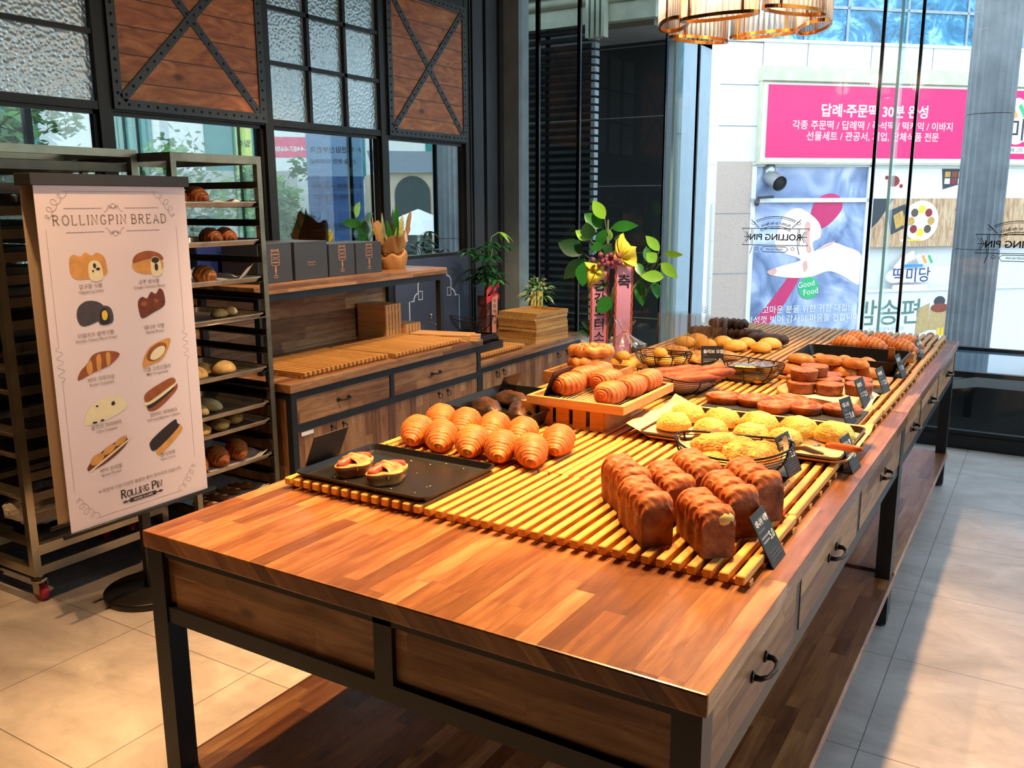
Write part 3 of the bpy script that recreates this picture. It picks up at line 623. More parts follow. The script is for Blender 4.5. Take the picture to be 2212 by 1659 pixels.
ap = [(-4.2, GZ), (-3.2, GZ), (-3.2, 1.75)] + [(-3.7 + .5 * math.cos(PI * k / 12), 1.75 + .5 * math.sin(PI * k / 12)) for k in range(13)]
MB().prism(ap, 2.0, 2.04, 0, MG).build('archway', plain('dark archway', '#3d4a48', .5), r)
MB().box(-4.85, -4.5, .1, 2.1, 2.05, 2.1, 0, MG).build('banner', plain('orange banner', '#e0914a', .6), r)
far_building('street_building', 'grey building with shop windows reflected behind the bread racks', -.6, 15, 2.4, 1.2, plain('grey render', '#a9aca5', .8, 0, .1, 3), [(x, x + 1.1, -.4, 1.2) for x in (-.3, 1.4, 3.1, 4.9, 7, 9.5)])
b = MB(); b.box(-1.25, .1, 2.75, 3.3, 1.3, 1.4, 0, MG); b.text('010-4487-6688', .19, MG @ T(-.58, 2.92, 1.41), 1, .01)
tag(b.build('shop_banner', [plain('rose banner', '#e0607c', .6), M_white]), 'rose red banner with a white phone number across the street', 'sign')
b = MB(); b.box(.55, .95, 1.2, 3.6, 1.9, 2.0, 0, MG); b.text('일식', .2, MG @ T(.75, 3.0, 2.01), 1, .01); b.text('한우', .2, MG @ T(.75, 2.4, 2.01), 1, .01)
tag(b.build('shop_banner', [plain('yellow green banner', '#d3d96a', .6), ch]), 'upright yellow green sign across the street', 'sign')
# blue clinic pylon
c = at(42.2, 12); a = math.radians(42.2); MP = frame((c.x, c.y, 0), (math.cos(a), -math.sin(a), 0), (0, 0, 1))
b = MB(); b.box(-.36, .36, GZ, 3.4, -.15, 0, 0, MP); b.box(-.36, .36, 1.86, 2.45, 0, .006, 1, MP); b.box(-.36, .36, 2.5, 3.3, 0, .006, 1, MP)
for k, (t, z, sz, m) in enumerate((('미앤맘산부인과', 2.17, .088, 2), ('(수술·분만·신생아실)', 2.03, .07, 2), ('미앤맘산부인과', 1.70, .088, 3), ('(외래·검진센터)', 1.58, .07, 3), ('이편한치과', 1.18, .10, 3), ('연세소아청소년과', .92, .088, 3))): b.text(t, sz, MP @ T(.03, z, .009), 2, .004)
for z in (2.17, 1.70): b.text('F', .08, MP @ T(-.32, z, .009), 2)
tag(b.build('clinic_pylon', [plain('blue pylon', '#4f6c9f', .4, 0, .05), plain('pale blue pylon', '#8fa9c9', .4, 0, .04), ch, ch]), 'blue clinic pylon sign standing by the street, mirrored in the kitchen glass', 'sign')
# street trees
def tree(loc, h, rad, seed, lab):
    rnd = random.Random(seed); r = root('street_tree', loc, lab, 'tree', 'trees along the street'); L = Vector(loc)
    b = MB(); b.tube([L, L + Vector((.06, .02, h * .45)), L + Vector((0, .05, h * .8))], [.11, .08, .04], 8)
    for k in range(6):
        a = k * 1.05; b.tube([L + Vector((.03, .03, h * (.4 + .05 * k))), L + Vector((math.cos(a) * rad * .7, math.sin(a) * rad * .7, h * (.6 + .05 * k)))], [.04, .012], 6)
    b.build('trunk', plain('grey bark', '#5d5348', .9, 0, .2), r)
    b = MB()
    cl = [(Vector((max(-.75, min(.75, rnd.gauss(0, .45))) * rad, max(-.75, min(.75, rnd.gauss(0, .45))) * rad, h * .68 + rnd.uniform(-.38, .42) * h * .55)), rnd.uniform(.25, .5) * rad) for _ in range(26)]
    for k in range(2600):
        cc, cr = cl[k % len(cl)]; d = Vector((rnd.gauss(0, 1), rnd.gauss(0, 1), rnd.gauss(0, .8))).normalized() * cr * rnd.uniform(.5, 1.05); p = L + cc + d
        u = Vector((rnd.uniform(-1, 1), rnd.uniform(-1, 1), rnd.uniform(-.6, .6))).normalized(); v = u.orthogonal().normalized(); s = rnd.uniform(.05, .1)
        b.add([p - u * s, p + v * s * .5, p + u * s, p - v * s * .5], [(0, 1, 2, 3)], k % 2)
    b.build('crown', [plain('leaf green', '#5d8a3a', .55, 0, .3, 2), plain('dark leaf green', '#3a6330', .55, 0, .3, 2)], r); return r
for az, d, h, rad, sd_, lab in ((60.5, 13, 4.4, 1.0, 3, 'street tree mirrored behind the taller bread rack'), (52.0, 16, 3.8, 1.1, 5, 'street tree mirrored above the rack of baked breads'), (46.3, 19, 3.7, .95, 9, 'street tree mirrored beside the blue pylon')):
    p = at(az, d, GZ); tree((p.x, p.y, GZ), h, rad, sd_, lab)
p = at(37.2, 17, GZ)
b = MB(); b.cyl((p.x, p.y, GZ), (p.x, p.y, 1.0), .03); b.lathe([(.9, .95), (.5, 1.2), (.02, 1.4)], 8, 0, T(p.x, p.y, 0), False)
tag(b.build('street_parasol', M_white), 'white parasol across the street mirrored near the corner post', 'parasol')

# ================================================================ kitchen behind the glass
M_kit = plain('grey kitchen tiles', '#777c78', .6, 0, .08, 4)
struct(MB().box(-5.0, -4.9, -3.4, 5.2, -.1, ZC).box(-4.9, -2.15, 5.1, 5.2, -.1, ZC).build('wall_kitchen', M_kit))
b = MB(); b.rbox(-4.85, -4.5, 2.85, 3.12, 2.06, 2.55, .02); b.box(-4.82, -4.55, 2.87, 3.1, 1.98, 2.06, 1); b.box(-4.499, -4.496, 2.98, 3.1, 2.36, 2.45, 2)
for y in (2.92, 2.99, 3.06): b.cyl((-4.7, y, 1.55), (-4.7, y, 1.98), .014, None, 8, 1)
tag(b.build('water_heater', [plain('heater cover', '#b9bdb4', .4), M_blk, M_yel]), 'grey water heater with a yellow label on the kitchen wall', 'water heater')
for k, (y, lab) in enumerate(((3.42, 'grey lidded bin in the kitchen, nearer the water heater'), (3.66, 'grey lidded bin in the kitchen, farther from the water heater'))):
    b = MB(); Mq = T(-4.45, y, 0); b.lathe([(.09, 1.82), (.115, 2.08), (.122, 2.08), (.122, 2.11), (.0, 2.115)], 4, 0, Mq @ rotz(PI / 4), False)
    tag(b.build('storage_bin', plain('pale grey plastic', '#a9b6ba', .5, 0, .05)), lab, 'bin', 'storage bins in the kitchen')
struct(MB().box(-4.75, -4.15, 3.2, 4.2, 1.77, 1.815).build('trim_20', M_irond))
r = root('kitchen_shelf_rack', (-3.5, 4.6, 0), 'white open shelf rack with white trays in the kitchen', 'shelf rack')
b = MB()
for x in (-3.5, -3.9):
    for y in (4.33, 4.90): b.box(x, x + .03, y, y + .035, 0, 1.82)
b.box(-3.5, -3.47, 4.33, 4.935, 1.75, 1.82); b.box(-3.9, -3.47, 4.33, 4.36, 1.75, 1.82); b.build('rack_frame', plain('ivory steel', '#e9efe6', .5, 0, .03), r)
for z in (1.60, 1.45, 1.25, 1.05): MB().rbox(-3.88, -3.46, 4.37, 4.9, z, z + .045, .012).build('tray', M_white, r)
b = MB(); Mq = T(-3.2, 1.76, 0)
b.lathe([(.16, 1.88), (.15, 1.9), (.095, 1.96), (.085, 2.06), (.05, 2.16), (.03, 2.2)], 20, 0, Mq); b.cyl((-3.2, 1.76, 2.2), (-3.2, 1.76, ZC), .006)
tag(b.build('pendant_lamp', plain('black enamel', '#14161a', .15)), 'black bell pendant lamp hanging in the kitchen', 'lamp')

# ================================================================ display tables
H = .7925; TW = 1.335
def pull(parent, c, out, along, w=.085, name='handle'):
    """cast bow handle: two footed posts and a curved grip"""
    c = Vector(c); o = Vector(out); a = Vector(along); b = MB()
    pts = [c - a * w / 2, c - a * w / 2 + o * .016, c - a * w * .32 + o * .027, c + o * .031, c + a * w * .32 + o * .027, c + a * w / 2 + o * .016, c + a * w / 2]
    b.tube(pts, [.007, .0055, .0045, .005, .0045, .0055, .007], 8)
    for s in (-1, 1): b.cyl(c + a * s * w / 2, c + a * s * w / 2 + o * .005, .012, .009, 10)
    b.build(name, M_pull, parent)
def ring(parent, c, out):
    c = Vector(c); o = Vector(out); b = MB(); b.cyl(c, c + o * .012, .010, .006, 10)
    s = o.cross(Vector((0, 0, 1))); b.tube([c + o * .013 + Vector((0, 0, -.016)) + (s * math.cos(2 * PI * k / 14) + Vector((0, 0, math.sin(2 * PI * k / 14)))) * .016 for k in range(14)], .0026, 6, True)
    b.build('ring_pull', M_pull, parent)
M_pull = plain('aged bronze pull', '#3a322a', .35, .85, .3, 60)
def table(y0, y1, lab, posts, x1=TW):
    r = root('display_table', (x1 / 2, (y0 + y1) / 2, 0), lab, 'table', 'acacia display tables')
    b = MB(); b.rbox(0, x1, y0, y1, H - .04, H, .004); b.build('tabletop', M_top, r)
    f = MB(); lg = .05; e = .008
    for x in (e, x1 - e - lg):
        for y in (y0 + .004, y1 - .004 - lg):
            l = MB(); l.box(x, x + lg, y, y + lg, .012, H - .04); l.cyl((x + .025, y + .025, 0), (x + .025, y + .025, .014), .022, None, 14); l.build('leg', M_iron, r)
    zb, zt = .578, .616
    for x in (e + .004, x1 - e - .034):
        f.box(x, x + .03, y0 + .05, y1 - .05, zb, zt)
        f.box(x, x + .03, y0 + .05, y1 - .05, H - .055, H - .04)
        for y in posts: f.box(x, x + .03, y - .02, y + .02, zt, H - .04)
    for y in (y0 + .008, y1 - .038):
        f.box(e + .05, x1 - e - .05, y, y + .03, zb, zt); f.box(e + .05, x1 - e - .05, y, y + .03, H - .055, H - .04); f.box(x1 / 2 + .005, x1 / 2 + .05, y, y + .03, zt, H - .04)
    f.build('frame', M_iron, r)
    for xa, xb in ((e + .05, x1 / 2 + .005), (x1 / 2 + .05, x1 - e - .05)):
        MB().box(xa, xb, y0 + .020, y0 + .034, zt, H - .055).build('end_panel', M_draw0, r)
    ed = [y0 + .054] + [v for y in posts for v in (y - .02, y + .02)] + [y1 - .054]
    for k in range(0, len(ed), 2):
        ya, yb = ed[k], ed[k + 1]
        d = MB().box(x1 - e - .022, x1 - e - .002, ya + .002, yb - .002, zt + .002, H - .056).build('drawer', M_draw, r)
        pull(d, (x1 - e - .002, (ya + yb) / 2, .682), (1, 0, 0), (0, 1, 0))
        MB().box(e + .002, e + .022, ya + .002, yb - .002, zt + .002, H - .056).build('side_panel', M_draw, r)
    MB().rbox(.0, x1 + .002, y0 + .02, y1 - .01, .16, .185, .003).build('lower_shelf', M_top, r)
    return r
table(0, 2.098, 'long acacia display table with black steel legs, nearest to the viewer', (.61, 1.29))
table(2.102, 3.976, 'second acacia display table, standing end to end beyond the near one by the window', (2.59, 3.20), TW - .004)
# slatted pallets, two columns of nine
ZP = .8225
pw, pl = .602, .391
b = MB(); n = 19; sw = .0185
for k in range(n):
    x = -pw / 2 + sw / 2 + (pw - sw) * k / (n - 1); b.rbox(x - sw / 2, x + sw / 2, -pl / 2, pl / 2, .011, .030, .0022, 0, None, 1)
src = tag(b.build('slatted_pallet', M_slat), 'slatted pallet', 'pallet', 'slatted wooden pallets along the tables')
b = MB()
for y in (-.16, -.055, .055, .16): b.box(-pw / 2 - .004, pw / 2 + .004, y - .011, y + .011, 0, .011)
b.build('cross_batten', M_slatx, src)
mk = Maker(src); ORD = ['first', 'second', 'third', 'fourth', 'fifth', 'sixth', 'seventh', 'eighth', 'ninth', 'tenth', 'eleventh', 'twelfth']
for j in range(9):
    for i in range(2):
        rn = random.uniform(-.004, .004)
        mk.put((.363 + i * .609 + rn, .382 + .197 + j * .3955, H), random.uniform(-.004, .004),
               '%s slatted pallet from the near edge in the column along the %s' % (ORD[j], ('racks and counters', 'drawer side with handles')[i]))
# ================================================================ counters by the kitchen wall
def counter(name, lab, xf, xb, y0, y1, zt, drawers, doors, rings, zd):
    r = root(name, ((xf + xb) / 2, (y0 + y1) / 2, 0), lab, 'counter', 'low acacia counters'); e = .012
    MB().rbox(xb, xf, y0, y1, zt - .04, zt, .003).build('worktop', M_ctop, r)
    f = MB(); xa = xf - e
    for y in (y0 + .012, y1 - .047): f.box(xa - .035, xa, y, y + .035, 0, zt - .04); f.box(xb + .01, xb + .045, y, y + .035, 0, zt - .04)
    f.box(xa - .035, xa, y0 + .047, y1 - .047, zt - .075, zt - .04); f.box(xa - .035, xa, y0 + .047, y1 - .047, .03, .065)
    for y in (y0 + .012, y1 - .047): f.box(xb + .045, xa - .035, y, y + .035, zt - .075, zt - .04); f.box(xb + .045, xa - .035, y, y + .035, .03, .065)
    if drawers:
        f.box(xa - .035, xa, y0 + .047, y1 - .047, zd - .035, zd)
        for y in drawers[1:-1]: f.box(xa - .035, xa, y - .016, y + .016, zd, zt - .075)
    f.build('frame', M_slatef, r)
    MB().box(xb + .02, xa - .03, y0 + .022, y0 + .032, .05, zt - .075).build('side_panel', M_door, r); MB().box(xb + .02, xa - .03, y1 - .032, y1 - .022, .05, zt - .075).build('side_panel', M_door, r)
    ztop = zt - .076
    if drawers:
        for k in range(len(drawers) - 1):
            ya, yb = drawers[k] + .018, drawers[k + 1] - .018
            d = MB().box(xa - .024, xa - .006, ya, yb, zd + .001, zt - .076).build('drawer', M_draw, r)
            pull(d, (xa - .006, (ya + yb) / 2 - .02, (zd + zt - .075) / 2 + .005), (1, 0, 0), (0, 1, 0), .075)
        ztop = zd - .036
    for k in range(len(doors) - 1):
        d = MB().box(xa - .024, xa - .006, doors[k] + .0015, doors[k + 1] - .0015, .066, ztop).build('door', M_door, r)
        for yr in rings:
            if doors[k] < yr < doors[k + 1]: ring(d, (xa - .006, yr, ztop - .022), (1, 0, 0))
    return r
M_slatef = plain('slate black steel', '#22272b', .42, .3, .1, 20)
c1 = counter('storage_counter', 'taller low counter with drawers, doors and an upper shelf beside the bread rack', -1.225, -1.955, 1.668, 3.287, .70, [1.70, 2.418, 3.255], [1.715, 1.983, 2.277, 2.581, 2.885, 3.24], (1.947, 2.03, 2.842, 2.929), .50)
MB().box(-1.238, -1.2365, 1.735, 1.815, .440, .458).build('name_strip', M_white, c1, label='small white name strip')
c2 = counter('storage_counter', 'lower counter with vertical board doors holding the tray stack near the corner', -1.253, -1.955, 3.292, 4.765, .55, None, [3.34, 3.55, 3.85, 4.11, 4.41, 4.72], (3.508, 3.592, 4.33, 4.47), .5)
MB().rbox(-1.958, -1.49, 1.73, 3.282, 1.09, 1.13, .003).build('upper_shelf', M_ctop, c1)
b = MB()
for x in (-1.535, -1.945):
    for y in (1.76, 3.23): b.box(x, x + .035, y, y + .035, .70, 1.055)
    b.box(x, x + .035, 1.76, 3.265, 1.055, 1.09)
for y in (1.76, 3.23): b.box(-1.91, -1.535, y, y + .035, 1.055, 1.09)
b.build('shelf_frame', M_slatef, c1)
MB().box(-1.955, -1.935, 1.70, 3.235, .70, 1.055).box(-1.935, -1.92, 1.70, 3.235, .70, .712).build('back_board', M_board, c1)
# pallets lying on the counters
b = MB(); cw, cl = .62, .46
for k in range(20):
    y = -cw / 2 + .009 + (cw - .018) * k / 19; b.rbox(-cl / 2, cl / 2, y - .009, y + .009, .011, .030, .002, 0, None, 1)
src = tag(b.build('slatted_pallet', M_slatx), 'x', 'pallet', 'slatted pallets on the counters')
b = MB()
for x in (-.17, .0, .17): b.box(x - .012, x + .012, -cw / 2, cw / 2, 0, .011)
b.build('cross_batten', M_slat, src); mk = Maker(src)
mk.put((-1.50, 2.12, .70), .0, 'slatted pallet on the taller counter, beside the bread rack'); mk.put((-1.47, 2.77, .70), .0, 'slatted pallet on the taller counter, against the stacked risers')
mk.put((-1.50, 3.61, .55), .0, 'slatted pallet on the lower counter under the black trays', (.9, .95, 1))
# small wooden riser boxes
def riser(b, w, d, h, M=None):
    t = .010
    b.box(-w / 2, w / 2, -d / 2, d / 2, h - t, h, 0, M); b.box(-w / 2, w / 2, -d / 2, d / 2, 0, t, 0, M)
    b.box(-w / 2, -w / 2 + t, -d / 2, d / 2, t, h - t, 0, M); b.box(w / 2 - t, w / 2, -d / 2, d / 2, t, h - t, 0, M)
    for k in range(5): b.box(-w / 2 + w * (k + .12) / 5, -w / 2 + w * (k + .88) / 5, -d / 2 - .003, -d / 2 + .004, 0, h, 0, M)
for (x, y, z, h, lab) in ((-1.80, 3.0, .70, .085, 'lowest of three stacked open riser boxes against the back board'), (-1.80, 3.0, .785, .085, 'middle of three stacked open riser boxes against the back board'), (-1.80, 2.998, .87, .048, 'shallow riser box topping the stack of three'), (-1.77, 3.155, .70, .085, 'single open riser box standing right beside the stack of three')):
    b = MB(); riser(b, .15, .22, h, T(x, y, z) @ rotz(PI / 2) if False else T(x, y, z) @ rotz(.0) @ Matrix.Rotation(PI / 2, 4, 'Z') @ Matrix.Scale(1, 4))
    tag(b.build('riser_box', M_beech), lab, 'box', 'open wooden riser boxes')
for k in range(3):
    b = MB(); Mq = T(-1.36, 3.165, .70 + .0145 * k) @ rotz(.12 + .05 * k); b.rbox(-.26, .12, -.065, .065, 0, .014, .004, 0, Mq); b.rbox(.11, .17, -.025, .025, 0, .014, .004, 0, Mq)
    tag(b.build('serving_board', M_beech), ('bottom', 'middle', 'top')[k] + ' wooden serving board of three stacked beside the counter pallet', 'board', 'stacked serving boards')
b = MB(); prof = [(.115 * math.cos(t * PI / 2 / 9), .115 * math.sin(t * PI / 2 / 9)) for t in range(10)]
gl = G('clear dome glass'); fa = gl.n('LayerWeight', {0: .35}).outputs['Facing']; mx = gl.n('MixShader', {0: gl.math('MULTIPLY_ADD', gl.math('POWER', fa, 2.0), .6, .05), 1: gl.n('BsdfTransparent').outputs[0], 2: gl.n('BsdfGlossy', {'Roughness': .02}).outputs[0]}); gl.t.links.new(mx.outputs[0], gl.out.inputs[0]); M_dome = gl.mat
b.lathe(prof, 28, 0, T(-1.78, 3.50, .64), True, 1, 1, False); dm = b.build('cake_dome', M_dome); tag(dm, 'clear glass cake dome with a metal knob behind the shelf leg', 'dome')
MB().cyl((-1.78, 3.50, .755), (-1.78, 3.50, .785), .006, None, 10).cyl((-1.78, 3.50, .785), (-1.78, 3.50, .797), .013, .010, 12).build('knob', M_steel, dm)
MB().lathe([(.13, .62), (.135, .63), (.135, .64), (.05, .64)], 28, 0, T(-1.78, 3.50, 0)).lathe([(.07, .55), (.03, .57), (.03, .62)], 20, 0, T(-1.78, 3.50, 0)).build('stand', M_steel, dm)
# black tray stack, wire basket, pale tray stack on the lower counter
for k in range(5):
    z = .58 + .017 * k + (.012 if k > 2 else 0); b = MB(); dx, dy = (.0, .0) if k < 3 else (-.03, -.03); x0, x1, y0, y1 = -1.62 + dx, -1.34 + dx, 3.37 + dy, 3.70 + dy
    b.box(x0, x1, y0, y1, z, z + .004); b.tube([(x0, y0, z + .014), (x1, y0, z + .014), (x1, y1, z + .014), (x0, y1, z + .014)], .004, 6, True)
    b.ring4(x0, x1, y0, y1, z + .004, z + .013, .004)
    tag(b.build('black_tray', M_blk), ('lowest', 'second lowest', 'third lowest', 'second highest', 'topmost')[k] + ' of the five black trays stacked on the lower counter', 'tray', 'stacked black trays')
def wire_basket(b, rx, ry, h, bx, by, rings=9, ribs=8, dip=0.0, M=None, wr=.0016):
    """shallow boat-shaped wire basket: rim, hoops and ribs"""
    def P(a, t):
        k = 1 - (1 - t) ** 2.0; x = (bx + (rx - bx) * k) * math.cos(a); y = (by + (ry - by) * k) * math.sin(a)
        return Vector((x, y, h * t + dip * t * (abs(math.cos(a)) ** 2 - .5)))
    N = 40
    for i in range(rings + 1):
        t = i / rings; b.tube([P(2 * PI * k / N, t) for k in range(N)], wr * (1.7 if i in (0, rings) else .8), 5, True, 0, False, True)
    for k in range(ribs): a = 2 * PI * (k + .5) / ribs; b.tube([P(a, i / 8) for i in range(9)], wr * 1.5, 5)
    for k in range(4): a = PI * k / 4; b.tube([P(a, 0), P(a + PI, 0)], wr, 5)
    if M is not None: b.v = [M @ v for v in b.v]
    return P
b = MB(); wire_basket(b, .15, .11, .085, .09, .06, 7, 8, .03, T(-1.62, 3.75, .668) @ rotz(.5)); b.v = [v + Vector((0, 0, 0)) for v in b.v]
tag(b.build('wire_basket', M_wire), 'empty black wire basket on the black trays of the lower counter', 'basket')
b0 = None
for k in range(8):
    b = MB(); Mq = T(-1.455 + random.uniform(-.006, .006), 4.30 + random.uniform(-.006, .006), .55 + .0265 * k) @ rotz(-.10 + random.uniform(-.015, .015))
    t = .012; hx, hy = .165, .20
    b.box(-hx, hx, -hy, hy, 0, .006, 0, Mq)
    b.ring4(-hx, hx, -hy, hy, .006, .0255, t, 0, Mq)
    tag(b.build('wooden_tray', straight('tray timber %d' % k, 'y', ('#d9ab66', '#c9964f', '#b7813f')[k % 3], ('#b8843f', '#a87434', '#8f5f2a')[k % 3], .5)), (ORD[k] + ' wooden tray from the bottom of the tall stack of eight') if k < 7 else 'topmost wooden tray of the tall stack of eight', 'tray', 'wooden trays stacked on the lower counter')
# cake boxes on the upper shelf
M_box = plain('charcoal carton', '#34373d', .55, 0, .06, 8); M_kraft_ink = plain('copper print', '#c98b5e', .5, .1, .05)
def cake_print(b, M, s):
    el = lambda cz, rx, rz: [(rx * math.cos(2 * PI * k / 24), cz + rz * math.sin(2 * PI * k / 24)) for k in range(24)]
    for cz in (.045, .033, .012, 0): b.line2([(x * s * 22, z * s * 22) for x, z in el(cz, .022, .008)], .0022, M, 1, True)
    for sx in (-1, 1): b.line2([(sx * .022 * 22 * s, 0), (sx * .022 * 22 * s, .045 * 22 * s)], .0022, M, 1)
    for k in range(9): b.line2([(.022 * math.cos(PI * k / 8) * 22 * s * .9, (.052) * 22 * s), (.022 * math.cos(PI * k / 8) * 22 * s * .9, (.060) * 22 * s)], .003, M, 1)
    b.line2([(0, -.008 * 22 * s), (0, -.045 * 22 * s)], .005, M, 1); b.line2([(x * s * 22, z * s * 22) for x, z in el(-.026, .004, .010)], .002, M, 1, True)
    b.line2([(-.012 * 22 * s, -.048 * 22 * s), (.012 * 22 * s, -.048 * 22 * s), (.008 * 22 * s, -.058 * 22 * s), (-.01 * 22 * s, -.056 * 22 * s)], .003, M, 1, True)
    b.text('Rolling Pin', .012, M @ T(0, -.088 * 22 * s, 0), 1)
for k, (ya, yb, z1, lab) in enumerate(((1.865, 2.092, 1.325, 'charcoal cake box with copper cake print, beside the rack post'), (2.112, 2.352, 1.325, 'plain charcoal box with only a tiny copper line of text'), (2.365, 2.568, 1.305, 'charcoal cake box with copper cake print, second from the wrapped plant'), (2.580, 2.80, 1.303, 'charcoal cake box with copper cake print, nearest the wrapped plant'))):
    xf = -1.60; b = MB(); b.rbox(-1.86, xf, ya, yb, 1.13, z1, .002, 0, None, 1); b.box(-1.858, xf + .0015, ya + .001, yb - .001, z1 - .003, z1 + .001, 2)
    Mq = frame((xf + .001, (ya + yb) / 2, 1.225), (0, 1, 0), (0, 0, 1))
    if k != 1: cake_print(b, Mq, .055)
    else: b.text('Rolling Pin', .014, Mq @ T(0, -.01, 0), 1); b.line2([(-.03, -.02), (.03, -.02)], .0015, Mq, 1)
    tag(b.build('cake_box', [M_box, M_kraft_ink, plain('carton lid edge', '#41454c', .5)]), lab, 'box', 'charcoal boxes on the upper shelf')
MB().box(-1.92, -1.90, 1.75, 1.95, 1.14, 1.33).build('blue_folder', plain('deep blue card', '#1b2a6b', .5)); tag(bpy.data.objects['blue_folder'], 'deep blue card standing behind the rack trays on the upper shelf', 'card')

# ================================================================ bakery racks
def caster(r, x, y, nm='caster'):
    b = MB(); b.cyl((x, y, .085), (x, y, .12), .016, None, 10, 1); b.lathe([(.03, .078), (.032, .09), (.02, .098)], 16, 1, T(x, y, 0))
    for s in (-1, 1): b.box(x - .02, x + .02, y + s * .018 - .002, y + s * .018 + .002, .03, .085, 1)
    b.tube([(x, y - .015, .036), (x, y - .012, .036), (x, y + .012, .036), (x, y + .015, .036)], [.030, .036, .036, .030], 20, False, 0); b.build(nm, [plain('red caster tyre', '#a01f2c', .5), M_steel], r)
def tray_mesh(b, x0, x1, y0, y1, z, h=.022, fl=.010, mat=0):
    def rr(a, c, d, e, r, n=4):
        o = []
        for cx, cy, a0 in ((c - r, e - r, 0), (a + r, e - r, 90), (a + r, d + r, 180), (c - r, d + r, 270)): o += [(cx + r * math.cos(math.radians(a0 + 90 * k / n)), cy + r * math.sin(math.radians(a0 + 90 * k / n))) for k in range(n + 1)]
        return o
    lo = rr(x0 + fl, x1 - fl, y0 + fl, y1 - fl, .018); hi = rr(x0, x1, y0, y1, .024); ho = rr(x0 - .005, x1 + .005, y0 - .005, y1 + .005, .027); n = len(lo)
    vs = [(x, y, z + .0015) for x, y in lo] + [(x, y, z + h) for x, y in hi] + [(x, y, z + h) for x, y in ho] + [(x, y, z + h - .005) for x, y in ho] + [(x, y, z + h - .005) for x, y in hi] + [(x, y, z - .0005) for x, y in lo]
    fs = [tuple(range(n)), tuple(range(5 * n, 6 * n))[::-1]]
    for L in range(5): fs += [(L * n + k, L * n + (k + 1) % n, (L + 1) * n + (k + 1) % n, (L + 1) * n + k) for k in range(n)]
    b.add(vs, fs, mat, False); return b
# rack beside the wall, open towards the viewer's side of the room
r = root('bakery_rack', (-1.74, .86, 0), 'wide steel bakery rack on red casters standing behind the menu banner', 'rack', 'steel bakery racks')
x0, x1, y0, y1, zt = -1.97, -1.495, .555, 1.165, 1.735; p = .03; b = MB()
for x in (x0, x1 - p):
    for y in (y0, y1 - p): b.box(x, x + p, y, y + p, .12, zt)
    b.box(x, x + p, y0 + p, y1 - p, zt - p, zt); b.box(x, x + p, y0 + p, y1 - p, .12, .155)
for y in (y0, y1 - p): b.box(x0 + p, x1 - p, y, y + p, .12, .155)
b.box(x0 + p, x1 - p, y1 - p, y1, zt - p, zt); b.box(x1 - p, x1, y0 + p, y1 - p, .20, .24); b.build('frame', M_steel, r)
zs = [.32 + .083 * k for k in range(17)]; M_ledge = plain('dull steel ledge', '#6e6355', .38, .85, .2, 8)
for z in zs:
    for x, xw in ((x0 + p, x0 + p), (x1 - p - .024, x1 - p - .003)): MB().box(x, x + .024, y0 + .01, y1 - .01, z, z + .003).box(xw, xw + .003, y0 + .01, y1 - .01, z + .003, z + .034).build('tray_ledge', M_ledge, r)
for x in (x0 + .05, x1 - .05):
    for y in (y0 + .045, y1 - .045): caster(r, x, y)
LAB = ['lowest', 'second', 'third', 'fourth', 'fifth', 'sixth', 'seventh', 'eighth', 'ninth', 'tenth', 'topmost']
for k, zi in enumerate((1, 3, 4, 6, 7, 9, 10, 12, 13, 14, 16)):
    b = MB(); tray_mesh(b, x0 + p + .012, x1 - p - .012, y0 + .02, y1 - .03, zs[zi] + .0035)
    tag(b.build('baking_tray', M_alu), LAB[k] + ' metal tray inside the wide rack behind the menu banner', 'tray', 'trays in the wide rack')
b = MB()
def crumple(u, v):
    a = 2 * PI * u; t = PI * v; rr = .085 * (1 + .35 * noise.noise(Vector((math.cos(a) * 2.2, math.sin(a) * 2.2, t * 2.0 + 3))))
    return (-1.70 + rr * 1.15 * math.sin(t) * math.cos(a), .74 + rr * 1.8 * math.sin(t) * math.sin(a), .245 + .088 + .085 * -math.cos(t) * (1 + .2 * noise.noise(Vector((a, t * 3, 1)))))
b.surf(crumple, 26, 14, True, False, 0, None, False)
MB().box(x0 + p, x1 - p, y0 + .03, y1 - .03, .22, .225).build('bottom_plate', M_steel, r)
tag(b.build('paper_bag', plain('crumpled white paper', '#cfc4b4', .75, 0, .12, 14)), 'crumpled white paper bag at the bottom of the wide rack', 'bag')
# narrow rack with the baked breads
r = root('bakery_rack', (-1.60, 1.39, 0), 'narrow steel bakery rack filled with trays of baked bread', 'rack', 'steel bakery racks')
x0, x1, y0, y1, zt = -1.90, -1.295, 1.168, 1.638, 1.722; b = MB(); p = .026
for x in (x0, x1 - p):
    for y in (y0, y1 - p): b.box(x, x + p, y, y + p, .12, zt)
    b.box(x, x + p, y0 + p, y1 - p, zt - .034, zt); b.box(x, x + p, y0 + p, y1 - p, .12, .155)
for y in (y0, y1 - p): b.box(x0 + p, x1 - p, y, y + p, zt - .034, zt); b.box(x0 + p, x1 - p, y, y + p, .12, .155)
for z in (.45, .75, 1.05, 1.35): b.box(x0, x0 + .012, y0, y1, z, z + .04)
b.build('frame', plain('stained steel', '#8f8674', .35, .9, .3, 9), r)
zs = [.20 + .0815 * k for k in range(18)]; M_ledge2 = plain('dark steel ledge', '#4a4136', .4, .85, .2, 8)
for z in zs:
    for ya, yw in ((y0 + p, y0 + p), (y1 - p - .022, y1 - p - .002)): MB().box(x0 + .01, x1 - .004, ya, ya + .022, z, z + .003).box(x0 + .01, x1 - .004, yw, yw + .002, z + .003, z + .03).build('tray_ledge', M_ledge2, r)
for x in (x0 + .05, x1 - .05):
    for y in (y0 + .04, y1 - .04): caster(r, x, y)
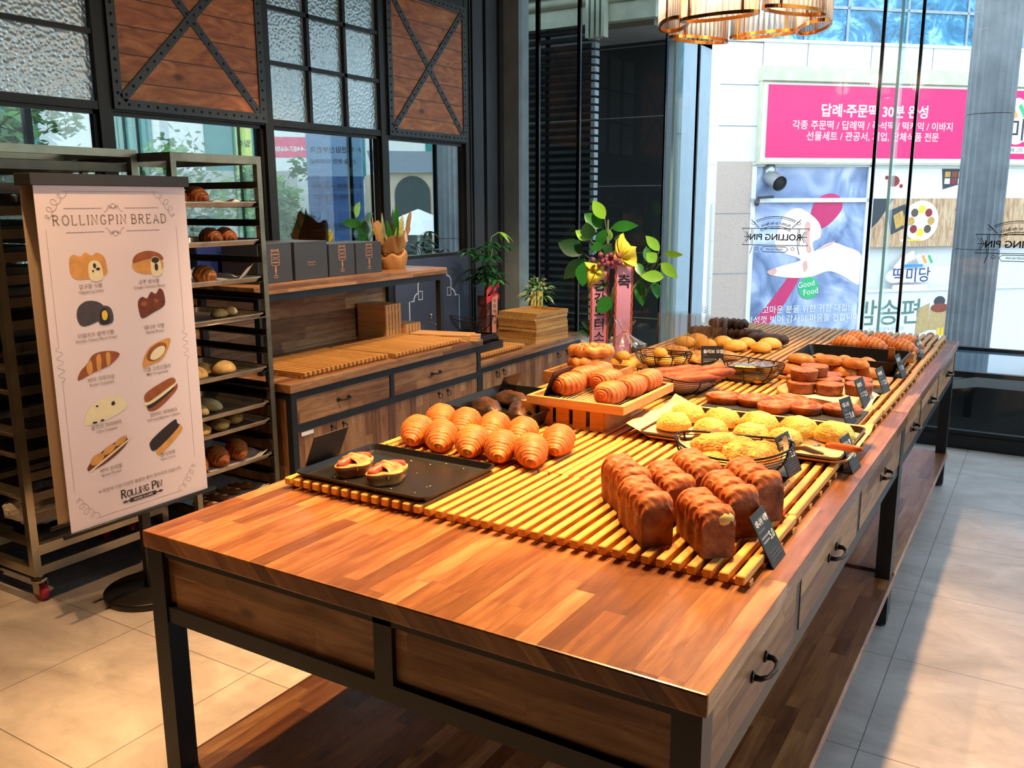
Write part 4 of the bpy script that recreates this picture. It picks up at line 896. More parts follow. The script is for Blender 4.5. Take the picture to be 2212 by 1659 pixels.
b = MB(); b.cyl((x1 + .002, y0 + .015, 1.02), (x1 + .002, y1 - .015, 1.02), .003, None, 8); b.build('guard_rod', M_steel, r)
# ================================================================ menu banner on its stand
M_bpink = plain('pale rose banner cloth', '#ecd9d8', .7, 0, .02, 3); M_btan = plain('tan back banner', '#b29a84', .7, 0, .03, 3)
M_bt = plain('taupe print', '#9a8377', .7, 0, 0); M_bd = plain('dark print', '#3a2428', .7, 0, 0)
BX = -1.195; ya, yb, z0, z1 = .540, 1.142, .362, 1.588
r = root('menu_banner', (-1.235, .84, 0), 'pale rose menu banner on a black stand listing breads', 'banner')
MB().rbox(BX - .085, BX + .012, ya - .012, yb + .016, z1 - .004, z1 + .036, .003).build('top_bar', plain('charcoal bar', '#35322f', .5), r)
MB().box(BX - .075, BX - .073, ya - .002, yb + .004, z0 + .02, z1).build('back_sheet', M_btan, r)
b = MB(); b.cyl((BX + .004, ya - .03, z0 - .006), (BX + .004, yb + .035, z0 - .006), .008, None, 10); b.cyl((BX - .074, ya - .03, z0 + .014), (BX - .074, yb + .03, z0 + .014), .008, None, 10); b.build('bottom_rod', M_blk, r)
b = MB(); b.box(-1.247, -1.223, .847, .883, .02, z1 + .01); b.build('pole', M_irond, r)
MB().lathe([(.172, .0), (.176, .004), (.176, .024), (.172, .028), (0, .028)], 48, 0, T(-1.228, .862, 0)).build('base_plate', plain('satin dark base', '#2b2624', .28, .5, .05), r)
b = MB(); b.box(BX, BX + .002, ya, yb, z0, z1)
bwid = yb - ya; bh = z1 - z0; MBn = frame((BX + .0025, ya, z0), (0, 1, 0), (0, 0, 1))    # local x 0..bwid, y 0..bh
def curl(cx, cy, s, fx, fy):
    out = []
    for k in range(90):
        t = k / 89; a = t * 2 * PI * 4.2; ra = .016 * (1 - .5 * abs(2 * t - 1)); px = t * .075; py = (1 - t) * .105
        ang = t * PI / 2; bxx = .075 * (1 - math.cos(ang)); byy = .10 * (1 - math.sin(ang)) if False else .10 * (1 - t) ** 1.3
        out.append((cx + fx * (.03 * t + .045 * t * t + ra * math.cos(a)), cy + fy * (.09 * (1 - t) ** 1.2 * -1 + .0 + ra * math.sin(a))))
    return out
for fx, cx in ((1, .036), (-1, bwid - .06)):
    for fy, cy in ((1, bh - .03), (-1, .036)): b.line2(curl(cx, cy, 1, fx, fy), .0014, MBn, 1)
for x in (.028, bwid - .052):
    b.line2([(x, .15), (x, bh / 2 - .06)], .0012, MBn, 1); b.line2([(x, bh / 2 + .06), (x, bh - .15)], .0012, MBn, 1)
    b.line2([(x + .012 * math.sin(k * .7), bh / 2 - .06 + .12 * k / 36) for k in range(37)], .0012, MBn, 1)
for y in (.028, bh - .023): b.line2([(.10, y), (bwid - .12, y)], .0014, MBn, 1)
# serif lettering drawn stroke by stroke
def serif(bm, txt, h, M, mat, x0=0.0, sp=.18, w=.13, small=1.0):
    GL = {'R': (.62, [[(0, 0), (0, 1)], [(0, 1), (.35, 1), (.5, .88), (.5, .64), (.35, .52), (0, .52)], [(.25, .52), (.6, -.06)]], [(0, 0), (0, 1)]),
          'O': (.72, [[(.36 + .36 * math.cos(2 * PI * k / 16), .5 + .5 * math.sin(2 * PI * k / 16)) for k in range(17)]], []),
          'L': (.5, [[(0, 1), (0, 0), (.48, 0), (.5, .16)]], [(0, 1)]), 'I': (.12, [[(.06, 0), (.06, 1)]], [(.06, 0), (.06, 1)]),
          'N': (.62, [[(0, 0), (0, 1), (.6, 0), (.6, 1)]], [(0, 0), (0, 1), (.6, 1)]),
          'G': (.68, [[(.62, .82), (.5, .96), (.36, 1), (.14, .9), (.02, .5), (.14, .1), (.36, 0), (.58, .08), (.62, .2), (.62, .42), (.38, .42)]], []),
          'P': (.54, [[(0, 0), (0, 1), (.35, 1), (.52, .88), (.52, .6), (.35, .46), (0, .46)]], [(0, 0), (0, 1)]),
          'B': (.56, [[(0, 0), (0, 1), (.34, 1), (.46, .88), (.46, .66), (.34, .54), (0, .54)], [(.34, .54), (.54, .42), (.54, .14), (.38, 0), (0, 0)]], [(0, 0), (0, 1)]),
          'E': (.5, [[(.48, .86), (.46, 1), (0, 1), (0, 0), (.48, 0), (.5, .16)], [(0, .52), (.36, .52)]], [(0, 0), (0, 1)]),
          'A': (.66, [[(0, 0), (.33, 1), (.66, 0)], [(.12, .32), (.54, .32)]], [(0, 0), (.66, 0)]),
          'D': (.62, [[(0, 0), (0, 1), (.3, 1), (.54, .84), (.6, .5), (.54, .16), (.3, 0), (0, 0)]], [(0, 0), (0, 1)])}
    x = x0; first = True
    for chh in txt:
        if chh == ' ': x += .4 * h; first = True; continue
        wd, st, sf = GL[chh]; k = h if (first or small == 1.0) else h * small
        for s_ in st: bm.line2([(x + px * k, py * k) for px, py in s_], w * k, M, mat)
        for px, py in sf: bm.line2([(x + px * k - .11 * k, py * k), (x + px * k + .11 * k, py * k)], w * .55 * k, M, mat)
        x += (wd + sp) * k; first = False
    return x
tmp = MB(); L = serif(tmp, 'ROLLINGPIN BREAD', .032, MBn, 1, 0, .40, .15)
serif(b, 'ROLLINGPIN BREAD', .032, MBn @ T(.288 - L / 2, 1.089, 0), 1, 0, .40, .15)
for zz, sgn in ((1.145, 1), (1.063, -1)):
    for xa, xb in ((.099, .242), (.333, .475)): b.line2([(xa, zz), (xb, zz)], .0022, MBn, 1)
    for fx in (-1, 1): b.line2([(.2875 + fx * (.002 + .036 * k / 20), zz + sgn * .009 * math.sin(k / 20 * PI * 1.6) - sgn * .004) for k in range(21)], .0018, MBn, 1); b.line2([(.2875 + fx * .010 * math.sin(k / 12 * PI), zz + sgn * (.0 + .017 * k / 12)) for k in range(13)], .0015, MBn, 1); b.line2([(.2875 + fx * (.016 + .006 * math.cos(k * .5)), zz + sgn * (.004 + .006 * math.sin(k * .5))) for k in range(10)], .0015, MBn, 1)
# printed breads: flat pictures on the cloth
PM = [M_bpink, M_bt, M_bd] + [plain('print ' + n, h, .7, 0, v, 30) for n, h, v in (('gold crust', '#d99a4e', .12), ('pale crumb', '#f0dfae', .05), ('brown crust', '#9a5326', .2), ('charcoal crust', '#4a4245', .15), ('cheese yellow', '#f0c840', .05), ('dark filling', '#33241c', .2), ('cream', '#efe2b8', .04), ('dark red brown', '#70341c', .25), ('chocolate', '#2a1d20', .1))]
GOLD, CRUMB, BROWN, CHAR, CHEESE, DARK, CREAM, REDB, CHOC = range(3, 12)
def pic(cx, cy, shapes):
    for d, (m, pts) in enumerate(shapes):
        n = len(pts); out = []
        for i in range(n):
            p0, p1, p2, p3 = (Vector(pts[(i + k) % n]) for k in (-1, 0, 1, 2))
            for j in range(4):
                t = j / 4; v = .5 * ((2 * p1) + (p2 - p0) * t + (2 * p0 - 5 * p1 + 4 * p2 - p3) * t * t + (3 * p1 - p0 - 3 * p2 + p3) * t ** 3); out.append((cx + v.x, cy + v.y, .0004 * (d + 1)))
        b.poly(out, m, MBn)
el = lambda x, y, rx, ry, rot=0.0, n=10: [(x + rx * math.cos(2 * PI * k / n) * math.cos(rot) - ry * math.sin(2 * PI * k / n) * math.sin(rot), y + rx * math.cos(2 * PI * k / n) * math.sin(rot) + ry * math.sin(2 * PI * k / n) * math.cos(rot)) for k in range(n)]
BL, BR = .172, .413
rows = [.945, .780, .592, .422, .255]
pic(BL, rows[0], [(GOLD, [(-.07, -.03), (-.072, .025), (-.055, .042), (-.03, .035), (-.01, .048), (.012, .036), (.035, .045), (.06, .03), (.068, -.005), (.06, -.035), (-.03, -.045)]), (CRUMB, [(.0, -.05), (-.004, .0), (.012, .018), (.04, .012), (.05, -.02), (.045, -.05)]), (DARK, el(.02, 0, .006, .009)), (DARK, el(.032, -.012, .008, .005)), (DARK, el(.012, -.018, .004, .004))])
pic(BR, rows[0], [(GOLD, [(-.06, -.03), (-.06, .005), (.05, .01), (.06, -.03), (.0, -.045)]), (BROWN, [(-.065, .0), (-.05, .03), (.0, .042), (.05, .03), (.065, .005), (.0, .012)]), (CRUMB, [(.012, -.05), (.01, .0), (.02, .018), (.045, .014), (.055, -.02), (.05, -.05)]), (DARK, el(.03, .006, .017, .011)), (DARK, el(.032, -.02, .008, .014))])
pic(BL + .01, rows[1], [(CHAR, [(-.075, -.02), (-.07, .02), (-.04, .042), (.0, .04), (.03, .02), (.03, -.02), (-.05, -.045)]), (CHAR, [(.01, -.045), (.005, -.005), (.025, .02), (.055, .012), (.065, -.02), (.055, -.045)]), (CHOC, [(.014, -.043), (.012, -.004), (.026, .012), (.043, .004), (.048, -.04)]), (CHEESE, [(.022, -.028), (.02, -.004), (.034, .004), (.042, -.01), (.036, -.03)])])
pic(BR, rows[1] + .008, [(REDB, [(-.055, -.04), (-.06, .01), (-.04, .03), (-.02, .022), (.0, .045), (.02, .036), (.038, .055), (.055, .04), (.055, -.01), (.0, -.035), (-.04, -.05)]), (BROWN, [(-.05, .0), (-.04, .012), (-.022, .008), (-.03, -.008)]), (BROWN, [(.005, .015), (.018, .02), (.03, .01), (.018, .0)])])
pic(BL, rows[2], [(BROWN, [(-.085, -.045), (-.075, -.015), (-.045, .01), (-.02, .038), (.02, .045), (.06, .04), (.085, .028), (.075, .012), (.04, -.01), (-.02, -.025)]), (GOLD, [(-.045, -.03), (-.05, .0), (-.03, .02), (-.028, -.02)]), (GOLD, [(-.01, -.02), (-.008, .03), (.008, .035), (.006, -.015)]), (GOLD, [(.03, -.008), (.03, .035), (.045, .036), (.045, .0)])])
pic(BR, rows[2] + .006, [(GOLD, [(-.065, -.045), (-.05, .0), (-.01, .035), (.065, .05), (.055, .01), (.02, -.03), (-.03, -.042)]), (BROWN, el(.002, .005, .05, .027, .5)), (CREAM, el(.006, .0, .038, .019, .5))])
pic(BL + .01, rows[3], [(CREAM, [(-.085, -.04), (-.08, .0), (-.04, .035), (.02, .045), (.07, .03), (.085, .0), (.06, -.02), (-.02, -.04)]), (DARK, el(.03, .018, .008, .008)), (DARK, el(-.035, .02, .005, .004)), (DARK, el(-.05, -.038, .01, .004)), (DARK, el(-.02, -.036, .008, .004))])
pic(BR, rows[3] + .015, [(BROWN, [(-.06, -.05), (-.05, -.025), (.05, .015), (.08, .03), (.075, .0), (.0, -.05), (-.04, -.06)]), (DARK, [(-.055, -.03), (.05, .015), (.06, .005), (-.04, -.045)]), (CREAM, [(-.07, -.02), (-.04, -.03), (.07, .02), (.065, .035)]), (BROWN, [(-.07, -.01), (-.06, .015), (.0, .04), (.06, .055), (.075, .035), (.04, .018), (-.05, -.02)])])
pic(BL, rows[4], [(REDB, el(0, 0, .095, .024, .42, 14)), (CREAM, [(-.08, -.045), (-.06, -.042), (.085, .03), (.085, .037), (-.06, -.034)]), (GOLD, el(-.045, -.008, .03, .017, .42)), (GOLD, el(.005, .016, .028, .013, .42)), (GOLD, el(.055, .038, .03, .011, .42))])
pic(BR + .007, rows[4] + .012, [(GOLD, [(-.045, -.06), (-.02, -.065), (.075, .0), (.078, .025), (.06, .03), (-.03, -.02)]), (CHOC, [(-.07, -.03), (-.06, .0), (.045, .055), (.06, .04), (.062, .02), (-.045, -.045)])])
for (cx, cy, ko, en) in ((.170, .868, '압구정 식빵', 'Apgujeong bread'), (.409, .866, '공주 밤식빵', 'Gongju Chestnut Bread'), (.172, .696, '더블치즈 블랙식빵', 'Double Cheese Black Bread'), (.414, .694, '데니쉬 식빵', 'Danish Bread'), (.175, .534, '버터 크루아상', 'Butter Croissant'), (.411, .534, '미엘 고르곤졸라', 'Miel Gorgonzola'), (.177, .359, '올리브 치아바타', 'Olive Ciabatta'), (.423, .356, '앙버터 치아바타', 'Red bean&Butter Ciabatta'), (.178, .193, '버터 프레첼', 'Butter Pretzel'), (.425, .189, '빨미까레', 'Palmi Carré')):
    b.text(ko, .0185, MBn @ T(cx, cy, .001), 1, .005); b.text(en, .0142, MBn @ T(cx, cy - .0165, .001), 1, .003)
b.text('※ 매장에 더욱 다양한 종류의 빵이 준비되어 있습니다.', .0165, MBn @ T(.301, .117, .001), 1, .004)
tmp = MB(); L = serif(tmp, 'ROLLING PIN', .030, MBn, 2, 0, .16, .17, .8)
serif(b, 'ROLLING PIN', .030, MBn @ T(.300 - L / 2, .072, .001), 2, 0, .16, .17, .8)
b.prism([(.243, .047), (.357, .047), (.357, .063), (.243, .063)], .0, .001, 2, MBn); b.text('BAKERY & CAFE', .0115, MBn @ T(.30, .051, .0014), 0, .01)
for q in (-1, 1): b.poly([(.300 + q * x, z, .001) for x, z in ((.057, .051), (.066, .0535), (.076, .050), (.088, .053), (.088, .057), (.076, .060), (.066, .0565), (.057, .059))], 2, MBn)
b.build('front_sheet', PM, r)

# ================================================================ baked goods
NZ = lambda x, y, z, s=1.0: noise.noise(Vector((x * s, y * s, z * s)))
C_cro = crust('butter croissant crust', '#bd5f24', '#84390f', '#dc8a42', .4, 620, 1, 1.0, 0, .3, .35)
C_pain = crust('laminated crust', '#c96a35', '#8e3d1a', '#e59a5c', .36, 330, 1, 1.0, 0, .3, .35)
C_loaf = crust('danish loaf crust', '#a8562a', '#74340f', '#cc7d40', .48, 260, 1, 1.0, 0, .25, .4)
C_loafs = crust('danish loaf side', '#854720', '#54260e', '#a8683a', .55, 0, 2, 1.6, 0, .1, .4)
C_dark = crust('cocoa glazed crust', '#3a2010', '#150b06', '#7a4c20', .3, 90, 0, 1.2, 0, .6, .4)
C_choc = crust('dark chocolate crumb', '#2e1810', '#150a06', '#4a2a1c', .5, 0, 1, 1.6, .3, .1, .5)
C_yel = crust('pale golden crust', '#e8b04c', '#cf8a30', '#f6d07c', .4, 0, 1, .6, 0, .2, .08)
C_cream = crust('crumble topping', '#e6b64c', '#bb742a', '#f7e08a', .6, 60, 0, 1.3, .35, .05, .55)
C_crumb = crust('streusel crust', '#c98a3e', '#9a5a20', '#e8b566', .65, 0, 1, 1.4, .6, .03, .7)
C_dan = crust('glazed danish crust', '#a8582c', '#6e3012', '#c98148', .28, 0, 1, 1.2, 0, .5, .3)
C_tart = crust('tart crust', '#96502a', '#5c2a12', '#b87444', .38, 0, 1, 1.6, .2, .2, .35)
C_sage = crust('puff case', '#c88445', '#8e4a1e', '#eab878', .42, 200, 2, 1.2, 0, .2, .4)
C_saus = crust('grilled sausage', '#b2492f', '#7a2417', '#d87a58', .25, 0, 1, .8, 0, .5, .1)
C_stick = crust('dark rye crust', '#8f4020', '#5c2410', '#b5623a', .45, 0, 1, .9, .15, .1, .25)
C_bun = crust('butter bun crust', '#c27a3a', '#8f4c1c', '#e8b06a', .36, 0, 1, .8, 0, .3, .1)
C_pale = crust('pale roll crust', '#d6a45c', '#a8713a', '#ecd098', .5, 0, 1, .7, .1, .05, .15)
C_chst = crust('chocolate striped crust', '#bf6c30', '#241109', '#d98c48', .28, 300, 1, .5, 0, .4, .3)
C_pret = crust('pretzel crust', '#8a4a20', '#5a2a10', '#a8642e', .3, 0, 1, 1, 0, .4, .1)
C_cut = plain('pale slashed crumb', '#e9c27a', .6, 0, .12, 20)
C_nut = plain('pecan bits', '#6e3416', .4, 0, .3, 40)

def m_croissant(mat, L=.185, R=.0455, seed=1, name='butter_croissant', group='croissants', cat='croissant', bend=.10):
    b = MB()
    def f(u, v):
        a = 2 * PI * v; t = u; y = (t - .5) * L; s = abs(2 * t - 1)
        env = .36 + .64 * max(0.0, math.cos(min(1.0, s / .86) * PI / 2)) ** .85
        if s > .86: env *= max(0.0, 1 - ((s - .86) / .14) ** 2.4) ** .5
        step = 5.3 * s ** .9 + .10 * math.sin(a + seed); fr = step - math.floor(step); ridge = 1 + (.055 * (1 - fr) - .02) * (1 if s < .9 else .2)
        r = R * env * ridge if 0 < t < 1 else R * .02
        x = r * math.cos(a) * 1.04 + bend * (2 * t - 1) ** 2 * R; z = r * math.sin(a) * .98
        n = .0030 * NZ(x, y, z + seed, 45); zz = z + R * .80 - R * .25 * s * s
        if zz < .0: zz = zz * .12
        return (x + n, y + n, max(0.0, zz) + (0 if zz <= 0 else n))
    b.surf(f, 64, 26, False, True); return tag(b.build(name, mat), 'x', cat, group)
def m_pain(mat=None, L=.105, W=.042, Hh=.036, name='pain_au_chocolat', group='rolled pastries in the raised wooden tray'):
    b = MB()
    def f(u, v):
        a = 2 * PI * v; s = abs(2 * u - 1); e = (1 - s ** 2.4) ** .6 * .30 + .72; st = u * 9 + .5 * math.sin(a) + .6 * NZ(u * 3, a, 1); fr = st - math.floor(st)
        k = e * (1 + .028 * fr); x = W * k * math.copysign(abs(math.cos(a)) ** .85, math.cos(a)); z = Hh * k * math.copysign(abs(math.sin(a)) ** .85, math.sin(a))
        n = .0016 * NZ(x, u * L, z, 60); return (x + n, (u - .5) * L, max(0, z + Hh * .86) + n * .5)
    b.surf(f, 44, 26, False, True)
    for sgn in (-1, 1):
        def g(u, v):
            a = 2 * PI * v; k = .72 * (1 - u); sp = (u * 3.2 + v) % 1.0; x = W * k * math.copysign(abs(math.cos(a)) ** .85, math.cos(a)); z = Hh * k * math.copysign(abs(math.sin(a)) ** .85, math.sin(a))
            return (x, sgn * (L / 2 + .011 * u ** .6 + .0035 * abs(math.sin(PI * sp))), max(0, z + Hh * .86))
        b.surf(g, 16, 36, False, True)
    return tag(b.build(name, mat or C_pain), 'x', 'pastry', group)
def m_danish(R=.059, h=.026):
    b = MB()
    def f(u, v):
        a = 2 * PI * v; rr = R * (1 + .05 * math.sin(a) + .03 * NZ(math.cos(a), math.sin(a), 2, 2))
        if u < .25: t = u / .25; r = rr * (.92 + .08 * math.sin(t * PI / 2)); z = h * .72 * t
        else:
            t = (u - .25) / .75; r = rr * (1 - t) * (1 - .0); sp = ((1 - t) * 3.1 - v) % 1.0; z = h * (.72 + .26 * math.sin(min(1, t * 3) * PI / 2)) + .007 * abs(math.sin(PI * sp)) ** .7 - .006 * t
        return (r * math.cos(a) * 1.12, r * math.sin(a) * .95, max(0, z + .001 * NZ(r * 60, a, z * 50)))
    b.surf(f, 48, 56, False, True); return tag(b.build('swirl_danish', C_dan), 'x', 'pastry', 'swirl pastries on the slate')
def m_loaf(seed=0, L=.158, W=.068, hb=.060, hd=.046, bumps=3):
    b = MB()
    def f(u, v):
        s = 2 * u - 1; y = s * L / 2
        tw = u * bumps + .22 * (v - .5); bm = abs(math.sin(PI * min(max(tw, 0.02), bumps - .02))) ** .55; bm = .62 + .38 * bm; env = max(0.0, 1 - abs(s) ** 7) ** .5
        a = v * 5
        if a < 1: x, z = -W / 2 * (.95 + .05 * a), hb * a
        elif a < 4:
            t = (a - 1) / 3 * PI; x = -W / 2 * math.copysign(abs(math.cos(t)) ** .8, math.cos(t)) * (1.0 + .10 * math.sin(t) ** .5 * bm); z = hb + hd * bm * math.sin(t) ** .72 * (.62 + .38 * env)
        else: t = a - 4; x, z = W / 2 * (1 - .05 * t), hb * (1 - t)
        top = 1.0 if z > hb * 1.02 else 0.0
        n = .0022 * NZ(x + seed, y, z, 34) + top * (.0016 * math.sin((y * 1.0 + x * .8) * 420 + 5 * NZ(x, y, z, 18)) + .003 * NZ(x, y + seed, z, 60)); bulge = .0035 * math.sin(PI * u * bumps) ** 2
        return (x + n + math.copysign(bulge, x) * (z > .006), y * (1 + .012 * top), max(0, z + n * top))
    b.surf(f, 60, 70)
    nv = 71
    for e in (0, 60): b.f.append(tuple(range(e * nv, e * nv + nv)) if e else tuple(range(nv))[::-1]); b.m.append(1); b.sm.append(False)
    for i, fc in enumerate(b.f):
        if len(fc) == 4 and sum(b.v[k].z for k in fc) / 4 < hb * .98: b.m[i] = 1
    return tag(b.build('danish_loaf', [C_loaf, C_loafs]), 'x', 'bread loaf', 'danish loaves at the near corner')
def m_blob(name, mat, rx, ry, h, seed=0, rough=.003, freq=35, cat='bread', group=None, flat=.55, nu=28, nv=36, cleft=0.0, sup=2.0):
    """domed bun: flattened underside, lumpy skin"""
    b = MB()
    def f(u, v):
        a = 2 * PI * v; p = PI * (u - .5); cx = max(0, math.cos(p)) ** (2 / sup); r = cx; z = math.sin(p); z = z * (1 - flat) + 0 if z > 0 else z * flat * .55
        x = rx * r * math.cos(a); y = ry * r * math.sin(a); zz = h * (z + flat * .55) / (1 - flat + flat * .55)
        if cleft: zz -= cleft * math.exp(-(x / (rx * .16)) ** 2) * (1 if z > 0 else 0)
        n = rough * NZ(x + seed, y + seed * .7, zz, freq) + rough * .5 * NZ(x, y + seed, zz, freq * 2.3)
        return (x * (1 + n * 8), y * (1 + n * 8), max(0, zz + n))
    b.surf(f, nu, nv, False, True); return tag(b.build(name, mat), 'x', cat, group)
def m_tart():
    b = MB(); R = .047; hh = .036
    pr = [(R * .90, 0), (R * .96, .004), (R * 1.0, hh * .7), (R * 1.035, hh * .92), (R * 1.03, hh * 1.0), (R * .97, hh * 1.06), (R * .6, hh * 1.10), (R * .2, hh * 1.11), (.0005, hh * 1.11)]
    b.lathe(pr, 40); b.v = [Vector((v.x * (1 + .015 * NZ(v.x, v.y, v.z, 40)), v.y * (1 + .015 * NZ(v.x + 3, v.y, v.z, 40)), v.z + (.0018 * NZ(v.x, v.y, 1, 60) if v.z > .01 else 0))) for v in b.v]
    return tag(b.build('round_tart', C_tart), 'x', 'tart', 'round tarts on the board')
def m_stick(L=.27, R=.021, mat=None, name='bread_stick'):
    b = MB()
    def f(u, v):
        a = 2 * PI * v; s = abs(2 * u - 1); e = max(0, 1 - s ** 3.2) ** .55; r = R * e + .0006; r *= 1 + .05 * math.sin(u * 20) ; n = .0016 * NZ(u * 4, a, 1, 3)
        return (r * math.cos(a) * 1.1 + n + .012 * math.sin(u * PI), (u - .5) * L, r * math.sin(a) + R + n)
    b.surf(f, 40, 20, False, True); return tag(b.build(name, mat or C_stick), 'x', 'bread stick', 'dark bread sticks in the wire basket')
zp = ZP - H + H   # top of the pallets

# ---- flat black tray with two sausage pastries
b = MB(); tray_mesh(b, .085, .505, .400, .712, ZP, .017, .007); tag(b.build('baking_sheet', M_blk), 'flat black baking sheet holding two sausage pastries at the table corner', 'tray')
b = MB()
def case(u, v):
    a = 2 * PI * v; k = 1 + .10 * math.cos(4 * a) + .05 * NZ(math.cos(a), math.sin(a), 4, 1.5)
    if u < .4: t = u / .4; r = .048 * k * (.86 + .16 * math.sin(t * PI / 2)); z = .032 * t
    else: t = (u - .4) / .6; r = .049 * k * (1 - t); z = .032 + .008 * math.sin(t * PI) - .012 * t + .003 * NZ(r * 50, a * 2, 1)
    return (r * math.cos(a) * .86, r * math.sin(a) * 1.2, max(0, z))
b.surf(case, 30, 44, False, True); s0 = tag(b.build('sausage_pastry', C_sage), 'x', 'pastry', 'sausage pastries on the black sheet')
b = MB(); b.tube([(0, -.060 + .120 * k / 14, .030 + .012 * math.sin(PI * k / 14)) for k in range(15)], [.006] + [.0125] * 13 + [.006], 16); b.build('sausage', C_saus, s0)
b = MB()
def wrap(u, v): t = PI * v; w = .030 - .008 * math.sin(t); return ((.037 - .004 * u * (1 - u)) * math.cos(t), (u - .5) * 2 * w + .004 * math.sin(t * 3), .020 + (.0285 + .006 * math.sin(PI * u) + .002 * math.sin(u * 14)) * math.sin(t) ** .8)
b.surf(wrap, 18, 20)
b.build('dough_strip', C_sage, s0); mk = Maker(s0)
mk.put((.200, .500, ZP + .002), -.05, 'puff pastry wrapped round a sausage, nearer the price card'); mk.put((.318, .490, ZP + .002), -.18, 'puff pastry wrapped round a sausage, nearer the empty middle of the sheet')
cb = MB()
for k in range(16):
    x, y = random.uniform(.14, .48), random.uniform(.43, .69); s = random.uniform(.0008, .0022); cb.box(x - s, x + s, y - s * .6, y + s * .6, ZP + .0022, ZP + .0022 + s, 0, None)
tag(cb.build('pastry_crumbs', C_cut), 'loose pastry crumbs scattered on the black baking sheet', 'crumbs', None, 'stuff')
# ---- ten croissants in two rows
cr = Maker(m_croissant(C_cro)); d = math.radians(24)
for k, (x, y) in enumerate(((.150, .836), (.246, .822), (.356, .820), (.455, .816), (.548, .822))):
    cr.put((x, y, ZP), d + random.uniform(-.12, .12), ORD[k] + ' butter croissant in the front row, counting away from the counters', (1.0, 1 + random.uniform(-.04, .04), 1.0))
for k, (x, y) in enumerate(((.128, .985), (.218, .990), (.326, .985), (.425, .985), (.562, .955))):
    cr.put((x, y, ZP), d + random.uniform(-.12, .12), ORD[k] + ' butter croissant in the back row, counting away from the counters', 1.0 + random.uniform(-.03, .03))
# ---- deep black pan with dark glazed pastries
def pan(x0, x1, y0, y1, z, h, lab, rz=0.0, name='deep_pan'):
    b = MB(); tray_mesh(b, x0, x1, y0, y1, z, h, .018); b.v = [v for v in b.v]; return tag(b.build(name, M_blk), lab, 'pan', 'deep black pans')
pan(.052, .385, 1.10, 1.48, ZP, .052, 'deep black pan of dark glazed pastries behind the croissants')
dk = Maker(m_blob('glazed_pastry', C_dark, .043, .090, .052, 3, .005, 30, 'pastry', 'dark glazed pastries', .5, 28, 36, .006))
for (x, y, a, lab) in ((.135, 1.235, .95, 'dark glazed pastry nearest the croissants in the deep pan'), (.155, 1.37, 1.2, 'dark glazed pastry at the back of the deep pan'), (.265, 1.245, .55, 'dark glazed pastry under the corner of the raised tray'), (.30, 1.38, .9, 'dark glazed pastry mostly hidden behind the raised tray')): dk.put((x, y, ZP + .003), a, lab)
# ---- raised wooden tray of rolled pastries on a slatted riser
b = MB(); riser(b, .30, .185, .068, T(.435, 1.31, ZP)); tag(b.build('slatted_riser', straight('riser timber', 'x', '#c58a4a', '#a2692f', .5)), 'open slatted riser box under the raised pastry tray', 'box')
ZT = ZP + .068; b = MB(); tx0, tx1, ty0, ty1, th = .318, .656, 1.190, 1.600, .027
b.box(tx0, tx1, ty0, ty1, ZT, ZT + .006)
b.ring4(tx0, tx1, ty0, ty1, ZT + .006, ZT + th, .014)
tag(b.build('wooden_tray', M_beech), 'raised wooden tray filled with rolled pastries', 'tray')
b = MB()
for k in range(22): x = tx0 + .022 + (tx1 - tx0 - .044) * k / 21; b.cyl((x, ty0 + .018, ZT + .0155), (x, ty1 - .018, ZT + .0155), .0016, None, 6)
for y in (ty0 + .03, 1.395, ty1 - .03): b.cyl((tx0 + .018, y, ZT + .0125), (tx1 - .018, y, ZT + .0125), .002, None, 6)
for x in (tx0 + .03, tx1 - .03):
    for y in (ty0 + .03, ty1 - .03): b.cyl((x, y, ZT + .006), (x, y, ZT + .0125), .002, None, 6)
tag(b.build('cooling_grid', M_steel), 'chrome cooling grid lying in the raised wooden tray', 'grid')
pn = Maker(m_pain())
for (x, y, a, lab) in ((.400, 1.325, -.25, 'rolled pastry with swirl end, beside the black card in the raised tray'), (.575, 1.270, -.05, 'rolled pastry with swirl end, at the outer near corner of the raised tray'), (.590, 1.392, -.08, 'second rolled pastry along the outer rail of the raised tray'), (.597, 1.512, -.06, 'third rolled pastry along the outer rail of the raised tray'),
                       (.392, 1.465, -.30, 'rolled pastry behind the one beside the black card'), (.482, 1.440, -.15, 'rolled pastry in the middle of the raised tray'), (.40, 1.555, .1, 'rolled pastry at the far corner of the raised tray')): pn.put((x, y, ZT + .0172), a, lab, 1.0 + random.uniform(-.03, .04))
# ---- pecan knots on a wooden tray by the counters
b = MB(); x0, x1, y0, y1 = .035, .30, 1.80, 2.08
b.box(x0, x1, y0, y1, ZP, ZP + .006)
b.ring4(x0, x1, y0, y1, ZP + .006, ZP + .045, .012)
tag(b.build('wooden_tray', M_beechd), 'wooden tray under the stacked pecan knots near the counters', 'tray')
b = MB()
def knot(u, v):
    a = 2 * PI * u; c = 2 * PI * v; r = .0225 * (1 + .24 * abs(math.sin(5 * a + c * .5)) - .06); R = .052
    return ((R + r * math.cos(c)) * math.cos(a) * 1.25, (R + r * math.cos(c)) * math.sin(a) * .9, max(0, .021 + r * math.sin(c) + .002 * NZ(math.cos(a), math.sin(a), c, 4)))
b.surf(knot, 90, 20, True, True); kn0 = tag(b.build('pecan_knot', C_bun), 'x', 'pastry', 'pecan knots'); b = MB()
for k in range(26):
    a = random.uniform(0, 2 * PI); q = random.uniform(-.8, .8); p = Vector(((.052 + .02 * math.sin(q)) * math.cos(a) * 1.25, (.052 + .02 * math.sin(q)) * math.sin(a) * .9, .021 + .0225 * math.cos(q))); s = random.uniform(.003, .006)
    b.rbox(-s, s, -s * .7, s * .7, -s * .4, s * .5, s * .3, 0, T(*p) @ rotz(a), 1)
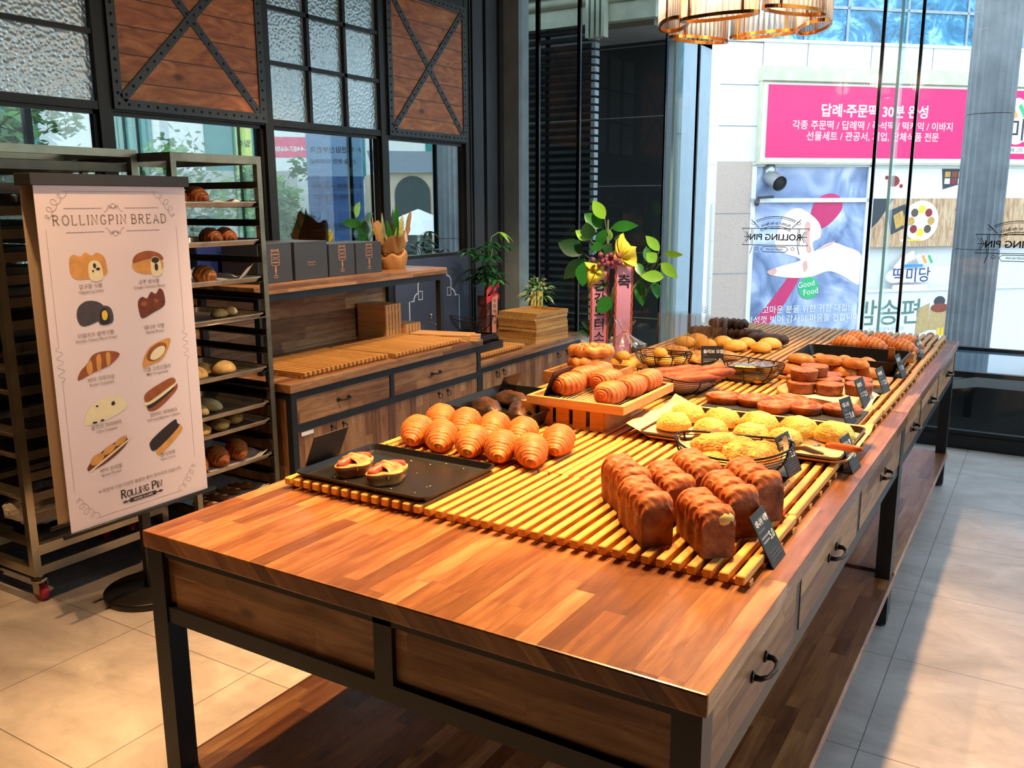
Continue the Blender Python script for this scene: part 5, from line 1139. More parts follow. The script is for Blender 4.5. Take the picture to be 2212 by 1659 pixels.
b.build('pecan_topping', C_nut, kn0, kind='stuff'); mk = Maker(kn0)
for x, y, z, a, lab in ((.175, 1.93, ZP + .010, .2, 'pecan knot at the bottom of the stack in the wooden tray'), (.165, 1.945, ZP + .052, 1.1, 'pecan knot in the middle of the stack in the wooden tray'), (.17, 1.95, ZP + .094, .5, 'pecan knot on top of the stack in the wooden tray')): mk.put((x, y, z), a, lab)
# ---- rolls in clear bags, in a basket, and a stand of clear bags
M_film = None
g = G('clear film'); fa = g.n('LayerWeight', {0: .5, 'Normal': g.bump(g.noise(g.co(), 40, 3), .8, .01)}).outputs['Facing']
mx = g.n('MixShader', {0: g.math('MULTIPLY_ADD', g.math('POWER', fa, 2.0), .55, .05), 1: g.n('BsdfTransparent', {0: (.96, .96, .95, 1)}).outputs[0], 2: g.n('BsdfGlossy', {'Roughness': .12}).outputs[0]}); g.t.links.new(mx.outputs[0], g.out.inputs[0]); M_film = g.mat
rl = Maker(m_blob('small_roll', C_yel, .033, .033, .040, 5, .0015, 20, 'bread roll', 'small golden rolls', .45, 20, 26))
for k, (x, y, z, lab) in enumerate(((.150, 2.235, ZP, 'small golden roll in the tied bag, nearest the pecan knots'), (.215, 2.215, ZP, 'small golden roll in the tied bag, nearest the viewer'), (.205, 2.285, ZP, 'small golden roll in the tied bag, at the far side'), (.178, 2.245, ZP + .034, 'small golden roll on top inside the tied bag'))): rl.put((x, y, z), k, lab)
b = MB()
def bag(u, v):
    a = 2 * PI * v; t = u
    r = .085 * min(1, (t + .02) * 9) ** .5 if t < .5 else .085 * max(.08, 1 - ((t - .5) / .28) ** .8) if t < .76 else .008 + .035 * ((t - .76) / .24)
    r *= 1 + .10 * math.sin(9 * a + 5 * t) * (t > .3); return (.185 + r * math.cos(a) * 1.05, 2.245 + r * math.sin(a), ZP + .001 + .205 * t)
b.surf(bag, 30, 54, False, True); tag(b.build('clear_bag', M_film), 'clear bag of small golden rolls tied with a twist', 'bag')
bg = bpy.data.objects['clear_bag']; MB().tube([(.185 + .010 * math.cos(2 * PI * k / 12), 2.245 + .010 * math.sin(2 * PI * k / 12), ZP + .157) for k in range(12)], .003, 6, True).build('twist_tie', C_bun, bg)
b = MB(); wire_basket(b, .125, .095, .06, .08, .06, 7, 10, .012, T(.315, 2.36, ZP)); tag(b.build('wire_basket', M_wire), 'round wire basket of small rolls behind the raised tray', 'basket')
for k, (x, y, z, lab) in enumerate(((.275, 2.33, ZP + .006, 'small golden roll in the basket, nearest the tied bag'), (.345, 2.325, ZP + .006, 'small golden roll in the basket, nearest the bread sticks'), (.31, 2.395, ZP + .006, 'small golden roll at the far side of the basket'), (.305, 2.35, ZP + .042, 'small golden roll topping the basket'), (.385, 2.385, ZP + .006, 'small golden roll in the basket, below the standing clear bags'))): rl.put((x, y, z), k * 1.3, lab)
for k in range(7):
    x, y = .255 + .036 * k, 2.56 + .002 * k; h = (.205, .215, .20, .21, .205, .195, .20)[k]; b = MB()
    def bagf(u, v, x=x, y=y, h=h, k=k):
        a = 2 * PI * v; return (x + .052 * math.cos(a) * (1 + .06 * math.sin(3 * a + k)), y + (.010 + .012 * u) * math.sin(a) + .006 * math.sin(a * 2 + k), ZP + .002 + h * u)
    b.surf(bagf, 8, 26, False, True)
    tag(b.build('bread_bag', M_film), ('first', 'second', 'third', 'fourth', 'fifth', 'sixth', 'seventh')[k] + ' upright clear bread bag in the standing row, counting from the counters', 'bag', 'upright clear bread bags')
# ---- wire basket of dark bread sticks
BM = T(.575, 1.905, ZP) @ rotz(.95); b = MB(); wire_basket(b, .185, .115, .080, .09, .055, 8, 10, .045, BM); bs_ = tag(b.build('wire_basket', M_wire), 'boat-shaped wire basket of dark bread sticks behind the raised tray', 'basket')
def liner(bm, rx, ry, h, bx, by, M, dip, peaks, base=.86):
    """paper pressed into a basket; its corners stick up at the given angles"""
    def f(u, v):
        a = 2 * PI * v; pk = max(math.exp(-((math.atan2(math.sin(a - q), math.cos(a - q))) / .20) ** 2) * k for q, k in peaks); t = u * (base + pk); k = 1 - (1 - min(t, 1)) ** 2; e = .95 + .04 * max(0, t - 1)
        return ((bx + (rx - bx) * k) * math.cos(a) * e, (by + (ry - by) * k) * math.sin(a) * e, .0035 + (h + dip * (math.cos(a) ** 2 - .5)) * t)
    bm.surf(f, 14, 72, False, True, 0, M); bm.poly([(bx * .95 * math.cos(2 * PI * k / 30), by * .95 * math.sin(2 * PI * k / 30), .0035) for k in range(30)], 0, M)
b = MB(); liner(b, .185, .115, .078, .088, .053, BM, .045, ((0.1, .2), (3.3, .35))); tag(b.build('paper_liner', M_paper), 'brown baking paper lining the basket of dark bread sticks', 'paper')
sk = Maker(m_stick())
for k, (dx, dy, dz, a, tl, lab) in enumerate(((-.055, .0, .050, -.98, .10, 'dark bread stick lying highest, along the rim nearest the clear bags'), (-.015, -.03, .040, -1.02, .08, 'dark bread stick in the middle of the basket'), (.035, -.045, .036, -.95, .06, 'dark bread stick along the rim nearest the raised tray'), (.03, .03, .052, -1.0, .12, 'dark bread stick pointing at the wire basket of packets'), (.07, .0, .048, -.92, .10, 'dark bread stick nearest the price card of the packet basket'))):
    o = sk.put((.575 + dx, 1.905 + dy, ZP + dz), 0, lab, None, (tl, 0, a))
# ---- potato pastries, yellow buns, chocolate bars at the far side
pp = Maker(m_blob('cheese_pastry', crust('cheese topped crust', '#d98f3f', '#a8551f', '#f6d88a', .4, 0, 1, 1.3, .3, .15, .5), .062, .056, .036, 8, .006, 38, 'pastry', 'cheese topped pastries', .4, 26, 34))
for k, (x, y, lab) in enumerate(((.245, 2.70, 'cheese topped pastry behind the standing clear bags'), (.385, 2.635, 'cheese topped pastry in the middle of the row before the yellow buns'), (.50, 2.66, 'cheese topped pastry nearest the packet basket'), (.425, 2.52, 'cheese topped pastry nearest the bread sticks'))): pp.put((x, y, ZP), k * 1.1, lab)
yb = Maker(m_blob('golden_bun', C_yel, .050, .056, .052, 2, .0015, 18, 'bun', 'golden domed buns', .42, 26, 34))
for x, y, lab in ((.215, 2.905, 'golden bun at the counter end of the near row'), (.322, 2.895, 'second golden bun of the near row'), (.462, 2.905, 'third golden bun of the near row, beside the packet basket'), (.578, 2.93, 'golden bun at the drawer end of the near row'), (.235, 3.02, 'golden bun at the counter end of the far row'), (.365, 3.02, 'second golden bun of the far row'), (.478, 3.03, 'third golden bun of the far row'), (.585, 3.05, 'golden bun at the drawer end of the far row')): yb.put((x, y, ZP), random.uniform(-1, 1), lab, 1.0 + random.uniform(-.05, .05))
b = MB()
def twist(u, v):
    a = 2 * PI * v; s = abs(2 * u - 1); e = max(0, 1 - s ** 6) ** .5; r = .040 * e * (1 + .10 * math.sin(u * 46)) + .0005; c = math.cos(a); sn = math.sin(a)
    return ((u - .5) * .21, r * 1.15 * math.copysign(abs(c) ** .7, c) + .006 * math.sin(u * 23), max(0, .027 + r * .62 * math.copysign(abs(sn) ** .7, sn) + .004 * abs(math.sin(u * 23)) + .002 * NZ(u * 20, a, 0)))
b.surf(twist, 70, 22, False, True); tw = Maker(tag(b.build('chocolate_bar_bread', C_choc), 'x', 'bread', 'ridged dark chocolate breads'))
for x, y, z, a, lab in ((.20, 3.27, ZP, .1, 'ridged dark chocolate bread nearest the counters'), (.395, 3.27, ZP + .0, .02, 'ridged dark chocolate bread in the middle of its row'), (.545, 3.16, ZP, -.15, 'ridged dark chocolate bread beside the golden buns'), (.30, 3.30, ZP + .045, .05, 'ridged dark chocolate bread lying on top of two others')): tw.put((x, y, z), a, lab)
# ---- wire basket of gold packets
BM2 = T(.715, 2.235, ZP) @ rotz(-.30); b = MB(); wire_basket(b, .155, .115, .075, .085, .060, 11, 8, .012, BM2); tag(b.build('wire_basket', M_wire), 'boat-shaped wire basket of shiny gold packets in the middle of the table', 'basket')
M_foil = plain('gold foil packet', '#b98a3a', .22, .85, .25, 30, .3); pk = MB(); pk.rbox(-.045, .045, -.032, .032, 0, .026, .011, 0, None, 3); pk.v = [v + Vector((0, 0, .004 * NZ(v.x, v.y, v.z, 40))) for v in pk.v]
pkr = Maker(tag(pk.build('foil_packet', [M_foil]), 'x', 'packet', 'gold foil packets')); w_ = MB()
def film(u, v): return ((u - .5) * .10, (v - .5) * .074, .0285 + .004 * NZ(u * 6, v * 6, 2) + .012 * max(0, abs(u - .5) - .38))
w_.surf(film, 14, 12); w_.build('clear_wrap', M_film, pkr.src)
for k, (dx, dy, z, a, lab) in enumerate(((-.055, -.02, .006, .3, 'gold packet at the bread stick end of the basket'), (.045, -.035, .006, -.5, 'gold packet at the viewer side of the basket floor'), (.05, .04, .006, .9, 'gold packet at the tart side of the basket floor'), (-.03, .05, .01, -.2, 'gold packet under the price card'), (.0, -.01, .038, .2, 'gold packet lying highest in the basket'), (.07, .01, .040, -.7, 'gold packet topping the tart side of the basket'))): pkr.put((.715 + dx, 2.235 + dy, ZP + z), a, lab)
# ---- seven danish loaves
ll = Maker(m_loaf())
for k, (x, y, lab) in enumerate(((.915, .632, 'danish loaf standing farthest from the drawers in the front row'), (1.018, .500, 'second danish loaf of the front row, beside the paler broken-topped one'), (1.150, .505, 'danish loaf with a pale broken patch on its top, by the price card'), (1.012, .660, 'danish loaf in the middle of the group behind the front row'), (1.160, .632, 'danish loaf directly behind the one with the pale patch'), (1.035, .775, 'danish loaf at the back of the group, close to the wire basket'), (1.175, .755, 'danish loaf at the back of the group, on the drawer side'))):
    ll.put((x, y, ZP), math.radians(43 + random.uniform(-4, 4)), lab, (1, 1 + random.uniform(-.03, .04), 1 + random.uniform(-.05, .06)))
lf = [o for o in S.objects if o.get('label', '').startswith('danish loaf with a pale')][0]
b = MB(); Mx = lf.matrix_basis.copy() if False else T(1.150, .505, ZP) @ rotz(math.radians(43))
def patch(u, v):
    a = 2 * PI * v; p = PI * (u - .5); return (.010 + .025 * math.cos(p) * math.cos(a), -.0665 + .0155 * math.cos(p) * math.sin(a), .078 + .0165 * math.sin(p) + .002 * NZ(a, u * 5, 1))
b.surf(patch, 12, 20, False, True); me = b.build('broken_crumb', plain('pale torn crumb', '#e2b560', .7, 0, .15, 60, .3)); me.parent = lf; me['label'] = 'pale broken crumb'
# ---- wire basket of streusel breads
BM3 = T(1.055, .995, ZP) @ rotz(.16); b = MB(); wire_basket(b, .150, .125, .085, .075, .065, 10, 8, .020, BM3, .0018); tag(b.build('wire_basket', M_wire), 'black wire basket of streusel breads lined with paper, beside the loaves', 'basket')
b = MB(); liner(b, .150, .125, .083, .073, .063, BM3, .020, ((.55, .42), (2.0, .45), (3.35, .40)), .72); tag(b.build('paper_liner', M_paper), 'pale baking paper lining the basket of streusel breads', 'paper')
sb = Maker(m_blob('streusel_bread', C_crumb, .060, .050, .058, 4, .006, 45, 'bread', 'streusel breads in the basket', .48, 34, 44))
for x, y, z, a, sc, lab in ((1.01, 1.02, ZP + .042, .3, (1.25, .95, 1), 'streusel bread lying highest, at the side facing the croissants'), (1.085, .985, ZP + .038, -.3, 1.0, 'streusel bread on top, nearest the viewer'), (1.115, 1.04, ZP + .028, .9, 1.0, 'streusel bread on the drawer side of the basket'), (1.02, .94, ZP + .016, 1.2, .9, 'streusel bread low in the basket, nearest the loaves'), (1.075, .925, ZP + .012, .1, .85, 'streusel bread at the very front bottom of the basket'), (1.045, 1.075, ZP + .03, .2, .9, 'streusel bread at the far side of the basket')): sb.put((x, y, z), a, lab, sc)
# ---- papered sheet of crumble breads with a cake slice
b = MB(); tray_mesh(b, .700, 1.275, 1.215, 1.600, ZP, .022, .010); tag(b.build('baking_sheet', plain('dark browned tin', '#4a3626', .35, .6, .25, 10)), 'dark tin sheet lined with paper under the yellow crumble breads', 'tray')
b = MB()
def sheet(u, v):
    x = .655 + .64 * u; y = 1.195 + .425 * v; e = max(0, .12 - u) * 8; f_ = max(0, .06 - v) * 10; r_ = max(0, v - .94) * 10; q = max(0, u - .95) * 14
    return (x + .02 * e * NZ(v * 4, 1, 2), y, ZP + .004 + .024 * min(1, e) + .014 * e * (.6 + .7 * abs(NZ(v * 3.2, 7, 1))) + .022 * f_ + .030 * r_ + .014 * q + .0012 * NZ(u * 8, v * 8, 3))
b.surf(sheet, 50, 36, False, False, 0, None, False); b.surf(lambda u, v: Vector(sheet(u, v)) - Vector((0, 0, .0008)), 50, 36, False, False, 0, None, False)
tag(b.build('baking_paper', plain('tan baking paper', '#dcb88c', .65, 0, .05, 10, .1)), 'sheet of tan baking paper under the yellow crumble breads', 'paper')
cbk = Maker(m_blob('crumble_bread', C_cream, .058, .050, .062, 6, .004, 40, 'bread', 'yellow crumble breads on the paper sheet', .42, 34, 44, 0, 2.3))
for x, y, a, sc, lab in ((.765, 1.445, .4, 1.0, 'crumble bread in the far row, nearest the raised tray'), (.765, 1.325, .8, .95, 'crumble bread in the near row, nearest the raised tray'), (.880, 1.440, .2, 1.0, 'second crumble bread of the far row'), (.885, 1.315, .5, .92, 'second crumble bread of the near row'), (.998, 1.435, -.1, 1.06, 'third crumble bread of the far row, behind the wire basket'), (1.010, 1.310, .3, .95, 'third crumble bread of the near row, behind the wire basket'), (1.115, 1.440, -.2, 1.04, 'fourth crumble bread of the far row'), (1.105, 1.325, .2, .86, 'crumble bread touching the blade of the cake slice'), (1.218, 1.432, .5, 1.02, 'crumble bread standing alone at the drawer end of the sheet')): cbk.put((x, y, ZP + .006), a, lab, sc)
r = root('cake_slice', (1.2, 1.3, ZP + .03), 'cake slice with steel blade and orange wooden handle resting on the sheet', 'cake slice')
Mq = frame((1.135, 1.352, ZP + .022), Vector((.16, -.115, .010)), Vector((.115, .16, 0)))
b = MB(); b.prism([(0, -.026), (.0, .026), (.085, .021), (.095, .006), (.095, -.006), (.085, -.021)], 0, .0016, 0, Mq); b.box(.085, .125, -.005, .005, .001, .005, 0, Mq); b.build('blade', plain('polished steel', '#c9d3d8', .15, 1, .05), r)
b = MB(); b.tube([Mq @ Vector((x, 0, .006 + .004 * k)) for k, x in enumerate((.115, .14, .18, .22, .245))], [.007, .010, .0105, .010, .006], 12); b.build('handle', straight('orange oiled handle', 'x', '#c8642a', '#9c4518', .4), r)
# ---- danish swirls on a slate
MB().rbox(.72, 1.235, 1.70, 1.90, ZP, ZP + .006, .002).build('slate_board', plain('black slate', '#1f1f20', .5, 0, .2, 20, .2)); tag(bpy.data.objects['slate_board'], 'thin black slate under the glazed swirl pastries', 'board')
ds = Maker(m_danish())
for x, y, a, lab in ((.775, 1.79, .3, 'glazed swirl pastry at the raised tray end of the slate'), (.880, 1.805, 1.1, 'second glazed swirl pastry of the far row'), (.985, 1.852, .2, 'third glazed swirl pastry of the far row, before the tart board'), (.965, 1.745, .9, 'glazed swirl pastry in the near row, behind the crumble breads'), (1.055, 1.782, 1.9, 'glazed swirl pastry leaning in the near row, second from the price card'), (1.165, 1.812, .5, 'glazed swirl pastry at the drawer end of the slate')): ds.put((x, y, ZP + .0065), a, lab, 1.0 + random.uniform(-.05, .06))
# ---- round board of brown tarts
b = MB(); b.lathe([(.158, 0), (.165, .003), (.165, .019), (.160, .022), (0, .022)], 56, 0, T(1.045, 2.10, ZP)); b.rbox(.86, .955, 1.9, 1.96, 0, .001, .0003) if False else None
tag(b.build('round_board', M_beech), 'round wooden board carrying the stacked brown tarts', 'board')
b = MB(); ZB = ZP + .0225
def tp(u, v): x = .955 + .27 * u; y = 1.935 + .29 * v; dd = math.hypot(x - 1.045, y - 2.10); return (x, y, ZB + .0008 - max(0, dd - .162) * .55 + .004 * max(0, dd - .165) * NZ(u * 9, v * 9, 1) * 20)
b.surf(tp, 26, 26, False, False, 0, None, False); tag(b.build('baking_paper', M_paper), 'pale paper under the brown tarts, hanging over the round board', 'paper')
tt = Maker(m_tart())
for x, y, z, lab in ((.985, 2.010, 0, 'brown tart at the viewer side of the board, nearest the packet basket'), (1.078, 2.025, 0, 'brown tart in the middle of the board front'), (1.168, 2.075, 0, 'brown tart on the drawer side of the board front'), (.955, 2.105, 0, 'brown tart low on the packet basket side of the board'), (1.052, 2.125, 0, 'brown tart in the centre of the board'), (1.150, 2.17, 0, 'brown tart at the drawer side of the board back'), (1.035, 2.22, 0, 'brown tart at the back edge of the board'), (.985, 2.035, .041, 'brown tart stacked on top, nearest the viewer'), (1.0, 2.13, .041, 'shiny brown tart stacked on top, behind the other stacked one')): tt.put((x, y, ZB + .0018 + z), random.uniform(0, 6), lab, 1.0 + random.uniform(-.03, .04))
# ---- split butter buns on a board with pale paper
MB().rbox(.80, 1.22, 2.33, 2.52, ZP, ZP + .014, .004).build('serving_board', M_beech); tag(bpy.data.objects['serving_board.003'] if 'serving_board.003' in bpy.data.objects else [o for o in S.objects if o.name.startswith('serving_board')][-1], 'pale serving board under the split butter buns', 'board')
bb = Maker(m_blob('butter_bun', C_bun, .038, .060, .042, 9, .0012, 20, 'bun', 'split butter buns', .5, 28, 36, .010, 2.6))
for x, y, z, a, lab in ((.845, 2.44, .0145, 1.3, 'split butter bun at the packet basket end of the board'), (.945, 2.46, .0145, 1.4, 'second split butter bun along the board'), (1.045, 2.445, .0145, 1.2, 'third split butter bun along the board'), (1.135, 2.455, .0145, 1.45, 'split butter bun at the drawer end of the board'), (.855, 2.37, .0145, 1.35, 'split butter bun hidden behind the stacked tarts'), (.88, 2.43, .052, 1.25, 'split butter bun stacked at the packet basket end'), (.985, 2.45, .052, 1.5, 'split butter bun stacked in the middle'), (1.09, 2.43, .052, 1.1, 'split butter bun stacked and turned at the drawer end')): bb.put((x, y, ZP + z), a, lab)
pan(.80, 1.225, 2.60, 2.93, ZP, .058, 'deep black pan of pale buns behind the split butter buns')
pb = Maker(m_blob('pale_bun', crust('dusted bun crust', '#d99a50', '#a8642a', '#f0cf92', .45, 0, 1, .8, .2, .1, .2), .042, .050, .050, 12, .002, 26, 'bun', 'pale buns in the deep pan', .45, 26, 32))
for x, y, lab in ((.905, 2.66, 'pale bun in the deep pan, nearest the packet basket'), (1.005, 2.665, 'middle pale bun in the deep pan'), (1.095, 2.66, 'pale bun in the deep pan, nearest the cake tongs')): pb.put((x, y, ZP + .012), .3, lab)
MB().rbox(1.178, 1.203, 2.625, 2.633, ZP + .004, ZP + .115, .003).build('wooden_spatula', straight('spatula wood', 'z', '#c9803c', '#a8622a', .4)); tag(bpy.data.objects['wooden_spatula'], 'wooden spatula handle standing upright in the deep pan', 'spatula')
# ---- wooden tray of chocolate striped croissants
b = MB(); x0, x1, y0, y1 = .865, 1.235, 2.965, 3.34
b.box(x0, x1, y0, y1, ZP, ZP + .006)
b.ring4(x0, x1, y0, y1, ZP + .006, ZP + .042, .012)
tag(b.build('wooden_tray', M_beechd), 'wooden tray of chocolate striped croissants at the window end', 'tray')
cc = Maker(m_croissant(C_chst, .150, .042, 4, 'chocolate_croissant', 'chocolate striped croissants', 'croissant'))
for x, y, lab in ((.935, 3.06, 'chocolate striped croissant in the near row, at the counter end'), (1.05, 3.05, 'middle chocolate striped croissant of the near row'), (1.17, 3.06, 'chocolate striped croissant in the near row, at the drawer end'), (.95, 3.21, 'chocolate striped croissant in the far row, at the counter end'), (1.065, 3.21, 'middle chocolate striped croissant of the far row'), (1.175, 3.20, 'chocolate striped croissant in the far row, at the drawer end')): cc.put((x, y, ZP + .018), 1.35 + random.uniform(-.15, .15), lab)
# ---- black price cards
M_grey = plain('grey card print', '#85868a', .6, 0, 0)
def card(x, y, z, face, tilt, lines, price, lab, w=.092, h=.108, foot=.07, grp='black price cards along the table'):
    """leaning plate with a flat foot behind it; face = heading the print looks to, in degrees"""
    a = math.radians(face); n = Vector((math.cos(a), math.sin(a), 0)); s = Vector((-n.y, n.x, 0)); up_ = (Vector((0, 0, math.cos(tilt))) - n * math.sin(tilt)); M = frame((x, y, z + .002), s, up_)
    b = MB(); b.box(-w / 2, w / 2, 0, h, -.0025, 0, 0, M); Mf_ = frame((x, y, z), s, -n); b.box(-w / 2, w / 2, 0, foot, -.0025, .0, 0, Mf_ @ T(0, 0, .0025))
    if lines:
        Mt_ = M @ T(0, 0, .0006)
        b.text(lines[0], .0165, Mt_ @ T(-w / 2 + .008, h - .028, 0), 1, .02, 'LEFT'); b.text(lines[1], .008, Mt_ @ T(-w / 2 + .008, h - .040, 0), 2, 0, 'LEFT')
        for k in range(2): b.box(-w / 2 + .008, w / 2 - .036 - .006 * k, h - .054 - .009 * k, h - .050 - .009 * k, 0, .0002, 2, Mt_)
        b.text(price, .024, Mt_ @ T(w / 2 - .008, h - .066, 0), 1, .01, 'RIGHT')
        for k in range(3): b.box(-w / 2 + .012, w / 2 - .010 - .02 * (k == 2), .012 + .007 * k, .0145 + .007 * k, 0, .0002, 3, Mt_)
    return tag(b.build('price_card', [M_blkp, M_white, M_grey, plain('dim card print', '#44454a', .6, 0, 0)]), lab, 'price card', grp)
card(1.294, .560, H, 0, .50, ('데니쉬 식빵', 'Danish Bread'), '5.0', 'black price card reading 5.0 beside the danish loaves', .092, .112, .035)
card(1.195, 1.085, ZP, -6, .42, ('크랜베리 스콘', 'Cranberry Scone'), '3.5', 'black price card reading 3.5 beside the streusel basket')
card(1.310, 1.300, H, -4, .42, ('맘모스 빵', 'Crumble Bread'), '4.0', 'black price card at the table edge below the cake slice handle', .085, .10, .03)
card(1.135, 1.690, ZP, -12, .35, ('롤 대니쉬', 'Danish'), '3.8', 'black price card before the slate of swirl pastries', .07, .085, .05) if False else card(1.222, 1.688, ZP, -14, .35, ('대니쉬', 'Danish'), '3.8', 'black price card before the slate of swirl pastries', .075, .09, .05)
card(1.215, 2.00, ZP, -8, .40, ('타르트', 'Tart'), '2.5', 'black price card on the pallets beside the tart board', .085, .10, .075)
card(1.235, 2.275, ZP, -8, .40, ('버터빵', 'Butter Bun'), '2.0', 'black price card with a pink corner tab beside the butter buns', .08, .095, .08)
card(1.248, 2.62, ZP, -6, .40, ('모닝빵', 'Bun'), '3.0', 'black price card beside the deep pan at the window end', .075, .095, .05)
card(1.258, 3.12, ZP, -4, .40, ('초코 크루아상', 'Chocolate Croissant'), '3.5', 'black price card beside the chocolate striped croissants', .075, .09, .05)
card(.600, 2.165, ZP + .058, -62, .2, ('올리브 모찰', 'Olive'), '1.0', 'black price card reading 1.0 standing in the packet basket', .088, .078, .01)
card(.062, .520, ZP, 180, .42, None, '', 'back of a black price card beside the flat baking sheet', .13, .105, .02)
card(.045, 1.49, ZP, 180, .42, None, '', 'back of a black price card behind the deep pan of glazed pastries', .12, .095, .03)
card(.352, 1.30, ZT + .017, 180, .42, None, '', 'back of a black price card inside the raised wooden tray', .12, .09, .05)
card(.03, 2.16, ZP, 180, .42, None, '', 'back of a black price card behind the pecan knots', .10, .085, .03)
# ---- breads on the narrow rack
x0, x1, y0, y1 = -1.90, -1.295, 1.168, 1.638
def rtray(zi, lab, paper=None):
    z = .20 + .0815 * zi + .0035; b = MB(); tray_mesh(b, x0 + .16, x1 + .002, y0 + .036, y1 - .036, z, .022, .012); tag(b.build('baking_tray', M_alu), lab, 'tray', 'trays in the narrow rack')
    if paper:
        b = MB()
        def f(u, v):
            x = x0 + .175 + .415 * u; y = y0 + .05 + .37 * v; e = max(0, .1 - v) * 9 + max(0, v - .88) * 9; q = max(0, u - .93) * 8 + max(0, .12 - u) * 9
            return (x, y, z + .003 + .03 * min(1.3, e) * (.7 + .6 * NZ(u * 5, zi, 1)) + .022 * q + (.07 * max(0, u + v - 1.72) * 3 if paper == 2 else 0))
        b.surf(f, 26, 26, False, False, 0, None, False); tag(b.build('baking_paper', M_parch), 'white baking paper on the ' + lab.split(' tray')[0] + ' tray', 'paper')
    return z + .0035
z = rtray(16, 'topmost loaded tray of the narrow rack, under its top bar', 1)
rk = Maker(m_croissant(crust('dark croissant crust', '#8f4a20', '#4f2410', '#b56a34', .4, 380, 1, 1, 0, .3, .3), .16, .045, 6, 'dark_croissant', 'dark baked croissants on the rack'))
for x, y, lab in ((-1.40, 1.25, 'dark croissant on the topmost rack tray, half behind the banner'), (-1.41, 1.37, 'dark croissant on the topmost rack tray, in the clear')): rk.put((x, y, z + .002), 1.4, lab)
z = rtray(14, 'second loaded tray of the narrow rack, with glossy brown breads', None)
for x, y, lab in ((-1.39, 1.22, 'glossy brown bread on the second rack tray, half behind the banner'), (-1.41, 1.43, 'first of two touching brown breads on the second rack tray'), (-1.41, 1.51, 'second of two touching brown breads on the second rack tray')): rk.put((x, y, z), 1.5, lab, .9)
z = rtray(12, 'third loaded tray of the narrow rack, with a tall paper corner', 2)
cc2 = m_croissant(C_chst, .150, .042, 4, 'chocolate_croissant', 'chocolate striped croissants', 'croissant'); ck = Maker(cc2)
for x, y, lab in ((-1.42, 1.23, 'chocolate striped croissant on the rack, half behind the banner'), (-1.42, 1.39, 'chocolate striped croissant on the rack, in the clear')): ck.put((x, y, z + .002), 1.45, lab)
z = rtray(10, 'fourth loaded tray of the narrow rack, nearly empty', None)
rr = Maker(m_blob('crusty_roll', C_pale, .050, .055, .060, 1, .002, 22, 'bread roll', 'crusty rolls on the rack', .45, 26, 32))
for x, y, sc, lab in ((-1.44, 1.475, (.7, .9, .7), 'small pale roll on the nearly empty rack tray'), (-1.46, 1.55, .72, 'small browned roll at the end of the nearly empty rack tray')): rr.put((x, y, z), .4, lab, sc)
z = rtray(7, 'fifth loaded tray of the narrow rack, with round crusty rolls', None)
for x, y, sc, lab in ((-1.38, 1.275, 1.0, 'round crusty roll on the rack, half behind the banner'), (-1.45, 1.365, .95, 'round crusty roll in the middle of its rack tray'), (-1.385, 1.43, 1.05, 'largest round crusty roll, at the clear end of its rack tray'), (-1.52, 1.28, .95, 'round crusty roll at the back of its rack tray')): rr.put((x, y, z), .4, lab, sc)
z = rtray(5, 'sixth loaded tray of the narrow rack, with long pale rolls', None)
ol = Maker(m_blob('long_roll', crust('floury roll crust', '#c9a465', '#9a7640', '#e6cfa0', .55, 0, 1, .6, .1, .05, .15), .085, .045, .058, 7, .002, 20, 'bread roll', 'long pale rolls on the rack', .45, 26, 34))
for x, y, lab in ((-1.42, 1.27, 'long pale roll on the rack, half behind the banner'), (-1.45, 1.37, 'long pale roll on the rack, in the clear')): ol.put((x, y, z), .25, lab)
z = rtray(4, 'seventh loaded tray of the narrow rack, with topped flatbreads', None)
fl = Maker(m_stick(.24, .030, crust('cheese flatbread crust', '#d99c48', '#7a4a1e', '#efc070', .45, 0, 1, .8, .2, .1, .3), 'long_bread')); fl.src['group'] = 'long topped breads on the rack'; fl.src['category'] = 'bread'
for x, y, a, lab in ((-1.40, 1.27, 1.15, 'long topped bread nearest the banner on its rack tray'), (-1.42, 1.39, 1.15, 'long topped bread in the middle of its rack tray'), (-1.46, 1.50, 1.15, 'long topped bread at the clear end of its rack tray')): fl.put((x, y, z), a, lab, (1.3, .85, .75))
z = rtray(2, 'eighth loaded tray of the narrow rack, with croissants on paper', 1)
for x, y, a, lab in ((-1.40, 1.25, .5, 'croissant on the lower papered rack tray, half behind the banner'), (-1.41, 1.375, .5, 'croissant in the middle of the lower papered rack tray'), (-1.42, 1.50, .3, 'croissant at the clear end of the lower papered rack tray'), (-1.55, 1.36, .6, 'croissant at the back of the lower papered rack tray')): cr.put((x, y, z + .002), a + .8, lab, 1.05)
z = rtray(0, 'lowest loaded tray of the narrow rack, with pretzel rolls', 1)
p0 = m_blob('pretzel_roll', C_pret, .085, .032, .036, 3, .001, 20, 'pretzel roll', 'pretzel rolls on the rack', .5); b = MB()
for k in (-1, 0, 1): b.surf(lambda u, v, k=k: (k * .048 + .020 * u * math.cos(2 * PI * v), .016 * u * math.sin(2 * PI * v), .0375 - .004 * u * u - .004 * abs(k)), 4, 16, False, True)
b.build('slash', C_cut, p0); pr_ = Maker(p0)
for x, y, a, lab in ((-1.37, 1.27, 1.3, 'pretzel roll nearest the banner on the lowest rack tray'), (-1.41, 1.36, 1.4, 'second pretzel roll on the lowest rack tray'), (-1.43, 1.45, 1.4, 'third pretzel roll on the lowest rack tray'), (-1.44, 1.53, 1.4, 'pretzel roll at the clear end of the lowest rack tray')): pr_.put((x, y, z + .002), a - 1.0, lab, .8)

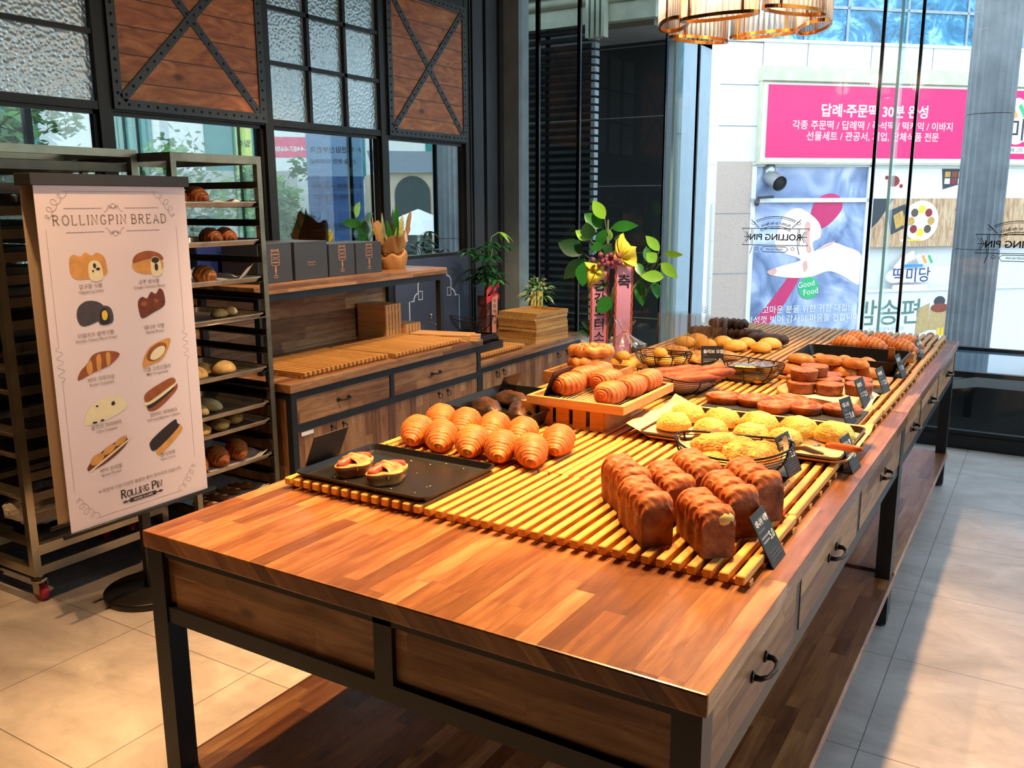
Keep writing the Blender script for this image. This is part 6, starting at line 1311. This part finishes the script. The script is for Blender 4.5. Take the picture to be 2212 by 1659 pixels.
# ================================================================ plants
M_leaf = plain('glossy green leaf', '#2f7a2a', .32, 0, .25, 6); M_leafl = plain('fresh light leaf', '#8cc63c', .35, 0, .18, 6); M_leafd = plain('deep green leaf', '#1f4a22', .35, 0, .25, 6); M_stem = plain('green brown stem', '#5d6a3a', .6, 0, .15)
M_var = plain('cream edged leaf', '#b9bd83', .5, 0, .3, 30)
def leaf(b, p, d, L, Wd, mat, droop=.25, roll_=0.0, pt=1.0):
    """pointed blade with a folded midrib, from p along d"""
    d = Vector(d).normalized(); s = d.cross(Vector((0, 0, 1)))
    s = s.normalized() if s.length > 1e-3 else Vector((1, 0, 0)); s = Matrix.Rotation(roll_, 3, d) @ s; u = s.cross(d); p = Vector(p); n = 7; vs = []
    for i in range(n + 1):
        t = i / n; w = Wd * (math.sin(PI * t ** (.85 * pt)) ** .9) * .5; c = p + d * L * t - Vector((0, 0, 1)) * droop * L * t * t; f = .18 * w
        vs += [c - s * w + u * f, c, c + s * w + u * f]
    fs = []
    for i in range(n): fs += [(3 * i, 3 * i + 1, 3 * i + 4, 3 * i + 3), (3 * i + 1, 3 * i + 2, 3 * i + 5, 3 * i + 4)]
    b.add(vs, fs, mat, True)
# tall rubber plant with congratulation ribbons, on the floor by the window
PX, PY = -.93, 4.42; r = root('ribbon_plant', (PX, PY, 0), 'tall broad-leaved plant in a pale pot with pink congratulation ribbons', 'plant')
MB().lathe([(.13, 0), (.15, .02), (.175, .52), (.182, .56), (.165, .565), (.155, .54), (0, .53)], 32, 0, T(PX, PY, 0)).build('pot', plain('pale stone pot', '#cbbfae', .6, 0, .05), r)
b = MB(); rnd = random.Random(21)
st = [(PX + .0, PY, 1.40, -.02, 0), (PX - .12, PY + .03, 1.12, 0, 0), (PX + .12, PY - .05, 1.12, 0, 0), (PX + .30, PY + .0, 1.08, 0, 0)]
for x, y, z, *_ in st: b.tube([(PX, PY, .53), (PX + (x - PX) * .35, PY + (y - PY) * .3, .53 + (z - .53) * .5), (x, y, z)], [.016, .012, .006], 8)
b.build('stems', M_stem, r)
TL = [(-0.922, 4.35, 1.406, -1.0, 4.32, 1.541, 0.078, 'l'),
      (-0.964, 4.4, 1.345, -1.09, 4.37, 1.452, 0.096, 'g'),
      (-0.921, 4.45, 1.345, -0.703, 4.42, 1.377, 0.07, 'g'),
      (-1.056, 4.375, 1.259, -1.144, 4.345, 1.336, 0.063, 'l'),
      (-1.114, 4.425, 1.164, -1.31, 4.395, 1.254, 0.118, 'd'),
      (-1.034, 4.35, 1.269, -1.045, 4.32, 1.393, 0.1, 'd'),
      (-1.005, 4.4, 1.225, -0.912, 4.37, 1.347, 0.074, 'g'),
      (-0.933, 4.45, 1.25, -0.935, 4.42, 1.349, 0.057, 'l'),
      (-1.046, 4.375, 1.208, -0.916, 4.345, 1.231, 0.063, 'g'),
      (-1.114, 4.425, 1.129, -1.262, 4.395, 0.993, 0.1, 'd'),
      (-1.071, 4.35, 1.113, -1.068, 4.32, 0.95, 0.109, 'g'),
      (-1.028, 4.4, 1.155, -0.888, 4.37, 1.126, 0.083, 'd'),
      (-0.852, 4.28, 1.005, -0.937, 4.22, 0.952, 0.07, 'g'),
      (-0.819, 4.25, 0.887, -0.899, 4.2, 0.79, 0.092, 'g'),
      (-0.868, 4.425, 0.959, -0.81, 4.395, 0.886, 0.07, 'd'),
      (-0.797, 4.35, 0.821, -0.81, 4.32, 0.763, 0.052, 'l'),
      (-0.54, 4.4, 1.197, -0.629, 4.37, 1.307, 0.063, 'l'),
      (-0.528, 4.45, 1.176, -0.379, 4.42, 1.184, 0.042, 'l'),
      (-0.55, 4.375, 1.126, -0.609, 4.345, 1.194, 0.07, 'l'),
      (-0.538, 4.425, 1.115, -0.402, 4.395, 1.033, 0.068, 'l'),
      (-0.481, 4.35, 1.027, -0.64, 4.32, 1.043, 0.074, 'l'),
      (-0.574, 4.4, 0.995, -0.53, 4.37, 0.887, 0.063, 'g'),
      (-0.705, 4.45, 0.998, -0.658, 4.42, 0.827, 0.08, 'g'),
      (-0.687, 4.375, 1.115, -0.635, 4.345, 1.033, 0.054, 'g'),
      (-1.079, 4.425, 1.117, -1.157, 4.395, 1.037, 0.078, 'd'),
      (-1.001, 4.35, 1.003, -1.014, 4.32, 0.9, 0.07, 'd'),
      (-0.895, 4.4, 1.236, -0.937, 4.37, 1.167, 0.07, 'd'),
      (-0.806, 4.45, 1.269, -0.886, 4.42, 1.278, 0.061, 'd'),
      (-0.625, 4.375, 1.225, -0.591, 4.345, 1.12, 0.052, 'g'),
      (-1.0, 4.4, 0.62, -1.09, 4.34, 0.7, 0.05, 'd'),
      (-1.02, 4.38, 0.6, -1.12, 4.33, 0.63, 0.045, 'd')]
rnd = random.Random(3); ML = {'l': M_leafl, 'g': M_leaf, 'd': M_leafd}; bst = MB()
for xa, ya_, za, xb, yb_, zb_, wd, m in TL:
    p = Vector((xa, ya_, za)); q = Vector((xb, yb_, zb_)); d = q - p; Lq = d.length; d.normalize()
    s_ = d.cross(Vector((.45, -.86, .1))).normalized(); base = d.cross(Vector((0, 0, 1))).normalized(); rl_ = math.atan2(base.cross(s_).dot(d), base.dot(s_)) + rnd.uniform(-.45, .45)
    bb = MB(); leaf(bb, p, d, Lq, wd * 1.12, 0, .06, rl_); bb.build('leaf', ML[m], r)
    c_ = Vector((PX + (.27 if xa > -.72 else 0), PY, max(.56, za - .12))); bst.tube([c_, (c_ + p) / 2 + Vector((0, 0, -.01)), p], [.005, .004, .003], 6)
bst.build('leaf_stalks', M_stem, r, kind='stuff')
M_rib = plain('rose pink ribbon', '#f0a0b4', .5, 0, .05, 3); M_redr = plain('red ribbon edge', '#b3242a', .4, 0, .1); M_yelr = plain('yellow gauze', '#f4de45', .6, 0, .12, 6); M_ink = plain('black brush ink', '#17100f', .6, 0, 0); M_goldr = plain('gold squiggle', '#d8a23c', .4, .3, .05)
# image-facing direction of the ribbons
aa = math.radians(31); RX = Vector((math.cos(aa), math.sin(aa), 0))
def ribbon(x, y, ztop, zbot, w, chars, lab, z0, dz, size):
    b = MB(); M = frame((x, y, 0), RX, (0, 0, 1))
    def f(u, v): z = ztop + (zbot - ztop) * u; return ((v - .5) * w, z, .012 * math.sin(u * 5) + .004 * math.cos((v - .5) * 3))
    b.surf(lambda u, v: f(u, .12 + .76 * v), 16, 4, False, False, 0, M); b.surf(lambda u, v: f(u, .12 * v), 16, 1, False, False, 1, M); b.surf(lambda u, v: f(u, .88 + .12 * v), 16, 1, False, False, 1, M)
    for e in (.06, .94): b.line2([((e - .5) * w + .004 * math.sin(k * 1.1), ztop + (zbot - ztop) * k / 70) for k in range(71)], .0035, M @ T(0, 0, .016), 3)
    for k, c in enumerate(chars): b.text(c, size, M @ T(0, z0 - dz * k, .018), 2, .012)
    return b.build('ribbon', [M_rib, M_redr, M_ink, M_goldr], r)
ribbon(-.905, 4.25, 1.06, .36, .130, ['금', '강', '모', '터', '스'], '', .935, .088, .085)
ribbon(-.722, 4.24, 1.13, .46, .125, ['축'], '', .965, .1, .10)
def gauze(c, pts, name):
    b = MB(); c = Vector(c)
    for k in range(len(pts)):
        p, q = Vector(pts[k]), Vector(pts[(k + 1) % len(pts)])
        b.surf(lambda u, v: c + (p * (1 - v) + q * v) * u + Vector((0, -.03 * math.sin(PI * u) + .012 * math.sin(v * 6 + k), 0)), 6, 5)
    b.build(name, M_yelr, r)
gauze((-.735, 4.235, 1.15), [(-.07, 0, -.0), (-.04, 0, .13), (.0, .0, .17), (.05, 0, .09), (.11, -.02, .08), (.11, -.02, -.05), (.03, 0, -.05)], 'yellow_gauze')
gauze((-.92, 4.225, 1.05), [(-.09, 0, .07), (.05, 0, .06), (.07, 0, -.02), (-.05, 0, -.11)], 'yellow_gauze')
b = MB()
for k in range(18): a = k * 2.4; rr_ = .018 + .006 * k; p = Vector((-.81 + rr_ * math.cos(a) * .9, 4.195 - .01 * (k % 3), 1.135 + rr_ * math.sin(a) * .5)); b.lathe([(.003, -.012), (.017, -.004), (.019, .008), (.011, .018), (.002, .02)], 8, k % 2, T(*p) @ Matrix.Rotation(1.2 + .3 * math.sin(k), 4, 'X') @ rotz(k))
b.build('flower_bow', [plain('dusky rose bow', '#a8505a', .4, 0, .2, 30), plain('plum bow', '#8a3f5a', .4, 0, .2, 30)], r)
# money tree in a brick coloured pot with a red bow
QX, QY = -1.76, 4.16; r = root('money_tree', (QX, QY, .55), 'small dark green tree in a brick-coloured pot with a red bow', 'plant')
b = MB(); b.lathe([(.060, .55), (.068, .80), (.072, .80), (.072, .86), (.06, .86), (.055, .84), (0, .84)], 4, 0, T(QX, QY, 0) @ rotz(.5), False); b.build('pot', plain('brick red pot', '#8a4f42', .6, 0, .12, 6), r)
b = MB()
for k in range(4): a = k * 1.7; b.tube([(QX + .015 * math.cos(a), QY + .015 * math.sin(a), .84), (QX + .01 * math.cos(a + 1), QY + .01 * math.sin(a + 1), .95), (QX + .03 * math.cos(a), QY + .04 * math.sin(a), 1.10), (QX + .05 * math.cos(a), QY + .08 * math.sin(a), 1.20)], [.008, .008, .006, .003], 8)
b.build('stems', M_stem, r); b = MB(); rnd = random.Random(4)
for k in range(24):
    a = rnd.uniform(0, 2 * PI); rad = rnd.uniform(.03, .13); z = rnd.uniform(.96, 1.24); c = Vector((QX + rad * math.cos(a), QY + rad * math.sin(a) * 1.25, z))
    for j in range(6):
        aj = a + j * 1.05; leaf(b, c, (math.cos(aj), math.sin(aj), .15), rnd.uniform(.075, .115), rnd.uniform(.028, .038), (0, 0, 1)[k % 3], .55, rnd.uniform(-.4, .4))
for j in range(4): leaf(b, (QX + .04, QY + .10, 1.31), (math.cos(j * .8 - .5), math.sin(j * .8 - .2), -.1), .11, .03, 2, .6, .2)
b.tube([(QX, QY + .02, 1.15), (QX + .01, QY + .05, 1.28), (QX + .04, QY + .10, 1.31)], .0025, 6, False, 2); b.build('foliage', [M_leafd, M_leaf, M_leafl], r)
b = MB(); c = Vector((QX + .075, QY - .04, .885))
for s, zz in ((-1, .0), (1, .02), (-1, -.045), (1, -.05)):
    b.surf(lambda u, v, s=s, zz=zz: c + Vector((.5, .86, 0)) * 0 + Vector((.02 * math.sin(PI * u), s * .085 * u, zz * u + .05 * math.sin(PI * u) * (zz >= 0) + (v - .5) * (.022 + .028 * u))), 8, 4)
b.surf(lambda u, v: c + Vector((.018, .016 * math.sin(2 * PI * v), .018 * math.cos(2 * PI * v) + .0)) * (1 if u else .6), 3, 10, False, True); b.build('red_bow', plain('red satin', '#d3262c', .3, 0, .12, 10), r)
b = MB(); M = frame((QX + .085, QY - .035, 0), Vector((.55, .83, 0)), (0, 0, 1)); b.box(-.022, .022, .60, .87, 0, .001, 0, M)
for k, chh in enumerate('번창하세요'): b.text(chh, .030, M @ T(0, .82 - .038 * k, .002), 1, .008)
b.build('name_ribbon', [plain('salmon ribbon', '#c58a76', .6), M_ink], r)
# variegated pot plant behind the tray stack
VX, VY = -1.60, 4.62; r = root('variegated_plant', (VX, VY, .55), 'small cream-edged bushy plant with a yellow tag behind the tray stack', 'plant')
MB().lathe([(.055, .55), (.07, .74), (.074, .75), (.06, .75), (0, .74)], 24, 0, T(VX, VY, 0)).build('pot', plain('green glazed pot', '#4a6a52', .35), r)
b = MB(); rnd = random.Random(8)
for k in range(170):
    a = rnd.uniform(0, 2 * PI); e = rnd.uniform(.05, 1.35); d = Vector((math.cos(a) * math.cos(e), math.sin(a) * math.cos(e), math.sin(e))); p = Vector((VX, VY, .80)) + Vector((d.x * .10, d.y * .12, d.z * .16)) * rnd.uniform(.4, 1.0)
    leaf(b, p, d + Vector((0, 0, -.1)), rnd.uniform(.05, .085), .016, k % 3 == 0 and 1 or 0, .7, rnd.uniform(-1, 1))
b.tube([(VX, VY, .74), (VX, VY, .86)], .006, 6, False, 2); b.build('foliage', [M_var, M_leaf, M_stem], r)
b = MB(); M = frame((VX + .03, VY - .07, 0), RX, (0, 0, 1)); b.box(-.045, -.003, .73, .865, 0, .001, 0, M); b.box(.003, .045, .735, .87, .004, .005, 0, M); b.tube([M @ Vector((-.06 + .12 * k / 8, .872 + .008 * math.sin(k), -.004)) for k in range(9)], .010, 6, False, 1); b.build('yellow_tag', [plain('pale yellow tag', '#cfc66a', .6), plain('green bow', '#4f8a6a', .5)], r)
# kraft wrapped plant on the upper shelf
KX, KY = -1.70, 3.02; r = root('wrapped_plant', (KX, KY, 1.13), 'plant wrapped in brown kraft paper tied with string on the upper shelf', 'plant'); b = MB()
def kraft(u, v):
    a = 2 * PI * v; t = u; rr_ = (.072 + .018 * math.sin(PI * min(1, t * 1.6)) if t < .42 else .066 + .085 * (t - .42) ** 1.1); pl_ = .012 * t * abs(math.sin(4 * a + 3 * t)); h = .235 + .075 * math.sin(2 * a + .7) * t + .035 * math.sin(5 * a)
    if t > .36 and t < .46: rr_ -= .008
    return (KX + (rr_ + pl_) * math.cos(a), KY + (rr_ + pl_) * math.sin(a), 1.13 + h * t)
b.surf(kraft, 26, 60, False, True, 0, None, False); b.poly([(KX + .071 * math.cos(2 * PI * k / 24), KY + .071 * math.sin(2 * PI * k / 24), 1.131) for k in range(24)]); b.build('kraft_paper', plain('brown kraft paper', '#b98145', .65, 0, .1, 16, .15), r)
b = MB(); b.tube([(KX + .078 * math.cos(2 * PI * k / 30), KY + .078 * math.sin(2 * PI * k / 30), 1.226) for k in range(30)], .0025, 5, True)
for s in (-1, 1): b.tube([(KX + .078, KY + .02, 1.226), (KX + .085, KY + .02 + s * .02, 1.245), (KX + .08, KY + .02 + s * .035, 1.23), (KX + .078, KY + .02, 1.226)], .002, 5)
b.build('string', plain('dark string', '#4a3a22', .8), r)
for k, (dx, dy, h, lean, m) in enumerate(((-.02, -.035, .20, -.25, M_var), (.0, .0, .22, -.02, M_leafd), (.01, .03, .19, .28, M_var), (.02, -.01, .17, -.5, M_leaf), (-.01, .02, .24, .1, M_leaf))):
    bb = MB(); leaf(bb, (KX + dx, KY + dy, 1.27), (.1, lean, 1), h, .055, 0, -.02, 1.4, .8); bb.build('leaf', m, r)
M = frame((KX + .098, KY + .01, 1.325), (0, 1, .3), (0, -.3, 1)); MB().box(-.012, .012, -.035, .035, 0, .001, 0, M).build('paper_tag', plain('pinkish tag', '#d8b59e', .6), r)

# ================================================================ lamps
# petal chandelier of glass rods, hanging over the table
M_cop = plain('brushed copper', '#c0762c', .22, .95, .08, 20)
g = G('frosted glass rod'); tr = g.n('BsdfTransparent', {0: (.98, .95, .93, 1)}); df = g.n('BsdfTranslucent', {0: (.95, .88, .82, 1)}); gl_ = g.n('BsdfGlossy', {'Roughness': .08}); fa = g.n('LayerWeight', {0: .4}).outputs['Facing']
m1 = g.n('MixShader', {0: .42, 1: tr.outputs[0], 2: df.outputs[0]}); m2 = g.n('MixShader', {0: g.math('MULTIPLY', fa, .5), 1: m1.outputs[0], 2: gl_.outputs[0]}); g.t.links.new(m2.outputs[0], g.out.inputs[0]); M_rod = g.mat
CX, CY = .400, 3.0; r = root('chandelier', (CX, CY, 2.3), 'petal-shaped chandelier of glass rods and copper rings over the table', 'chandelier')
M_bulb = emit('warm bulb', '#ffe0b0', 9.0)
for k in range(6):
    th = math.radians(60 * k + 28.5); R0 = .315; c = Vector((CX + R0 * math.cos(th), CY + R0 * math.sin(th), 0)); t = Vector((-math.sin(th), math.cos(th), 0)); n = Vector((math.cos(th), math.sin(th), 0)); Z0 = 2.285 + (.02 if k % 2 else 0); Z1 = 2.78
    el_ = lambda a, s=1.0: c + t * (.165 * s * math.cos(a)) + n * (.062 * s * math.sin(a))
    b = MB(); N = 44
    for zz in (Z0, Z1):
        vs = []
        for j in range(N):
            a = 2 * PI * j / N
            for s, dz in ((1.06, 0), (1.06, .014), (.92, .014), (.92, 0)): p = el_(a, s); vs.append((p.x, p.y, zz + dz))
        b.add(vs, [(4 * j + q, 4 * j + (q + 1) % 4, 4 * ((j + 1) % N) + (q + 1) % 4, 4 * ((j + 1) % N) + q) for j in range(N) for q in range(4)])
    for j in range(4): p = el_(PI / 4 + j * PI / 2, 1.0); b.box(p.x - .005, p.x + .005, p.y - .005, p.y + .005, Z0, Z1)
    b.build('copper_frame', M_cop, r)
    b = MB()
    for j in range(40): p = el_(2 * PI * j / 40, .99); b.cyl((p.x, p.y, Z0 + .014), (p.x, p.y, Z1), .0075, None, 6)
    b.build('glass_rods', M_rod, r)
    b = MB()
    for s in (-.5, .5): p = c + t * (.165 * s); b.lathe([(.004, 0), (.018, .015), (.022, .035), (.012, .06), (.010, .08)], 12, 0, T(p.x, p.y, Z0 + .16))
    b.build('bulbs', M_bulb, r)
    ld = bpy.data.lights.new('chandelier_bulb', 'POINT'); ld.energy = 1.6 * LAMP_W; ld.color = (1.0, .80, .58); ld.shadow_soft_size = .05; lo = bpy.data.objects.new('chandelier_bulb', ld); COL.objects.link(lo); lo.parent = r; lo.location = (c.x - CX, c.y - CY, Z0 + .12 - 2.3)
b = MB(); b.cyl((CX, CY, 2.80), (CX, CY, ZC), .012, None, 10)
for k in range(6): th = math.radians(60 * k + 28.5); b.cyl((CX, CY, 2.80), (CX + .315 * math.cos(th), CY + .315 * math.sin(th), 2.785), .006, None, 8)
b.build('hanger', M_cop, r)
# warm ceiling spots above the table and counters; the last three are added fill
def spot(x, y, z, tx, ty, tz, watt, cone, lab, col=(1.0, .60, .27), blend=.55, soft=.035):
    r = root('ceiling_spot', (x, y, z), lab, 'ceiling lamp', 'warm ceiling spots'); d = (Vector((tx, ty, tz)) - Vector((x, y, z))).normalized()
    b = MB(); p = Vector((x, y, z)); b.cyl(p - d * .01, p - d * .16, .048, .040, 20); b.cyl(p - d * .10, (x, y, ZC), .010, None, 8); b.build('housing', M_blk, r)
    b = MB(); b.cyl(p - d * .012, p - d * .008, .040, None, 20); b.build('lens', M_bulb, r)
    ld = bpy.data.lights.new('spot_light', 'SPOT'); ld.energy = watt * LAMP_W; ld.color = col; ld.spot_size = math.radians(cone); ld.spot_blend = blend; ld.shadow_soft_size = soft
    lo = bpy.data.objects.new('spot_light', ld); COL.objects.link(lo); lo.parent = r; lo.rotation_euler = d.to_track_quat('-Z', 'Y').to_euler(); lo.location = d * .02
for x, y, tx, ty, w in ((.42, 1.05, .40, .45, 150), (.98, 1.25, 1.00, .62, 120), (.48, 1.75, .42, 1.35, 150), (1.0, 1.95, 1.0, 1.45, 170), (.40, 2.75, .40, 2.45, 130), (1.0, 2.75, 1.0, 2.35, 130)):
    spot(x, y, 2.95, tx, ty, H, w, 62, 'warm ceiling spot aimed at the table near x %.1f' % 0 if False else {(.42, 1.05): 'warm ceiling spot over the flat black sheet', (.98, 1.25): 'warm ceiling spot over the danish loaves', (.48, 1.75): 'warm ceiling spot over the raised pastry tray', (1.0, 1.95): 'warm ceiling spot over the crumble breads', (.40, 2.75): 'warm ceiling spot over the golden buns', (1.0, 2.75): 'warm ceiling spot over the butter buns'}[(x, y)])
spot(-.75, .35, 2.95, -.55, .35, 0, 105, 80, 'warm ceiling spot over the aisle beside the banner')
spot(-.75, -.7, 2.95, -.85, -.1, 0, 80, 70, 'warm ceiling spot over the aisle near the viewer')
spot(-.9, 2.4, 2.95, -1.6, 2.4, .7, 90, 75, 'warm ceiling spot over the taller counter', (1, .68, .38))
spot(.62, .75, 2.95, .62, .12, H, 120, 60, 'warm ceiling spot over the bare end of the table')
spot(-.35, 3.2, 2.95, -.85, 4.4, .95, 90, 50, 'added warm ceiling spot brightening the ribboned plant', (1, .80, .58))  # extra lamp added to lift the dark corner around the plant
spot(-.45, 3.3, 2.95, -1.45, 3.9, .6, 80, 60, 'added warm ceiling spot brightening the lower counter', (1, .76, .50))  # extra lamp added to brighten the lower counter
spot(-.3, 1.5, 2.95, -1.25, 2.1, .4, 110, 60, 'added warm ceiling spot brightening the counter drawers', (1, .70, .42))  # added fill for the counter fronts, no known fixture there

# ================================================================ shop mark lettered on the street glass, read from outside
M_dec = plain('black glass lettering', '#0d0c0c', .4, 0, 0)
for xc, zc, lab in ((.104, 1.285, 'black shop mark on the street glass before the hands poster, seen mirrored'), (1.525, 1.265, 'black shop mark on the street glass before the stone column, seen mirrored')):
    b = MB(); M = frame((xc, YF + .0105, zc), (-1, 0, 0), (0, 0, 1)); w = .0045
    b.line2([(-.225, .055), (.225, .055), (.185, 0), (.22, -.055), (-.22, -.055), (-.185, 0)], w, M, 0, True)
    for s in (-1, 1):
        for x in (.150, .160): b.line2([(s * x, .055), (s * x, -.055)], w * .8, M)
        b.line2([(s * .165, 0), (s * .21, 0)], w, M)
        for q in (-1, 1): b.line2([(s * .175, 0), (s * .195, q * .035)], w, M); b.line2([(s * .13 - s * .02 * q, q * .06), (s * .165, q * .115)], w, M)
        b.line2([(s * .15 + .012 * math.cos(k * .6), .09 + .009 * math.sin(k * .6)) for k in range(11)], w * .7, M)
        b.line2([(s * .12 + .012 * math.cos(k * .6), -.078 + .009 * math.sin(k * .6)) for k in range(11)], w * .7, M)
    b.text('ROLLING PIN', .058, M @ T(0, -.021, 0), 0, .018)
    for R_, w_ in ((.30, w), (.29, w * .7), (.235, w), (.225, w * .7)): b.line2([(R_ * math.sin(t), -.165 + R_ * math.cos(t)) for t in [math.radians(-26 + 52 * k / 20) for k in range(21)]], w_, M)
    tx = 'Faithful to the Basics'
    for k, c in enumerate(tx):
        t = math.radians(-21 + 42 * k / (len(tx) - 1)); b.text(c, .026, M @ T(.248 * math.sin(t), -.165 + .248 * math.cos(t), 0) @ rotz(-t), 0, .012)
    b.line2([(-.075, -.065), (.075, -.065), (.09, -.082), (.075, -.10), (-.075, -.10), (-.09, -.082)], w, M, 0, True); b.text('BAKERY&CAFE', .017, M @ T(0, -.088, 0), 0, .015)
    tag(b.build('glass_decal', M_dec), lab, 'decal', 'shop marks on the street glass')
